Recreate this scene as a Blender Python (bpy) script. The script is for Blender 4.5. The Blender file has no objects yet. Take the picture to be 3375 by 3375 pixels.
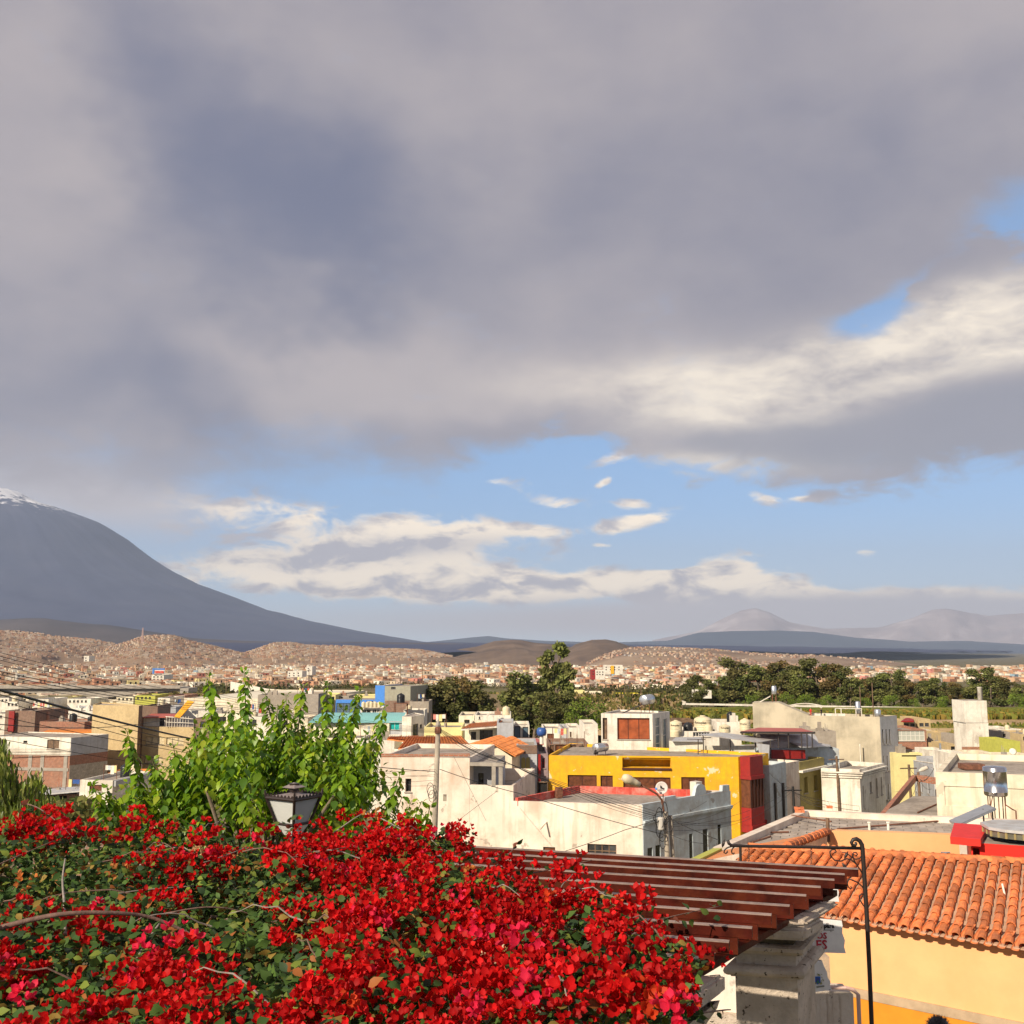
import bpy, bmesh, math, random
import numpy as np
from mathutils import Vector, Matrix, noise as mnoise
random.seed(7)
rng = np.random.default_rng(7)
S = bpy.context.scene
COL = S.collection
R = math.radians
# ------------------------------------------------------------------ camera
FPX, CPX = 3384.6, 1687.5
PITCH = R(7.616)
CP, SP = math.cos(PITCH), math.sin(PITCH)
cam = bpy.data.cameras.new('camera')
cam.sensor_fit = 'HORIZONTAL'
cam.angle = 2 * math.atan(CPX / FPX)
cam.clip_start, cam.clip_end = 0.05, 90000
camo = bpy.data.objects.new('camera', cam)
camo.rotation_euler = (R(90) + PITCH, 0, 0)
COL.objects.link(camo)
S.camera = camo
# ------------------------------------------------------------------ sun
SUN_AZ, SUN_EL = 221.0, 31.0          # clockwise from +Y (the view direction)
to_sun = Vector((math.sin(R(SUN_AZ)) * math.cos(R(SUN_EL)), math.cos(R(SUN_AZ)) * math.cos(R(SUN_EL)), math.sin(R(SUN_EL))))
sl = bpy.data.lights.new('sun', 'SUN')
sl.energy, sl.angle, sl.color = 4.6, R(0.6), (1.0, 0.87, 0.69)
so = bpy.data.objects.new('sun', sl)
so.rotation_euler = (-to_sun).to_track_quat('-Z', 'Y').to_euler()
COL.objects.link(so)
# ------------------------------------------------------------------ exposure / render
S.render.engine = 'CYCLES'
S.view_settings.view_transform = 'Standard'
S.view_settings.look = 'None'
S.view_settings.exposure = 0.4
S.view_settings.gamma = 1.0
S.view_settings.use_curve_mapping = False
S.cycles.use_denoising = True
S.cycles.max_bounces = 6
S.cycles.diffuse_bounces = 3
S.cycles.glossy_bounces = 2
S.cycles.transmission_bounces = 4
S.cycles.transparent_max_bounces = 8
S.cycles.volume_bounces = 0
S.cycles.caustics_reflective = S.cycles.caustics_refractive = False
S.cycles.use_adaptive_sampling = True
S.cycles.adaptive_threshold = 0.015
# ------------------------------------------------------------------ picture <-> place helpers
def ray(sx, sy):
 cx, cy = (sx - CPX) / FPX, (CPX - sy) / FPX
 y = CP - SP * cy
 return cx / y, 1.0, (SP + CP * cy) / y
def at(sx, sy, d):                       # the point d metres ahead along the line of sight
 r = ray(sx, sy)
 return Vector((r[0] * d, d, r[2] * d))
def on(sx, sy, z):                       # the point of the line of sight at height z
 r = ray(sx, sy)
 return at(sx, sy, z / r[2])
def azel(sx, sy):
 r = ray(sx, sy)
 return math.degrees(math.atan2(r[0], 1)), math.degrees(math.atan2(r[2], math.hypot(r[0], 1)))
# ------------------------------------------------------------------ world: sky and clouds
world = bpy.data.worlds.new('World')
S.world = world
world.use_nodes = True
world.cycles.sampling_method, world.cycles.sample_map_resolution = 'MANUAL', 256
NT = world.node_tree
NT.nodes.clear()
class X:                                  # tiny expression wrapper round node sockets
 def __init__(s, sock): s.s = sock
def _v(nt, node, i, v):
 if isinstance(v, X): nt.links.new(v.s, node.inputs[i])
 else: node.inputs[i].default_value = v
def MA(op, a, b=None, c=None, nt=None, clamp=False):
 nt = nt or NT
 n = nt.nodes.new('ShaderNodeMath'); n.operation = op; n.use_clamp = clamp
 _v(nt, n, 0, a)
 if b is not None: _v(nt, n, 1, b)
 if c is not None: _v(nt, n, 2, c)
 return X(n.outputs[0])
def SM(x, lo, hi, a=0.0, b=1.0):
 n = NT.nodes.new('ShaderNodeMapRange'); n.interpolation_type = 'SMOOTHSTEP'
 _v(NT, n, 0, x); n.inputs[1].default_value = lo; n.inputs[2].default_value = hi
 n.inputs[3].default_value = a; n.inputs[4].default_value = b
 return X(n.outputs[0])
def MIXC(f, a, b):
 n = NT.nodes.new('ShaderNodeMix'); n.data_type = 'RGBA'
 _v(NT, n, 0, f)
 for i, v in ((6, a), (7, b)):
  if isinstance(v, X): NT.links.new(v.s, n.inputs[i])
  else: n.inputs[i].default_value = (*v, 1)
 return X(n.outputs[2])
tc = NT.nodes.new('ShaderNodeTexCoord')
DIR = X(tc.outputs['Generated'])
sep = NT.nodes.new('ShaderNodeSeparateXYZ'); NT.links.new(DIR.s, sep.inputs[0])
DX, DY, DZ = (X(o) for o in sep.outputs)
AZ = MA('MULTIPLY', MA('ARCTAN2', DX, DY), 57.29578)
EL = MA('MULTIPLY', MA('ARCSINE', DZ), 57.29578)
def noise3(scale, detail, rough, stretch=(1, 1, 1), off=(0, 0, 0), dist=0.0):
 mp = NT.nodes.new('ShaderNodeMapping'); NT.links.new(DIR.s, mp.inputs[0])
 mp.inputs['Scale'].default_value = stretch; mp.inputs['Location'].default_value = off
 n = NT.nodes.new('ShaderNodeTexNoise'); NT.links.new(mp.outputs[0], n.inputs['Vector'])
 n.inputs['Scale'].default_value = scale; n.inputs['Detail'].default_value = detail
 n.inputs['Roughness'].default_value = rough; n.inputs['Distortion'].default_value = dist
 return X(n.outputs[0])
WARP = [None, None]
def blob(sx, sy, rx, ry, rot=0.0):       # soft patch of sky: centre and radii in picture units turned into angles
 a, e = azel(sx, sy)
 k = 57.29578 / FPX
 rx, ry = rx * k, ry * k
 u, v = MA('SUBTRACT', WARP[0] or AZ, a), MA('SUBTRACT', WARP[1] or EL, e)
 if rot:
  c, s_ = math.cos(R(rot)), math.sin(R(rot))
  u, v = MA('ADD', MA('MULTIPLY', u, c), MA('MULTIPLY', v, s_)), MA('SUBTRACT', MA('MULTIPLY', v, c), MA('MULTIPLY', u, s_))
 u, v = MA('DIVIDE', u, rx), MA('DIVIDE', v, ry)
 r2 = MA('ADD', MA('MULTIPLY', u, u), MA('MULTIPLY', v, v))
 return MA('EXPONENT', MA('MULTIPLY', r2, -1.0))
def total(items):
 out = None
 for it in items:
  w, b = it[0], blob(*it[1:])
  t = MA('MULTIPLY', b, w)
  out = t if out is None else MA('ADD', out, t)
 return out
sky = NT.nodes.new('ShaderNodeTexSky'); sky.sky_type = 'NISHITA'; sky.sun_disc = False
sky.sun_elevation, sky.sun_rotation = R(SUN_EL), R(SUN_AZ)
sky.altitude, sky.air_density, sky.dust_density, sky.ozone_density = 2300, 1.0, 0.6, 1.5
K = 10.0                                  # the Background runs at 0.1, so cloud radiance is given times ten
def c10(r, g, b): return (r * K, g * K, b * K)
nbig = noise3(2.2, 3, 0.5, (1, 1, 1.6), (3.1, 0.4, 1.7))
nmid = noise3(6.0, 5, 0.56, (1, 1, 1.7), (1.3, 5.1, 0.2), 0.25)
nfin = noise3(17.0, 6, 0.6, (1, 1, 2.4), (0.7, 2.2, 9.4), 0.35)
nlit = noise3(17.0, 4, 0.6, (1, 1, 2.4), (0.7 - 0.011, 2.2, 9.4 + 0.03), 0.35)
nmlit = noise3(6.0, 3, 0.56, (1, 1, 1.7), (1.3 - 0.02, 5.1, 0.2 + 0.045), 0.25)
nwa = noise3(4.2, 4, 0.55, (1, 1, 1.5), (7.7, 3.3, 1.1)); nwb = noise3(4.2, 4, 0.55, (1, 1, 1.5), (2.2, 8.8, 5.1))
WAZ = MA('ADD', AZ, MA('MULTIPLY', MA('SUBTRACT', nwa, 0.5), 26.0)); WEL = MA('ADD', EL, MA('MULTIPLY', MA('SUBTRACT', nwb, 0.5), 17.0))
SAZ = MA('ADD', AZ, MA('MULTIPLY', MA('SUBTRACT', nwa, 0.5), 7.0)); SEL = MA('ADD', EL, MA('MULTIPLY', MA('SUBTRACT', nwb, 0.5), 3.0))
# --- cloud deck: its lower edge by azimuth (float curve), broken by noise
edge_pts = [(-180, 9), (-70, 8), (-34, 8)]
for sx, sy in ((0, 1605), (420, 1615), (800, 1555), (1150, 1530), (1500, 1510), (1760, 1455), (1900, 1440), (2060, 1500), (2300, 1560), (2600, 1580), (2950, 1585), (3150, 1560), (3375, 1530)):
 edge_pts.append(azel(sx, sy))
edge_pts += [(34, 10), (70, 8), (180, 9)]
fc = NT.nodes.new('ShaderNodeFloatCurve')
cv = fc.mapping.curves[0]
cv.points[0].location = ((edge_pts[0][0] + 180) / 360, edge_pts[0][1] / 90)
cv.points[1].location = ((edge_pts[-1][0] + 180) / 360, edge_pts[-1][1] / 90)
for a, e in edge_pts[1:-1]: cv.points.new((a + 180) / 360, e / 90)
for p_ in cv.points: p_.handle_type = 'VECTOR'
fc.mapping.update()
_v(NT, fc, 'Value', MA('DIVIDE', MA('ADD', AZ, 180.0), 360.0))
EDGE = MA('MULTIPLY', X(fc.outputs[0]), 90.0)
jag = MA('ADD', MA('MULTIPLY', MA('SUBTRACT', nmid, 0.5), 5.0), MA('MULTIPLY', MA('SUBTRACT', nfin, 0.5), 4.2))
above = MA('ADD', MA('SUBTRACT', EL, EDGE), jag)
soft_left = SM(AZ, -12.0, 4.0, 3.2, 0.9)  # misty edge on the volcano's side, crisp cumulus edge on the right
deck = MA('DIVIDE', above, soft_left)
deck = SM(deck, -0.6, 0.9)
WARP[:] = [SAZ, SEL]
hole = total([(1.0, 3360, 690, 130, 120), (1.15, 3000, 960, 230, 62, 30), (0.9, 2860, 1020, 130, 40), (0.75, 3330, 830, 90, 60)])
hole = MA('ADD', hole, MA('ADD', MA('MULTIPLY', MA('SUBTRACT', nmid, 0.5), 1.5), MA('MULTIPLY', MA('SUBTRACT', nfin, 0.5), 1.9)))
hole = MA('MULTIPLY', SM(hole, 0.25, 1.5), 0.85)
cum_in_hole = total([(1.0, 3240, 830, 150, 75), (0.9, 3375, 1000, 120, 110), (0.8, 3120, 930, 90, 60)])
cum_in_hole = SM(MA('ADD', cum_in_hole, MA('MULTIPLY', MA('SUBTRACT', nfin, 0.5), 2.2)), 0.35, 0.7)
deck = MA('MULTIPLY', deck, MA('SUBTRACT', 1.0, MA('MULTIPLY', hole, MA('SUBTRACT', 1.0, cum_in_hole))))
# --- deck brightness
WARP[:] = [WAZ, WEL]
lum = total([(-0.34, 800, 680, 640, 330, -20), (-0.10, 900, 330, 600, 300), (-0.12, 2500, 560, 900, 330), (-0.20, 300, 1330, 480, 170),
   (-0.08, 900, 1500, 500, 120), (0.16, 1500, 1080, 700, 260), (0.20, 1000, 1150, 360, 110), (0.22, 60, 500, 260, 600),
   (0.16, 1500, 250, 700, 260), (0.16, 3200, 130, 500, 240), (0.2, 2000, 1280, 560, 150), (0.22, 1400, 1330, 520, 130), (0.14, 150, 1480, 260, 130)])
lum = MA('ADD', lum, MA('MULTIPLY', MA('SUBTRACT', nbig, 0.5), 0.5))
lum = MA('ADD', lum, MA('ADD', MA('MULTIPLY', MA('SUBTRACT', nmid, 0.5), 0.26), MA('MULTIPLY', MA('SUBTRACT', nfin, 0.5), 0.09)))
deck_col = MIXC(SM(lum, -0.42, 0.42), c10(0.125, 0.135, 0.205), c10(0.43, 0.375, 0.365))
# right-hand cumulus belt: lit crowns, dark flat base
relief = MA('ADD', MA('MULTIPLY', MA('SUBTRACT', nlit, nfin), 9.0), MA('MULTIPLY', MA('SUBTRACT', nmlit, nmid), 6.0))
WARP[:] = [SAZ, SEL]
belt = total([(0.9, 2850, 1180, 560, 150, 10), (0.5, 2250, 1320, 420, 130), (0.9, 3330, 1040, 200, 130), (0.75, 2350, 1540, 460, 50), (0.30, 1800, 1250, 460, 120)])
belt = MA('MULTIPLY', SM(belt, 0.05, 1.0), MA('ADD', 0.68, MA('ADD', MA('MULTIPLY', relief, 0.22), MA('ADD', MA('MULTIPLY', MA('SUBTRACT', nmid, 0.5), 1.7), MA('MULTIPLY', MA('SUBTRACT', nfin, 0.5), 1.0)))), clamp=True)
deck_col = MIXC(belt, deck_col, c10(0.84, 0.735, 0.60))
base_sh = total([(1.0, 2960, 1450, 520, 95), (0.75, 3330, 1330, 330, 90), (0.45, 2450, 1450, 320, 60)])
base_sh = MA('MULTIPLY', SM(base_sh, 0.15, 0.8), MA('ADD', 0.8, MA('MULTIPLY', MA('SUBTRACT', nmid, 0.5), 1.2)), clamp=True)
deck_col = MIXC(MA('MULTIPLY', base_sh, 0.85), deck_col, c10(0.235, 0.235, 0.275))
# --- lower clouds in the opening
WARP[:] = [MA('ADD', AZ, MA('MULTIPLY', MA('SUBTRACT', nwa, 0.5), 3.0)), MA('ADD', EL, MA('MULTIPLY', MA('SUBTRACT', nwb, 0.5), 1.0))]
low = total([(1.25, 1050, 1865, 520, 85, 3), (0.95, 1500, 1925, 480, 60), (0.85, 1420, 1770, 320, 60), (0.75, 700, 1690, 520, 75, -2), (0.8, 1900, 1945, 420, 55),
   (1.1, 2430, 1945, 280, 90, -6), (1.0, 2800, 1985, 420, 48), (1.05, 3250, 1990, 300, 50), (0.55, 2400, 1890, 130, 60),
   (1.05, 2090, 1715, 150, 32, 8), (0.85, 1830, 1660, 130, 30), (0.72, 2080, 1655, 80, 24), (0.85, 2180, 1893, 130, 14), (0.82, 2500, 1640, 80, 28, -20),
   (0.85, 2840, 1825, 60, 24), (0.8, 2030, 1510, 130, 36, 20), (0.8, 1730, 1750, 120, 24), (0.75, 1620, 1600, 160, 30), (0.8, 2650, 1640, 80, 16),
   (0.85, 1985, 1592, 50, 16, 20), (0.62, 1960, 1800, 50, 12), (0.6, 2960, 1900, 30, 12)])
lowa = MA('ADD', low, MA('ADD', MA('MULTIPLY', MA('SUBTRACT', nfin, 0.5), 2.1), MA('MULTIPLY', MA('SUBTRACT', nmid, 0.5), 0.8)))
lowa = SM(lowa, 0.42, 0.86)
lit = SM(MA('ADD', relief, MA('MULTIPLY', MA('SUBTRACT', nmid, 0.5), 1.6)), -1.7, 0.95)
shade = total([(0.75, 1330, 1815, 330, 30, 6), (0.8, 640, 1760, 300, 55), (0.4, 1750, 2000, 700, 35), (0.4, 2900, 2060, 600, 40)])
lit = MA('SUBTRACT', lit, shade, clamp=True)
low_col = MIXC(lit, c10(0.47, 0.43, 0.445), c10(1.22, 1.02, 0.76))
low_col = MIXC(MA('MULTIPLY', total([(0.8, 2900, 2020, 900, 70)]), 0.6), low_col, c10(0.62, 0.52, 0.48))
# --- pale band at the horizon
band = SM(EL, 0.5, 8.0, 0.7, 0.0)
sky_col = MIXC(0.45, X(sky.outputs[0]), c10(0.17, 0.42, 0.80))
sky_col = MIXC(band, sky_col, c10(0.55, 0.60, 0.66))
col = MIXC(lowa, sky_col, low_col)
WARP[:] = [None, None]
mist = total([(0.75, 100, 1580, 420, 120), (0.5, 500, 1700, 300, 120), (0.55, 1500, 2050, 900, 70), (0.8, 2500, 2030, 700, 75), (0.85, 3250, 2040, 560, 75)])
col = MIXC(SM(mist, 0.1, 0.9), col, c10(0.52, 0.475, 0.48))
col = MIXC(deck, col, deck_col)
# below the horizon: dull ground light
col = MIXC(SM(EL, -4.0, -0.5, 1.0, 0.0), col, c10(0.20, 0.17, 0.14))
bg = NT.nodes.new('ShaderNodeBackground'); bg.inputs['Strength'].default_value = 0.1
NT.links.new(col.s, bg.inputs['Color'])
wo = NT.nodes.new('ShaderNodeOutputWorld'); NT.links.new(bg.outputs[0], wo.inputs['Surface'])
# ------------------------------------------------------------------ object helpers
WL = {}                                   # world location of the frame an object's vertices live in
def V3(a): return Vector(a)
def props(o, label=None, cat=None, group=None, kind=None):
 if label: o['label'] = label
 if cat: o['category'] = cat
 if group: o['group'] = group
 if kind: o['kind'] = kind
 return o
def thing(name, label, cat, loc=(0, 0, 0), group=None):
 o = bpy.data.objects.new(name, None)
 o.empty_display_size = 0.2
 COL.objects.link(o); o.location = loc
 WL[o.name] = Vector(loc)
 return props(o, label, cat, group)
def obj(name, me, mat=None, parent=None, loc=None):
 if mat is not None and not me.materials:
  for m_ in (mat if isinstance(mat, (list, tuple)) else [mat]): me.materials.append(m_)
 o = bpy.data.objects.new(name, me); COL.objects.link(o)
 if parent is not None:
  o.parent = parent; WL[o.name] = WL[parent.name]
 else: WL[o.name] = Vector((0, 0, 0))
 if loc is not None:
  o.location = loc
  WL[o.name] = WL[o.name] + Vector(loc)
 return o
class MB:
 def __init__(s): s.v, s.f, s.m = [], [], []
 def face(s, pts, mi=0):
  i = len(s.v); s.v += [tuple(p) for p in pts]; s.f.append(tuple(range(i, i + len(pts)))); s.m.append(mi)
 def add(s, vs, fs, mi=0):
  i = len(s.v); s.v += [tuple(p) for p in vs]
  for f in fs: s.f.append(tuple(i + k for k in f)); s.m.append(mi)
 def obox(s, o, a, b, c, mi=0):        # corner o and three edge vectors
  o, a, b, c = V3(o), V3(a), V3(b), V3(c)
  if a.cross(b).dot(c) < 0: a, b = b, a
  P = [o, o + a, o + a + b, o + b, o + c, o + a + c, o + a + b + c, o + b + c]
  s.add(P, [(3, 2, 1, 0), (4, 5, 6, 7), (0, 1, 5, 4), (1, 2, 6, 5), (2, 3, 7, 6), (3, 0, 4, 7)], mi)
 def box(s, c, sz, rz=0.0, mi=0):      # centre of the base, size, turn about z
  ux, uy = Vector((math.cos(rz), math.sin(rz), 0)), Vector((-math.sin(rz), math.cos(rz), 0))
  s.obox(V3(c) - ux * sz[0] / 2 - uy * sz[1] / 2, ux * sz[0], uy * sz[1], Vector((0, 0, sz[2])), mi)
 def tube(s, pts, r, n=6, mi=0, caps=True):
  pts = [V3(p) for p in pts]
  rs = r if isinstance(r, (list, tuple)) else [r] * len(pts)
  i0 = len(s.v); up = Vector((0, 0, 1)); prev = None
  for k, p in enumerate(pts):
   t = (pts[min(k + 1, len(pts) - 1)] - pts[max(k - 1, 0)])
   t = t.normalized() if t.length > 1e-9 else Vector((0, 0, 1))
   if prev is None:
    a = t.cross(up if abs(t.z) < 0.9 else Vector((1, 0, 0))).normalized()
   else:
    a = (prev - t * prev.dot(t)).normalized()
   prev = a; b = t.cross(a)
   for j in range(n):
    w = 2 * math.pi * j / n
    s.v.append(tuple(p + (a * math.cos(w) + b * math.sin(w)) * rs[k]))
  for k in range(len(pts) - 1):
   for j in range(n):
    j2 = (j + 1) % n
    s.f.append((i0 + k * n + j, i0 + k * n + j2, i0 + (k + 1) * n + j2, i0 + (k + 1) * n + j)); s.m.append(mi)
  if caps:
   s.f.append(tuple(i0 + j for j in range(n))[::-1]); s.m.append(mi)
   s.f.append(tuple(i0 + (len(pts) - 1) * n + j for j in range(n))); s.m.append(mi)
 def lathe(s, prof, c, n=16, mi=0, axis=None):   # prof: (r, h) from bottom to top
  c = V3(c); ax = V3(axis).normalized() if axis else Vector((0, 0, 1))
  a = ax.cross(Vector((0, 1, 0)) if abs(ax.y) < 0.9 else Vector((1, 0, 0))).normalized(); b = ax.cross(a)
  i0 = len(s.v)
  for r, h in prof:
   for j in range(n):
    w = 2 * math.pi * j / n
    s.v.append(tuple(c + ax * h + (a * math.cos(w) + b * math.sin(w)) * max(r, 1e-4)))
  for k in range(len(prof) - 1):
   for j in range(n):
    j2 = (j + 1) % n
    s.f.append((i0 + k * n + j, i0 + k * n + j2, i0 + (k + 1) * n + j2, i0 + (k + 1) * n + j)); s.m.append(mi)
  s.f.append(tuple(i0 + j for j in range(n))[::-1]); s.m.append(mi)
  s.f.append(tuple(i0 + (len(prof) - 1) * n + j for j in range(n))); s.m.append(mi)
 def prism(s, poly, z0, z1, mi=0):     # counter-clockwise plan
  n = len(poly); i = len(s.v)
  s.v += [(p[0], p[1], z0) for p in poly] + [(p[0], p[1], z1) for p in poly]
  s.f.append(tuple(range(i, i + n))[::-1]); s.m.append(mi)
  s.f.append(tuple(range(i + n, i + 2 * n))); s.m.append(mi)
  for k in range(n):
   k2 = (k + 1) % n
   s.f.append((i + k, i + k2, i + n + k2, i + n + k)); s.m.append(mi)
 def mesh(s, name, off=(0, 0, 0), smooth=False):
  me = bpy.data.meshes.new(name)
  ox, oy, oz = off
  me.from_pydata([(x - ox, y - oy, z - oz) for x, y, z in s.v], [], s.f)
  if any(s.m): me.polygons.foreach_set('material_index', s.m)
  if smooth: me.polygons.foreach_set('use_smooth', [True] * len(s.f))
  me.update()
  return me
 def build(s, name, mat, parent=None, smooth=False):
  off = WL[parent.name] if parent is not None else (0, 0, 0)
  return obj(name, s.mesh(name, off, smooth), mat, parent)
def np_mesh(name, v, f, cols=None, smooth=False):   # numpy verts (n,3), faces (m,k) of one size, per-vertex colours
 me = bpy.data.meshes.new(name)
 v = np.asarray(v, np.float32); f = np.asarray(f, np.int32)
 m, k = f.shape
 me.vertices.add(len(v)); me.vertices.foreach_set('co', v.ravel())
 me.loops.add(m * k); me.loops.foreach_set('vertex_index', f.ravel())
 me.polygons.add(m); me.polygons.foreach_set('loop_start', np.arange(0, m * k, k, dtype=np.int32))
 try: me.polygons.foreach_set('loop_total', np.full(m, k, np.int32))
 except Exception: pass
 if smooth: me.polygons.foreach_set('use_smooth', np.ones(m, bool))
 me.update(calc_edges=True)
 if cols is not None:
  at_ = me.color_attributes.new('Col', 'FLOAT_COLOR', 'POINT')
  c4 = np.ones((len(v), 4), np.float32); c4[:, :3] = cols
  at_.data.foreach_set('color', c4.ravel())
 return me
def copy_tree(root, loc=None, rz=None, sc=None, label=None, group=None):
 r = root.copy(); COL.objects.link(r)
 if loc is not None: r.location = loc
 if rz is not None: r.rotation_euler = (0, 0, rz)
 if sc is not None: r.scale = sc if isinstance(sc, (tuple, list)) else (sc, sc, sc)
 if label: r['label'] = label
 if group: r['group'] = group
 for ch in list(root.children):
  c = ch.copy(); COL.objects.link(c); c.parent = r
  for g in list(ch.children):
   d = g.copy(); COL.objects.link(d); d.parent = c
 return r
# ------------------------------------------------------------------ materials
def lin(h):
 h = h.lstrip('#'); out = []
 for i in (0, 2, 4):
  c = int(h[i:i + 2], 16) / 255
  out.append(c / 12.92 if c <= 0.04045 else ((c + 0.055) / 1.055) ** 2.4)
 return tuple(out)
_mats = {}
def mat(name, color, rough=0.8, metal=0.0, dirt=None, dirt_amt=0.0, dirt_scale=1.0, streak=0.0, var=0.0, var_scale=3.0,
  bump=0.0, bump_scale=20.0, rand=0.0, spec=0.5, attr=False, transl=0.0, space='pos', patch=None, patch_amt=0.0, patch_scale=0.6, brick=None):
 if name in _mats: return _mats[name]
 if isinstance(color, str): color = lin(color)
 m = bpy.data.materials.new(name); m.use_nodes = True
 nt = m.node_tree; b = nt.nodes['Principled BSDF']
 b.inputs['Roughness'].default_value = rough; b.inputs['Metallic'].default_value = metal
 b.inputs['Specular IOR Level'].default_value = spec
 L = nt.links.new
 def N(t): return nt.nodes.new(t)
 if space == 'pos':
  g = N('ShaderNodeNewGeometry'); pos = g.outputs['Position']
 else:
  g = N('ShaderNodeTexCoord'); pos = g.outputs['Object']
 def nz(sc, det=5, rough_=0.55, stretch=None):
  src = pos
  if stretch:
   mp = N('ShaderNodeMapping'); L(pos, mp.inputs[0]); mp.inputs['Scale'].default_value = stretch; src = mp.outputs[0]
  n = N('ShaderNodeTexNoise'); L(src, n.inputs['Vector'])
  n.inputs['Scale'].default_value = sc; n.inputs['Detail'].default_value = det; n.inputs['Roughness'].default_value = rough_
  return n.outputs[0]
 def ramp(s, lo, hi, a=0.0, bb=1.0):
  n = N('ShaderNodeMapRange'); n.interpolation_type = 'SMOOTHSTEP'; L(s, n.inputs[0])
  n.inputs[1].default_value = lo; n.inputs[2].default_value = hi; n.inputs[3].default_value = a; n.inputs[4].default_value = bb
  return n.outputs[0]
 def mixc(f, a, c, blend='MIX'):
  n = N('ShaderNodeMix'); n.data_type = 'RGBA'; n.blend_type = blend
  if isinstance(f, float): n.inputs[0].default_value = f
  else: L(f, n.inputs[0])
  for i, v in ((6, a), (7, c)):
   if isinstance(v, tuple): n.inputs[i].default_value = (*v[:3], 1)
   else: L(v, n.inputs[i])
  return n.outputs[2]
 cur = tuple(color)
 if attr:
  a = N('ShaderNodeAttribute'); a.attribute_name = 'Col'; cur = a.outputs['Color']
 if brick:                                     # (brick colour 2, mortar colour, brick width, row height)
  sx_ = N('ShaderNodeSeparateXYZ'); L(pos, sx_.inputs[0])
  ad = N('ShaderNodeMath'); ad.operation = 'ADD'; L(sx_.outputs[0], ad.inputs[0]); L(sx_.outputs[1], ad.inputs[1])
  cb = N('ShaderNodeCombineXYZ'); L(ad.outputs[0], cb.inputs[0]); L(sx_.outputs[2], cb.inputs[1])
  br = N('ShaderNodeTexBrick'); L(cb.outputs[0], br.inputs['Vector'])
  br.inputs['Scale'].default_value = 1.0; br.inputs['Brick Width'].default_value = brick[2]; br.inputs['Row Height'].default_value = brick[3]
  br.inputs['Mortar Size'].default_value = brick[3] * 0.14; br.inputs['Mortar Smooth'].default_value = 0.3
  br.inputs['Color1'].default_value = (*color, 1); br.inputs['Color2'].default_value = (*brick[0], 1); br.inputs['Mortar'].default_value = (*brick[1], 1)
  cur = br.outputs['Color']; brick_fac = br.outputs['Fac']
 if var:
  f = ramp(nz(var_scale, 6, 0.6), 0.3, 0.7, 1 - var, 1 + var)
  mul = N('ShaderNodeVectorMath'); mul.operation = 'SCALE'
  if isinstance(cur, tuple): mul.inputs[0].default_value = cur
  else: L(cur, mul.inputs[0])
  L(f, mul.inputs['Scale']); cur = mul.outputs[0]
 if dirt is not None and dirt_amt:
  if isinstance(dirt, str): dirt = lin(dirt)
  f = ramp(nz(dirt_scale, 8, 0.65), 0.43, 0.66, 0.0, dirt_amt)
  cur = mixc(f, cur, dirt)
 if streak:
  f = ramp(nz(1.0, 6, 0.6, (3.0, 3.0, 0.22)), 0.49, 0.68, 0.0, streak)
  cur = mixc(f, cur, dirt if dirt is not None else (0.2, 0.17, 0.14))
 if patch is not None:
  if isinstance(patch, str): patch = lin(patch)
  f = ramp(nz(patch_scale, 9, 0.6), 0.625, 0.65, 0.0, patch_amt)
  cur = mixc(f, cur, patch)
 if rand:
  oi = N('ShaderNodeObjectInfo')
  f = ramp(oi.outputs['Random'], 0.0, 1.0, 1 - rand, 1 + rand)
  mul = N('ShaderNodeVectorMath'); mul.operation = 'SCALE'
  if isinstance(cur, tuple): mul.inputs[0].default_value = cur
  else: L(cur, mul.inputs[0])
  L(f, mul.inputs['Scale']); cur = mul.outputs[0]
 if isinstance(cur, tuple): b.inputs['Base Color'].default_value = (*cur[:3], 1)
 else: L(cur, b.inputs['Base Color'])
 if bump:
  bp = N('ShaderNodeBump'); bp.inputs['Strength'].default_value = bump; bp.inputs['Distance'].default_value = 0.02
  L(nz(bump_scale, 6, 0.65), bp.inputs['Height'])
  if brick:
   bp2 = N('ShaderNodeBump'); bp2.inputs['Strength'].default_value = 0.7; bp2.inputs['Distance'].default_value = 0.02; bp2.invert = True
   L(brick_fac, bp2.inputs['Height']); L(bp.outputs[0], bp2.inputs['Normal']); L(bp2.outputs[0], b.inputs['Normal'])
  else: L(bp.outputs[0], b.inputs['Normal'])
 if transl:
  t = N('ShaderNodeBsdfTranslucent'); mx = N('ShaderNodeMixShader'); mx.inputs[0].default_value = transl
  if isinstance(cur, tuple): t.inputs['Color'].default_value = (*cur[:3], 1)
  else: L(cur, t.inputs['Color'])
  out = nt.nodes['Material Output']
  L(b.outputs[0], mx.inputs[1]); L(t.outputs[0], mx.inputs[2]); L(mx.outputs[0], out.inputs['Surface'])
 _mats[name] = m
 return m
def glass(name, tint=(0.05, 0.06, 0.07), rough=0.12, transp=0.0):
 if name in _mats: return _mats[name]
 m = mat(name, tint, rough=rough, spec=0.8)
 return m
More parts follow.
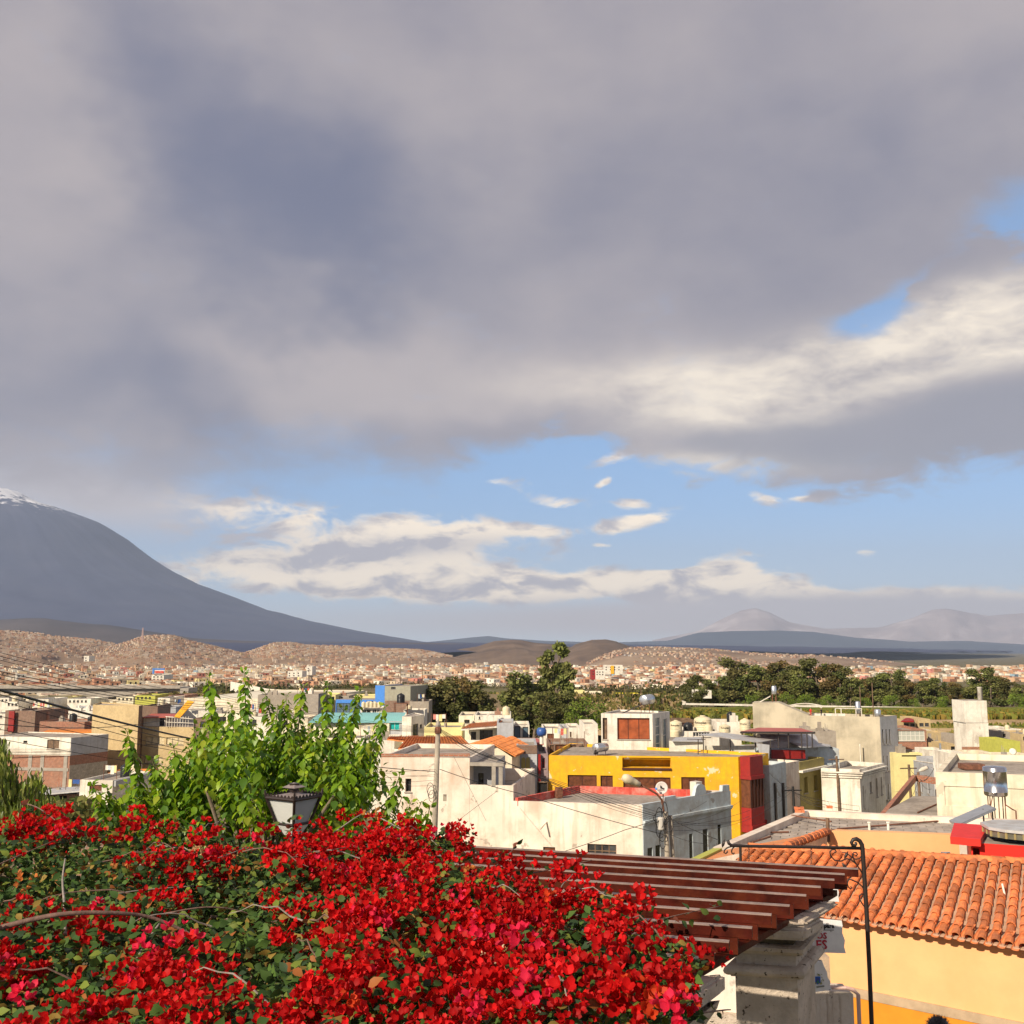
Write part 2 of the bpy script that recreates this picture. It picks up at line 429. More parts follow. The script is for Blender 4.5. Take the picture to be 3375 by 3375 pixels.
# ------------------------------------------------------------------ terrain
_gy = [-80, 10.4, 10.9, 25, 45, 62, 85, 95, 110, 140, 160, 185, 205, 236, 244, 260, 300, 380, 450, 600, 900, 1500, 2500, 3500, 6000, 30000]
_gz = [-4.65, -4.65, -8.9, -9.2, -11.8, -13.4, -14.9, -15.4, -16.8, -18.9, -19.4, -21, -24.5, -24.5, -17.5, -11.2, -11.8, -14, -17.5, -26, -33, -38, -40, -48, -62, -62]
def ground_z(x, y):                        # the far bank of the river is lower on the right, where the fields are
 k = np.clip((np.asarray(x, float) - 5.0) / 40.0, 0, 1)
 k2 = np.clip((-58.0 - np.asarray(x, float)) / 30.0, 0, 1)   # the gorge under the bridge
 return np.interp(y, _gy, _gz) + k2 * np.interp(y, [215, 245, 262, 330, 420, 600], [0, -3, -10.5, -11, -8, 0]) + k * np.interp(y, [240, 258, 300, 420, 700, 1200], [0.0, -3.6, -6.2, -6.5, -5.0, -4.0])
def fbm(x, y, sc, oct_=5, seed=0.0):
 v = 0.0; a = 1.0; t = 0.0
 for i in range(oct_):
  v += a * mnoise.noise(Vector((x / sc + seed, y / sc - seed, seed * 1.7))); t += a
  a *= 0.5; sc *= 0.5
 return v / t
def terrain_mat(name, stops, scale, haze_free=True, bump=0.6):
 m = bpy.data.materials.new(name); m.use_nodes = True; nt = m.node_tree; b = nt.nodes['Principled BSDF']
 b.inputs['Roughness'].default_value = 0.95; b.inputs['Specular IOR Level'].default_value = 0.1
 g = nt.nodes.new('ShaderNodeNewGeometry')
 n = nt.nodes.new('ShaderNodeTexNoise'); n.inputs['Scale'].default_value = scale; n.inputs['Detail'].default_value = 10; n.inputs['Roughness'].default_value = 0.62
 nt.links.new(g.outputs['Position'], n.inputs['Vector'])
 r = nt.nodes.new('ShaderNodeValToRGB'); nt.links.new(n.outputs[0], r.inputs[0])
 while len(r.color_ramp.elements) < len(stops): r.color_ramp.elements.new(0.5)
 for e, (p, c) in zip(r.color_ramp.elements, stops):
  e.position = p; e.color = (*c, 1)
 nt.links.new(r.outputs[0], b.inputs['Base Color'])
 return m
# ground sheet: fine near the town, coarse to the horizon
ys = np.concatenate([np.linspace(-80, 10.3, 24), np.linspace(10.45, 60, 40), np.linspace(62, 300, 90), np.geomspace(304, 29500, 80)])
ts = np.linspace(-1.25, 1.25, 110)
gv = []
for y in ys:
 half = max(60.0, abs(y) * 0.75 + 40)
 for t in ts:
  x = t * half
  gv.append((x, y, float(ground_z(x, y)) + (0.5 * fbm(x, y, 30, 3, 1.3) if y > 200 else 0.0)))
nc = len(ts)
gf = [(r_ * nc + c, r_ * nc + c + 1, (r_ + 1) * nc + c + 1, (r_ + 1) * nc + c) for r_ in range(len(ys) - 1) for c in range(nc - 1)]
ground_m = terrain_mat('dry_earth', [(0.3, (0.10, 0.085, 0.05)), (0.45, (0.20, 0.155, 0.095)), (0.55, (0.115, 0.115, 0.045)), (0.7, (0.27, 0.20, 0.12))], 0.045)
props(obj('ground', np_mesh('ground', gv, gf, smooth=True), ground_m), kind='structure')
RIDGES = []
def ridge(name, pts, d, front, back, base, m, rough=0.05, rough_sc=900, seed=0.0, nx=140, ny=26, gully=0.0, keep=True, power=1.0):
 """A range of hills: its crest runs d metres ahead with the outline pts, falling to `base` over `front` and `back` metres."""
 P = [at(sx, sy, d) for sx, sy in pts]
 xs_, zs_ = [p.x for p in P], [p.z for p in P]
 X_ = np.linspace(xs_[0], xs_[-1], nx); Z_ = np.interp(X_, xs_, zs_)
 T = np.concatenate([np.linspace(-1, 0, ny), np.linspace(0, 1, max(8, ny // 2))[1:]])
 v = []
 def h(x, t, zc):
  prof = (0.5 + 0.5 * math.cos(math.pi * t)) ** power
  y = d + (front if t < 0 else back) * t
  hh = base + (zc - base) * prof
  if t < 0.999 and t > -0.999:
   k = (zc - base) * math.sin(math.pi * min(1, abs(t))) if abs(t) > 1e-6 else 0
   hh += k * rough * 4 * fbm(x, y, rough_sc, 5, seed)
   if gully: hh -= k * gully * abs(fbm(x, y * 0.25, rough_sc * 0.5, 4, seed + 3.3))
   hh += (zc - base) * rough * 0.35 * fbm(x, y, rough_sc * 0.25, 4, seed + 7)
  return y, hh
 for t in T:
  for x, zc in zip(X_, Z_):
   y, hh = h(x, float(t), float(zc))
   v.append((x * (y / d if keep else 1.0), y, hh))
 n = len(X_)
 f = [(r_ * n + c, r_ * n + c + 1, (r_ + 1) * n + c + 1, (r_ + 1) * n + c) for r_ in range(len(T) - 1) for c in range(n - 1)]
 o = props(obj(name, np_mesh(name, v, f, smooth=True), m), kind='structure')
 va = np.array(v).reshape(len(T), n, 3)
 RIDGES.append((d, front, back, va, X_, T))
 return o, va
ochre = [(0.3, (0.20, 0.135, 0.09)), (0.5, (0.29, 0.205, 0.14)), (0.7, (0.38, 0.285, 0.20))]
brown = [(0.3, (0.105, 0.075, 0.055)), (0.5, (0.165, 0.115, 0.08)), (0.7, (0.23, 0.165, 0.115))]
dark = [(0.3, (0.055, 0.048, 0.052)), (0.5, (0.085, 0.072, 0.072)), (0.7, (0.12, 0.10, 0.095))]
m_ochre = terrain_mat('ochre_hill', ochre, 0.004)
m_brown = terrain_mat('brown_hill', brown, 0.006)
m_dark = terrain_mat('dark_hill', dark, 0.0012)
# inhabited hills beyond the river
HILLS = []
HILLS.append(ridge('hill', [(-2600, 2085), (-1200, 2062), (-420, 2070), (-100, 2078), (60, 2083), (130, 2088), (220, 2101), (300, 2108), (400, 2125), (520, 2140), (640, 2160)], 3300, 1500, 600, -75, m_ochre, 0.10, 500, 1.1, gully=0.3)[1])
HILLS.append(ridge('hill', [(270, 2165), (360, 2135), (420, 2118), (470, 2100), (520, 2095), (570, 2096), (620, 2112), (680, 2126), (760, 2146), (860, 2170)], 3000, 1200, 600, -75, m_ochre, 0.06, 420, 2.2)[1])
HILLS.append(ridge('hill', [(780, 2160), (850, 2140), (905, 2121), (960, 2119), (1010, 2128), (1150, 2130), (1260, 2139), (1380, 2143), (1460, 2158), (1560, 2180), (1640, 2195)], 3200, 1400, 600, -75, m_ochre, 0.06, 420, 3.3)[1])
HILLS.append(ridge('hill', [(1700, 2235), (1850, 2205), (1950, 2172), (2030, 2146), (2100, 2133), (2200, 2136), (2330, 2140), (2450, 2150), (2570, 2156), (2700, 2160), (2850, 2172), (3000, 2188), (3200, 2206), (3420, 2222), (3800, 2230)], 3600, 1800, 700, -75, m_ochre, 0.08, 500, 4.4, gully=0.2)[1])
ridge('hill', [(1420, 2150), (1500, 2142), (1570, 2132), (1630, 2113), (1680, 2109), (1720, 2110), (1760, 2118), (1840, 2124), (1960, 2150), (2020, 2160)], 4600, 1800, 800, -80, m_brown, 0.07, 520, 5.5, gully=0.25)
ridge('hill', [(1800, 2165), (1860, 2146), (1900, 2122), (1950, 2109), (1995, 2108), (2030, 2114), (2075, 2130), (2130, 2134), (2230, 2138), (2340, 2146), (2500, 2160), (2800, 2185)], 4400, 1900, 800, -80, m_brown, 0.05, 500, 6.6, gully=0.35)
ridge('hill', [(-2600, 2050), (-1200, 2058), (-420, 2055), (-200, 2045), (0, 2043), (90, 2037), (150, 2038), (230, 2050), (300, 2058), (345, 2060), (390, 2065), (470, 2078), (640, 2104), (800, 2112), (1000, 2118), (1180, 2116), (1450, 2120), (1700, 2128), (1950, 2138)], 8200, 3600, 1800, -90, m_dark, 0.05, 1500, 7.7, gully=0.3)
# far blue ranges
m_far = terrain_mat('hazed_mountain', [(0.3, (0.045, 0.06, 0.095)), (0.5, (0.06, 0.08, 0.12)), (0.7, (0.09, 0.10, 0.13))], 0.0004)  # blue of the distance haze is mixed into the rock colour
m_pale = terrain_mat('veiled_mountain', [(0.3, (0.30, 0.28, 0.31)), (0.5, (0.38, 0.34, 0.36)), (0.7, (0.54, 0.50, 0.52))], 0.0012)  # pale tone paints the veil of cloud and haze over these peaks
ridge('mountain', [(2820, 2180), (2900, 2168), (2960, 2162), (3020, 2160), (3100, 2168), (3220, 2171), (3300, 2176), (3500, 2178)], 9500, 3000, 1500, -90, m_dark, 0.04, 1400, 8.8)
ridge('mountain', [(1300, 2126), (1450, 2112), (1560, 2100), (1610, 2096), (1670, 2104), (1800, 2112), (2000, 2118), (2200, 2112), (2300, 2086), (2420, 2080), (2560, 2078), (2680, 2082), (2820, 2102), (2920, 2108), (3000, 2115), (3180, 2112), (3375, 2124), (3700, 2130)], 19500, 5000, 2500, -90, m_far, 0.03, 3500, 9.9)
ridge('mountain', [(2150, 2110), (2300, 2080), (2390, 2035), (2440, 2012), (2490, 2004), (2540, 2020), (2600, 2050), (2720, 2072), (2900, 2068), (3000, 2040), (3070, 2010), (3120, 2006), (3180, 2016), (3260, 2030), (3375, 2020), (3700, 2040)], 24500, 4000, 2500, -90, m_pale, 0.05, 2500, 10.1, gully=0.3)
# the volcano: a cone with gullies and a snowy top
VD = 16000.0
pk = Vector((-8366.7, VD, 2610))
pr = [(0, 2610), (293, 2509), (583, 2464), (879, 2301), (1099, 2242), (1464, 2114), (1877, 1959), (2318, 1681), (2686, 1405), (3028, 1200), (3415, 1008), (3991, 809), (4468, 623), (4943, 498), (5511, 371), (6077, 262), (6689, 162), (7112, 94), (12500, 22), (14500, -18)]
rr = [a for a, b in pr]; zz = [b for a, b in pr]
vv, vf = [], []
rad = np.concatenate([np.linspace(0, 5200, 66), np.linspace(5400, rr[-1], 40)])
na = 420
for r_ in rad:
 for k in range(na):
  w = 2 * math.pi * k / na
  x, y = pk.x + r_ * math.cos(w), VD + r_ * math.sin(w)
  z = float(np.interp(r_, rr, zz))
  fr = min(1.0, r_ / 900.0) * math.exp(-((r_ - 2600) / 3200.0) ** 2)
  g_ = fbm(math.cos(w) * 9, math.sin(w) * 9, 1.0, 4, r_ * 0.00003 + 2.0)
  z += fr * (30 * g_ - 14 * abs(fbm(math.cos(w) * 30, math.sin(w) * 30 + r_ * 0.0004, 1.0, 3, 5.0))) * (0.35 if abs(math.sin(w)) < 0.05 else 1.0)
  z += 26 * fbm(x, y, 500, 4, 4.0) * min(1, r_ / 500)
  vv.append((x, y, z))
for a in range(len(rad) - 1):
 for k in range(na):
  k2 = (k + 1) % na
  vf.append((a * na + k, (a + 1) * na + k, (a + 1) * na + k2, a * na + k2))
vm = terrain_mat('hazed_volcano_rock', [(0.3, (0.040, 0.050, 0.105)), (0.5, (0.055, 0.066, 0.125)), (0.7, (0.072, 0.080, 0.135))], 0.0016)  # dark blue tone puts cloud shade and haze into the rock colour
nt = vm.node_tree; b_ = nt.nodes['Principled BSDF']
g_ = nt.nodes.new('ShaderNodeNewGeometry'); sx_ = nt.nodes.new('ShaderNodeSeparateXYZ'); nt.links.new(g_.outputs['Position'], sx_.inputs[0])
mp = nt.nodes.new('ShaderNodeMapping'); nt.links.new(g_.outputs['Position'], mp.inputs[0]); mp.inputs['Scale'].default_value = (1, 1, 0.22)
nn = nt.nodes.new('ShaderNodeTexNoise'); nn.inputs['Scale'].default_value = 0.0075; nn.inputs['Detail'].default_value = 6; nt.links.new(mp.outputs[0], nn.inputs['Vector'])
ml = nt.nodes.new('ShaderNodeMath'); ml.operation = 'MULTIPLY_ADD'; nt.links.new(nn.outputs[0], ml.inputs[0]); ml.inputs[1].default_value = 1100; nt.links.new(sx_.outputs[2], ml.inputs[2])
mr = nt.nodes.new('ShaderNodeMapRange'); nt.links.new(ml.outputs[0], mr.inputs[0])
zs = at(170, 1690, VD).z
mr.inputs[1].default_value = zs + 610; mr.inputs[2].default_value = zs + 720; mr.inputs[3].default_value = 0; mr.inputs[4].default_value = 0.95
mx = nt.nodes.new('ShaderNodeMix'); mx.data_type = 'RGBA'; nt.links.new(mr.outputs[0], mx.inputs[0])
old = b_.inputs['Base Color'].links[0].from_socket
nt.links.new(old, mx.inputs[6]); mx.inputs[7].default_value = (0.8, 0.8, 0.82, 1); nt.links.new(mx.outputs[2], b_.inputs['Base Color'])
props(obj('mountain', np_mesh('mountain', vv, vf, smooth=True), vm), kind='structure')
# ------------------------------------------------------------------ haze: the air between here and the mountains
hb = MB()
hx0, hx1, hy0, hy1 = -25500.0, 25500.0, -130.0, 29900.0
hb.obox((hx0, hy0, -105.0), (hx1 - hx0, 0, 0), (0, hy1 - hy0, 0), (0, 0, pk.z + 260 + 105))
hm = bpy.data.materials.new('air'); hm.use_nodes = True
ht = hm.node_tree; ht.nodes.clear()
ho = ht.nodes.new('ShaderNodeOutputMaterial'); hv = ht.nodes.new('ShaderNodeVolumePrincipled')
hv.inputs['Color'].default_value = (0.63, 0.76, 1.0, 1); hv.inputs['Density'].default_value = 3.6e-5
ht.links.new(hv.outputs[0], ho.inputs['Volume'])
props(hb.build('haze', hm), kind='stuff')
# ------------------------------------------------------------------ building kit
def pt(sx, sy, d):
 p = at(sx, sy, d); return (p.x, p.y)
def zat(sx, sy, d): return at(sx, sy, d).z
def inset(poly, t):
 n = len(poly); out = []
 for i in range(n):
  p0, p1, p2 = (Vector(poly[k % n]).to_2d() for k in (i - 1, i, i + 1))
  e1, e2 = (p1 - p0).normalized(), (p2 - p1).normalized()
  n1, n2 = Vector((-e1.y, e1.x)), Vector((-e2.y, e2.x))
  k = (n1 + n2); k = k / max(0.25, k.length_squared / 2)
  out.append((p1.x + k.x * t, p1.y + k.y * t))
 return out
class House:
 def __init__(s, name, label, cat, pts, zt, zb, wall, roof=None, ph=0.3, t=0.15, depth=None, group=None, root=None, part='wall'):
  pts = [tuple(p[:2]) for p in pts]
  if len(pts) == 2:
   (x0, y0), (x1, y1) = pts
   e = Vector((x1 - x0, y1 - y0)).normalized(); nb = Vector((-e.y, e.x)) * depth
   pts += [(x1 + nb.x, y1 + nb.y), (x0 + nb.x, y0 + nb.y)]
  s.P, s.zt, s.zb, s.wall, s.roofm, s.ph, s.t = pts, zt, zb, wall, roof or M_roof, ph, t
  cx = sum(p[0] for p in pts) / len(pts); cy = sum(p[1] for p in pts) / len(pts)
  s.root = root or thing(name, label, cat, (cx, cy, zb), group)
  s.holes = {}; s.part = part
 def edge(s, i):
  a, b = Vector(s.P[i]), Vector(s.P[(i + 1) % len(s.P)])
  e = (b - a); L = e.length; e.normalize()
  return a, e, L, Vector((e.y, -e.x))
 def uz(s, i, sx, sy):
  a, e, L, n = s.edge(i); r = ray(sx, sy)
  den = r[0] * n.x + r[1] * n.y
  t = (a.x * n.x + a.y * n.y) / den
  return (r[0] * t - a.x) * e.x + (r[1] * t - a.y) * e.y, r[2] * t
 def px(s, i, box, **kw):              # an opening given by its place in the view
  u0, z1 = s.uz(i, box[0], box[1]); u1, z0 = s.uz(i, box[2], box[3])
  return s.hole(i, u0, u1, z0, z1, **kw)
 def hole(s, i, u0, u1, z0, z1, style='window', frame=None, pane=None, nx=2, ny=1, depth=0.14, fw=0.05, name=None, back=None):
  a, e, L, n = s.edge(i)
  if u1 < u0: u0, u1 = u1, u0
  u0, u1 = max(0.04, u0), min(L - 0.04, u1); z0, z1 = max(s.zb + 0.03, z0), min(s.zt - 0.03, z1)
  if u1 - u0 < 0.05 or z1 - z0 < 0.05: return
  s.holes.setdefault(i, []).append(dict(u0=u0, u1=u1, z0=z0, z1=z1, style=style, frame=frame or M_frame, pane=pane or M_pane, nx=nx, ny=ny, depth=depth, fw=fw, name=name, back=back))
 def grid(s, i, cols, rows, w=1.0, h=1.1, first=None, step=None, z0=None, zstep=2.8, **kw):
  a, e, L, n = s.edge(i)
  step = step or L / cols; first = first if first is not None else step / 2
  for r_ in range(rows):
   for c in range(cols):
    u = first + c * step; z = (z0 if z0 is not None else s.zt - 1.9) - r_ * zstep
    s.hole(i, u - w / 2, u + w / 2, z, z + h, **kw)
 def finish(s, roof=True):
  w = MB(); n_ = len(s.P)
  for i in range(n_):
   a, e, L, n = s.edge(i)
   def q(u, z, d=0.0): return (a.x + e.x * u - n.x * d, a.y + e.y * u - n.y * d, z)
   hs = s.holes.get(i, [])
   us = sorted({0.0, L, *[h[k] for h in hs for k in ('u0', 'u1')]}); zs_ = sorted({s.zb, s.zt, *[h[k] for h in hs for k in ('z0', 'z1')]})
   for ua, ub in zip(us, us[1:]):
    for za, zb in zip(zs_, zs_[1:]):
     um, zm = (ua + ub) / 2, (za + zb) / 2
     if any(h['u0'] < um < h['u1'] and h['z0'] < zm < h['z1'] for h in hs): continue
     w.face([q(ua, za), q(ub, za), q(ub, zb), q(ua, zb)])
   for h in hs:
    u0, u1, z0, z1, d = h['u0'], h['u1'], h['z0'], h['z1'], h['depth']
    for (ua, za), (ub, zb) in (((u0, z0), (u1, z0)), ((u1, z0), (u1, z1)), ((u1, z1), (u0, z1)), ((u0, z1), (u0, z0))):
     w.face([q(ua, za), q(ub, zb), q(ub, zb, d), q(ua, za, d)][::-1])
    if h['style'] == 'recess':
     w.face([q(u0, z0, d), q(u1, z0, d), q(u1, z1, d), q(u0, z1, d)], 0)
  if s.ph > 0:
   ins = inset(s.P, s.t)
   for i in range(n_):
    j = (i + 1) % n_
    w.face([(*s.P[i], s.zt), (*s.P[j], s.zt), (*ins[j], s.zt), (*ins[i], s.zt)])
    w.face([(*ins[i], s.zt), (*ins[j], s.zt), (*ins[j], s.zt - s.ph), (*ins[i], s.zt - s.ph)])
  w.build(s.part, s.wall, s.root)
  if roof:
   rb = MB(); rb.face([(*p, s.zt - s.ph) for p in (inset(s.P, s.t - 0.003) if s.ph > 0 else s.P)])
   rb.build('roof', s.roofm, s.root)
  for i, hl in s.holes.items():
   a, e, L, n = s.edge(i)
   def q(u, z, d=0.0): return Vector((a.x + e.x * u - n.x * d, a.y + e.y * u - n.y * d, z))
   E3, N3, Z3 = Vector((e.x, e.y, 0)), Vector((n.x, n.y, 0)), Vector((0, 0, 1))
   for h in hl:
    if h['style'] == 'recess': continue
    u0, u1, z0, z1, d, fw = h['u0'], h['u1'], h['z0'], h['z1'], h['depth'], h['fw']
    if h['style'] == 'dark':
     b = MB(); b.face([q(u0, z0, d), q(u1, z0, d), q(u1, z1, d), q(u0, z1, d)])
     b.build(h['name'] or 'opening', h['pane'], s.root); continue
    f = MB(); D = 0.05; o = d - D
    W, H = u1 - u0, z1 - z0
    fw = min(fw, W * 0.2, H * 0.2)
    f.obox(q(u0, z0, d), E3 * W, N3 * D, Z3 * fw); f.obox(q(u0, z1 - fw, d), E3 * W, N3 * D, Z3 * fw)
    for k in range(h['nx'] + 1):
     uc = u0 + (W - fw) * k / h['nx']
     f.obox(q(uc, z0 + fw, d), E3 * fw, N3 * D * (1 if k in (0, h['nx']) else 0.9), Z3 * (H - 2 * fw))
    for k in range(1, h['ny']):
     zc = z0 + (H - fw) * k / h['ny']
     f.obox(q(u0 + fw, zc, d), E3 * (W - 2 * fw), N3 * D * 0.8, Z3 * fw)
    fo = f.build(h['name'] or 'window', h['frame'], s.root)
    sb = MB(); sb.obox(q(u0 - 0.06, z0 - 0.07, 0.02), E3 * (W + 0.12), N3 * 0.09, Z3 * 0.066); sb.build('sill', M_concrete, fo)
    for k in range(h['nx']):
     ua = u0 + fw + (W - fw) * k / h['nx']; ub = u0 + (W - fw) * (k + 1) / h['nx']
     g = MB(); dd = d - 0.012 - 0.006 * (k % 2)
     g.obox(q(ua, z0 + fw, dd), E3 * (ub - ua), N3 * -0.004, Z3 * (H - 2 * fw))
     g.build('pane', h['pane'], fo)
  return s.root
# ------------------------------------------------------------------ building materials
W_CREAM = '#f0e2bd'
M_roof = mat('roof_screed', (0.34, 0.29, 0.24), dirt=(0.17, 0.14, 0.11), dirt_amt=0.7, dirt_scale=0.6, var=0.2, bump=0.5)
M_pane = mat('window_glass', (0.035, 0.037, 0.04), rough=0.08, spec=0.8, var=0.5, var_scale=1.7, rand=0.5)
M_pane_blue = glass('blue_glass', (0.10, 0.15, 0.19), 0.15)
M_frame = mat('dark_frame', (0.05, 0.04, 0.035), rough=0.5)
M_frame_w = mat('white_frame', (0.7, 0.68, 0.62), rough=0.5)
M_brownwin = mat('brown_shutter', (0.13, 0.045, 0.02), rough=0.45, var=0.35, var_scale=4, spec=0.4)
M_brownframe = mat('brown_frame', (0.07, 0.02, 0.012), rough=0.5)
M_black = mat('dark_interior', (0.012, 0.011, 0.010), rough=0.9)
M_white = mat('white_plaster', (0.78, 0.735, 0.63), patch=(0.42, 0.36, 0.29), patch_amt=0.55, patch_scale=0.55, dirt=(0.38, 0.31, 0.24), dirt_amt=0.45, dirt_scale=0.45, streak=0.5, var=0.06, bump=0.25)
M_cream = mat('cream_plaster', (0.78, 0.70, 0.53), patch=(0.40, 0.32, 0.24), patch_amt=0.5, patch_scale=0.5, dirt=(0.42, 0.33, 0.22), dirt_amt=0.45, dirt_scale=0.45, streak=0.45, var=0.06, bump=0.25)
M_wwhite = mat('weathered_white_wall', (0.77, 0.68, 0.57), dirt=(0.50, 0.35, 0.25), dirt_amt=0.6, dirt_scale=0.42, streak=0.42, var=0.13, var_scale=0.5, bump=0.5, bump_scale=6, patch=(0.30, 0.24, 0.19), patch_amt=0.65, patch_scale=0.9)
M_paleblue = mat('pale_blue_plaster', (0.50, 0.57, 0.60), dirt=(0.25, 0.2, 0.15), dirt_amt=0.4, dirt_scale=0.8, streak=0.25, var=0.08, bump=0.3, patch=(0.22, 0.17, 0.13), patch_amt=0.6, patch_scale=0.7)
M_yellow = mat('yellow_plaster', (0.80, 0.43, 0.008), dirt=(0.50, 0.27, 0.03), dirt_amt=0.45, dirt_scale=0.6, streak=0.3, var=0.08, bump=0.2, patch=(0.75, 0.68, 0.5), patch_amt=0.75, patch_scale=1.1)
M_red = mat('red_plaster', (0.29, 0.012, 0.009), rough=0.6, var=0.15, dirt=(0.2, 0.02, 0.02), dirt_amt=0.35, dirt_scale=1.2, bump=0.2)
M_redfade = mat('faded_red_plaster', (0.55, 0.06, 0.04), dirt=(0.62, 0.33, 0.27), dirt_amt=0.6, dirt_scale=1.2, streak=0.3, var=0.25, bump=0.3)
M_grey = mat('grey_render', (0.36, 0.31, 0.25), dirt=(0.22, 0.18, 0.14), dirt_amt=0.5, dirt_scale=0.4, var=0.12, bump=0.4)
M_greyblue = mat('grey_blue_render', (0.42, 0.43, 0.45), dirt=(0.25, 0.24, 0.23), dirt_amt=0.4, dirt_scale=0.5, streak=0.3, var=0.08, bump=0.2)
M_conc = mat('raw_concrete_render', (0.44, 0.385, 0.28), dirt=(0.60, 0.52, 0.38), dirt_amt=0.75, dirt_scale=0.28, streak=0.35, var=0.24, var_scale=0.45, bump=0.5, bump_scale=4)
M_brown = mat('ochre_render', (0.50, 0.38, 0.20), dirt=(0.36, 0.26, 0.13), dirt_amt=0.5, dirt_scale=0.35, var=0.12, bump=0.4, bump_scale=5)
M_brick = mat('red_brick', (0.42, 0.14, 0.065), brick=((0.34, 0.11, 0.06), (0.33, 0.28, 0.22), 0.26, 0.11), dirt=(0.30, 0.2, 0.14), dirt_amt=0.5, dirt_scale=0.6, var=0.2, bump=0.5)
M_brickd = mat('brown_brick', (0.25, 0.13, 0.085), brick=((0.20, 0.105, 0.07), (0.24, 0.2, 0.16), 0.26, 0.11), dirt=(0.2, 0.15, 0.11), dirt_amt=0.5, dirt_scale=0.6, var=0.2, bump=0.5)
M_brickw = mat('limewashed_brick', (0.58, 0.53, 0.44), brick=((0.5, 0.45, 0.36), (0.30, 0.26, 0.21), 0.36, 0.16), dirt=(0.33, 0.28, 0.22), dirt_amt=0.5, dirt_scale=1.0, var=0.2, bump=0.6)
M_concrete = mat('cast_concrete', (0.36, 0.32, 0.27), dirt=(0.2, 0.17, 0.14), dirt_amt=0.5, dirt_scale=0.8, streak=0.3, var=0.12, bump=0.3)
M_blue = mat('bright_blue_plaster', (0.06, 0.22, 0.62), var=0.08, bump=0.1)
M_teal = mat('teal_polycarbonate', (0.22, 0.50, 0.48), rough=0.35, var=0.1)
M_tealglass = mat('teal_glass', (0.02, 0.45, 0.42), rough=0.15)
M_olive = mat('olive_plaster', (0.40, 0.33, 0.10), dirt=(0.28, 0.22, 0.08), dirt_amt=0.4, dirt_scale=0.6, streak=0.2, var=0.08, bump=0.2)
M_lime = mat('lime_plaster', (0.45, 0.45, 0.08), var=0.1)
M_paley = mat('pale_yellow_plaster', (0.75, 0.66, 0.30), dirt=(0.5, 0.4, 0.2), dirt_amt=0.3, dirt_scale=0.5, var=0.06)
M_zinc = mat('galvanised_steel', (0.62, 0.63, 0.64), rough=0.32, metal=0.85, var=0.1, var_scale=2)
M_zincroof = mat('corrugated_zinc', (0.55, 0.55, 0.54), rough=0.5, metal=0.3, streak=0.4, dirt=(0.35, 0.27, 0.2), dirt_amt=0.3, var=0.1)
M_tank = mat('beige_tank', (0.66, 0.57, 0.38), rough=0.55, var=0.05, streak=0.2, dirt=(0.4, 0.33, 0.22), dirt_amt=0.2)
M_tankb = mat('black_tank', (0.016, 0.017, 0.018), rough=0.35)
M_iron = mat('wrought_iron', (0.02, 0.012, 0.010), rough=0.5)
M_rust = mat('rusty_steel', (0.17, 0.07, 0.04), rough=0.8, var=0.4, var_scale=6)
M_wood = mat('weathered_timber', (0.16, 0.10, 0.06), rough=0.8, var=0.35, var_scale=3)
M_tile2 = mat('orange_roof_tile', (0.74, 0.25, 0.07), rough=0.8, var=0.25, var_scale=2.5, dirt=(0.32, 0.14, 0.07), dirt_amt=0.5, dirt_scale=1.2, bump=0.3)
M_cable = mat('black_cable', (0.012, 0.012, 0.013), rough=0.6)
M_pole = mat('grey_concrete_pole', (0.36, 0.31, 0.24), dirt=(0.2, 0.16, 0.12), dirt_amt=0.5, dirt_scale=2.0, var=0.15, bump=0.4, bump_scale=25)
M_plasticblue = mat('blue_drum', (0.03, 0.09, 0.30), rough=0.4)
M_redroof = mat('red_sheet_roof', (0.42, 0.10, 0.075), rough=0.6, var=0.15, var_scale=1.0)
def fh(label, sx0, sx1, sy, d, wall, dep=7.0, zb=None, wins=(), name='house', cat='house', group=None, roof=None, ph=0.3, right=(), left=(), d2=None, wkw=None, **kw):
 """A house whose front faces the camera: view columns of its front corners, top row, distance."""
 d2 = d2 if d2 is not None else d
 a, b = pt(sx0, sy, d), pt(sx1, sy, d2)
 zt = zat((sx0 + sx1) / 2, sy, (d + d2) / 2)
 if zb is None: zb = float(ground_z(0, d)) - 1.2
 h = House(name, label, cat, [a, b], zt, zb, wall, roof, ph=ph, depth=dep, group=group)
 wkw = wkw or {}
 for w in wins: h.px(0, w, **wkw)
 for w in right: h.px(1, w, **wkw)
 for w in left: h.px(3, w, **wkw)
 h.finish()
 HL.append((label, h))
 return h
HL = []
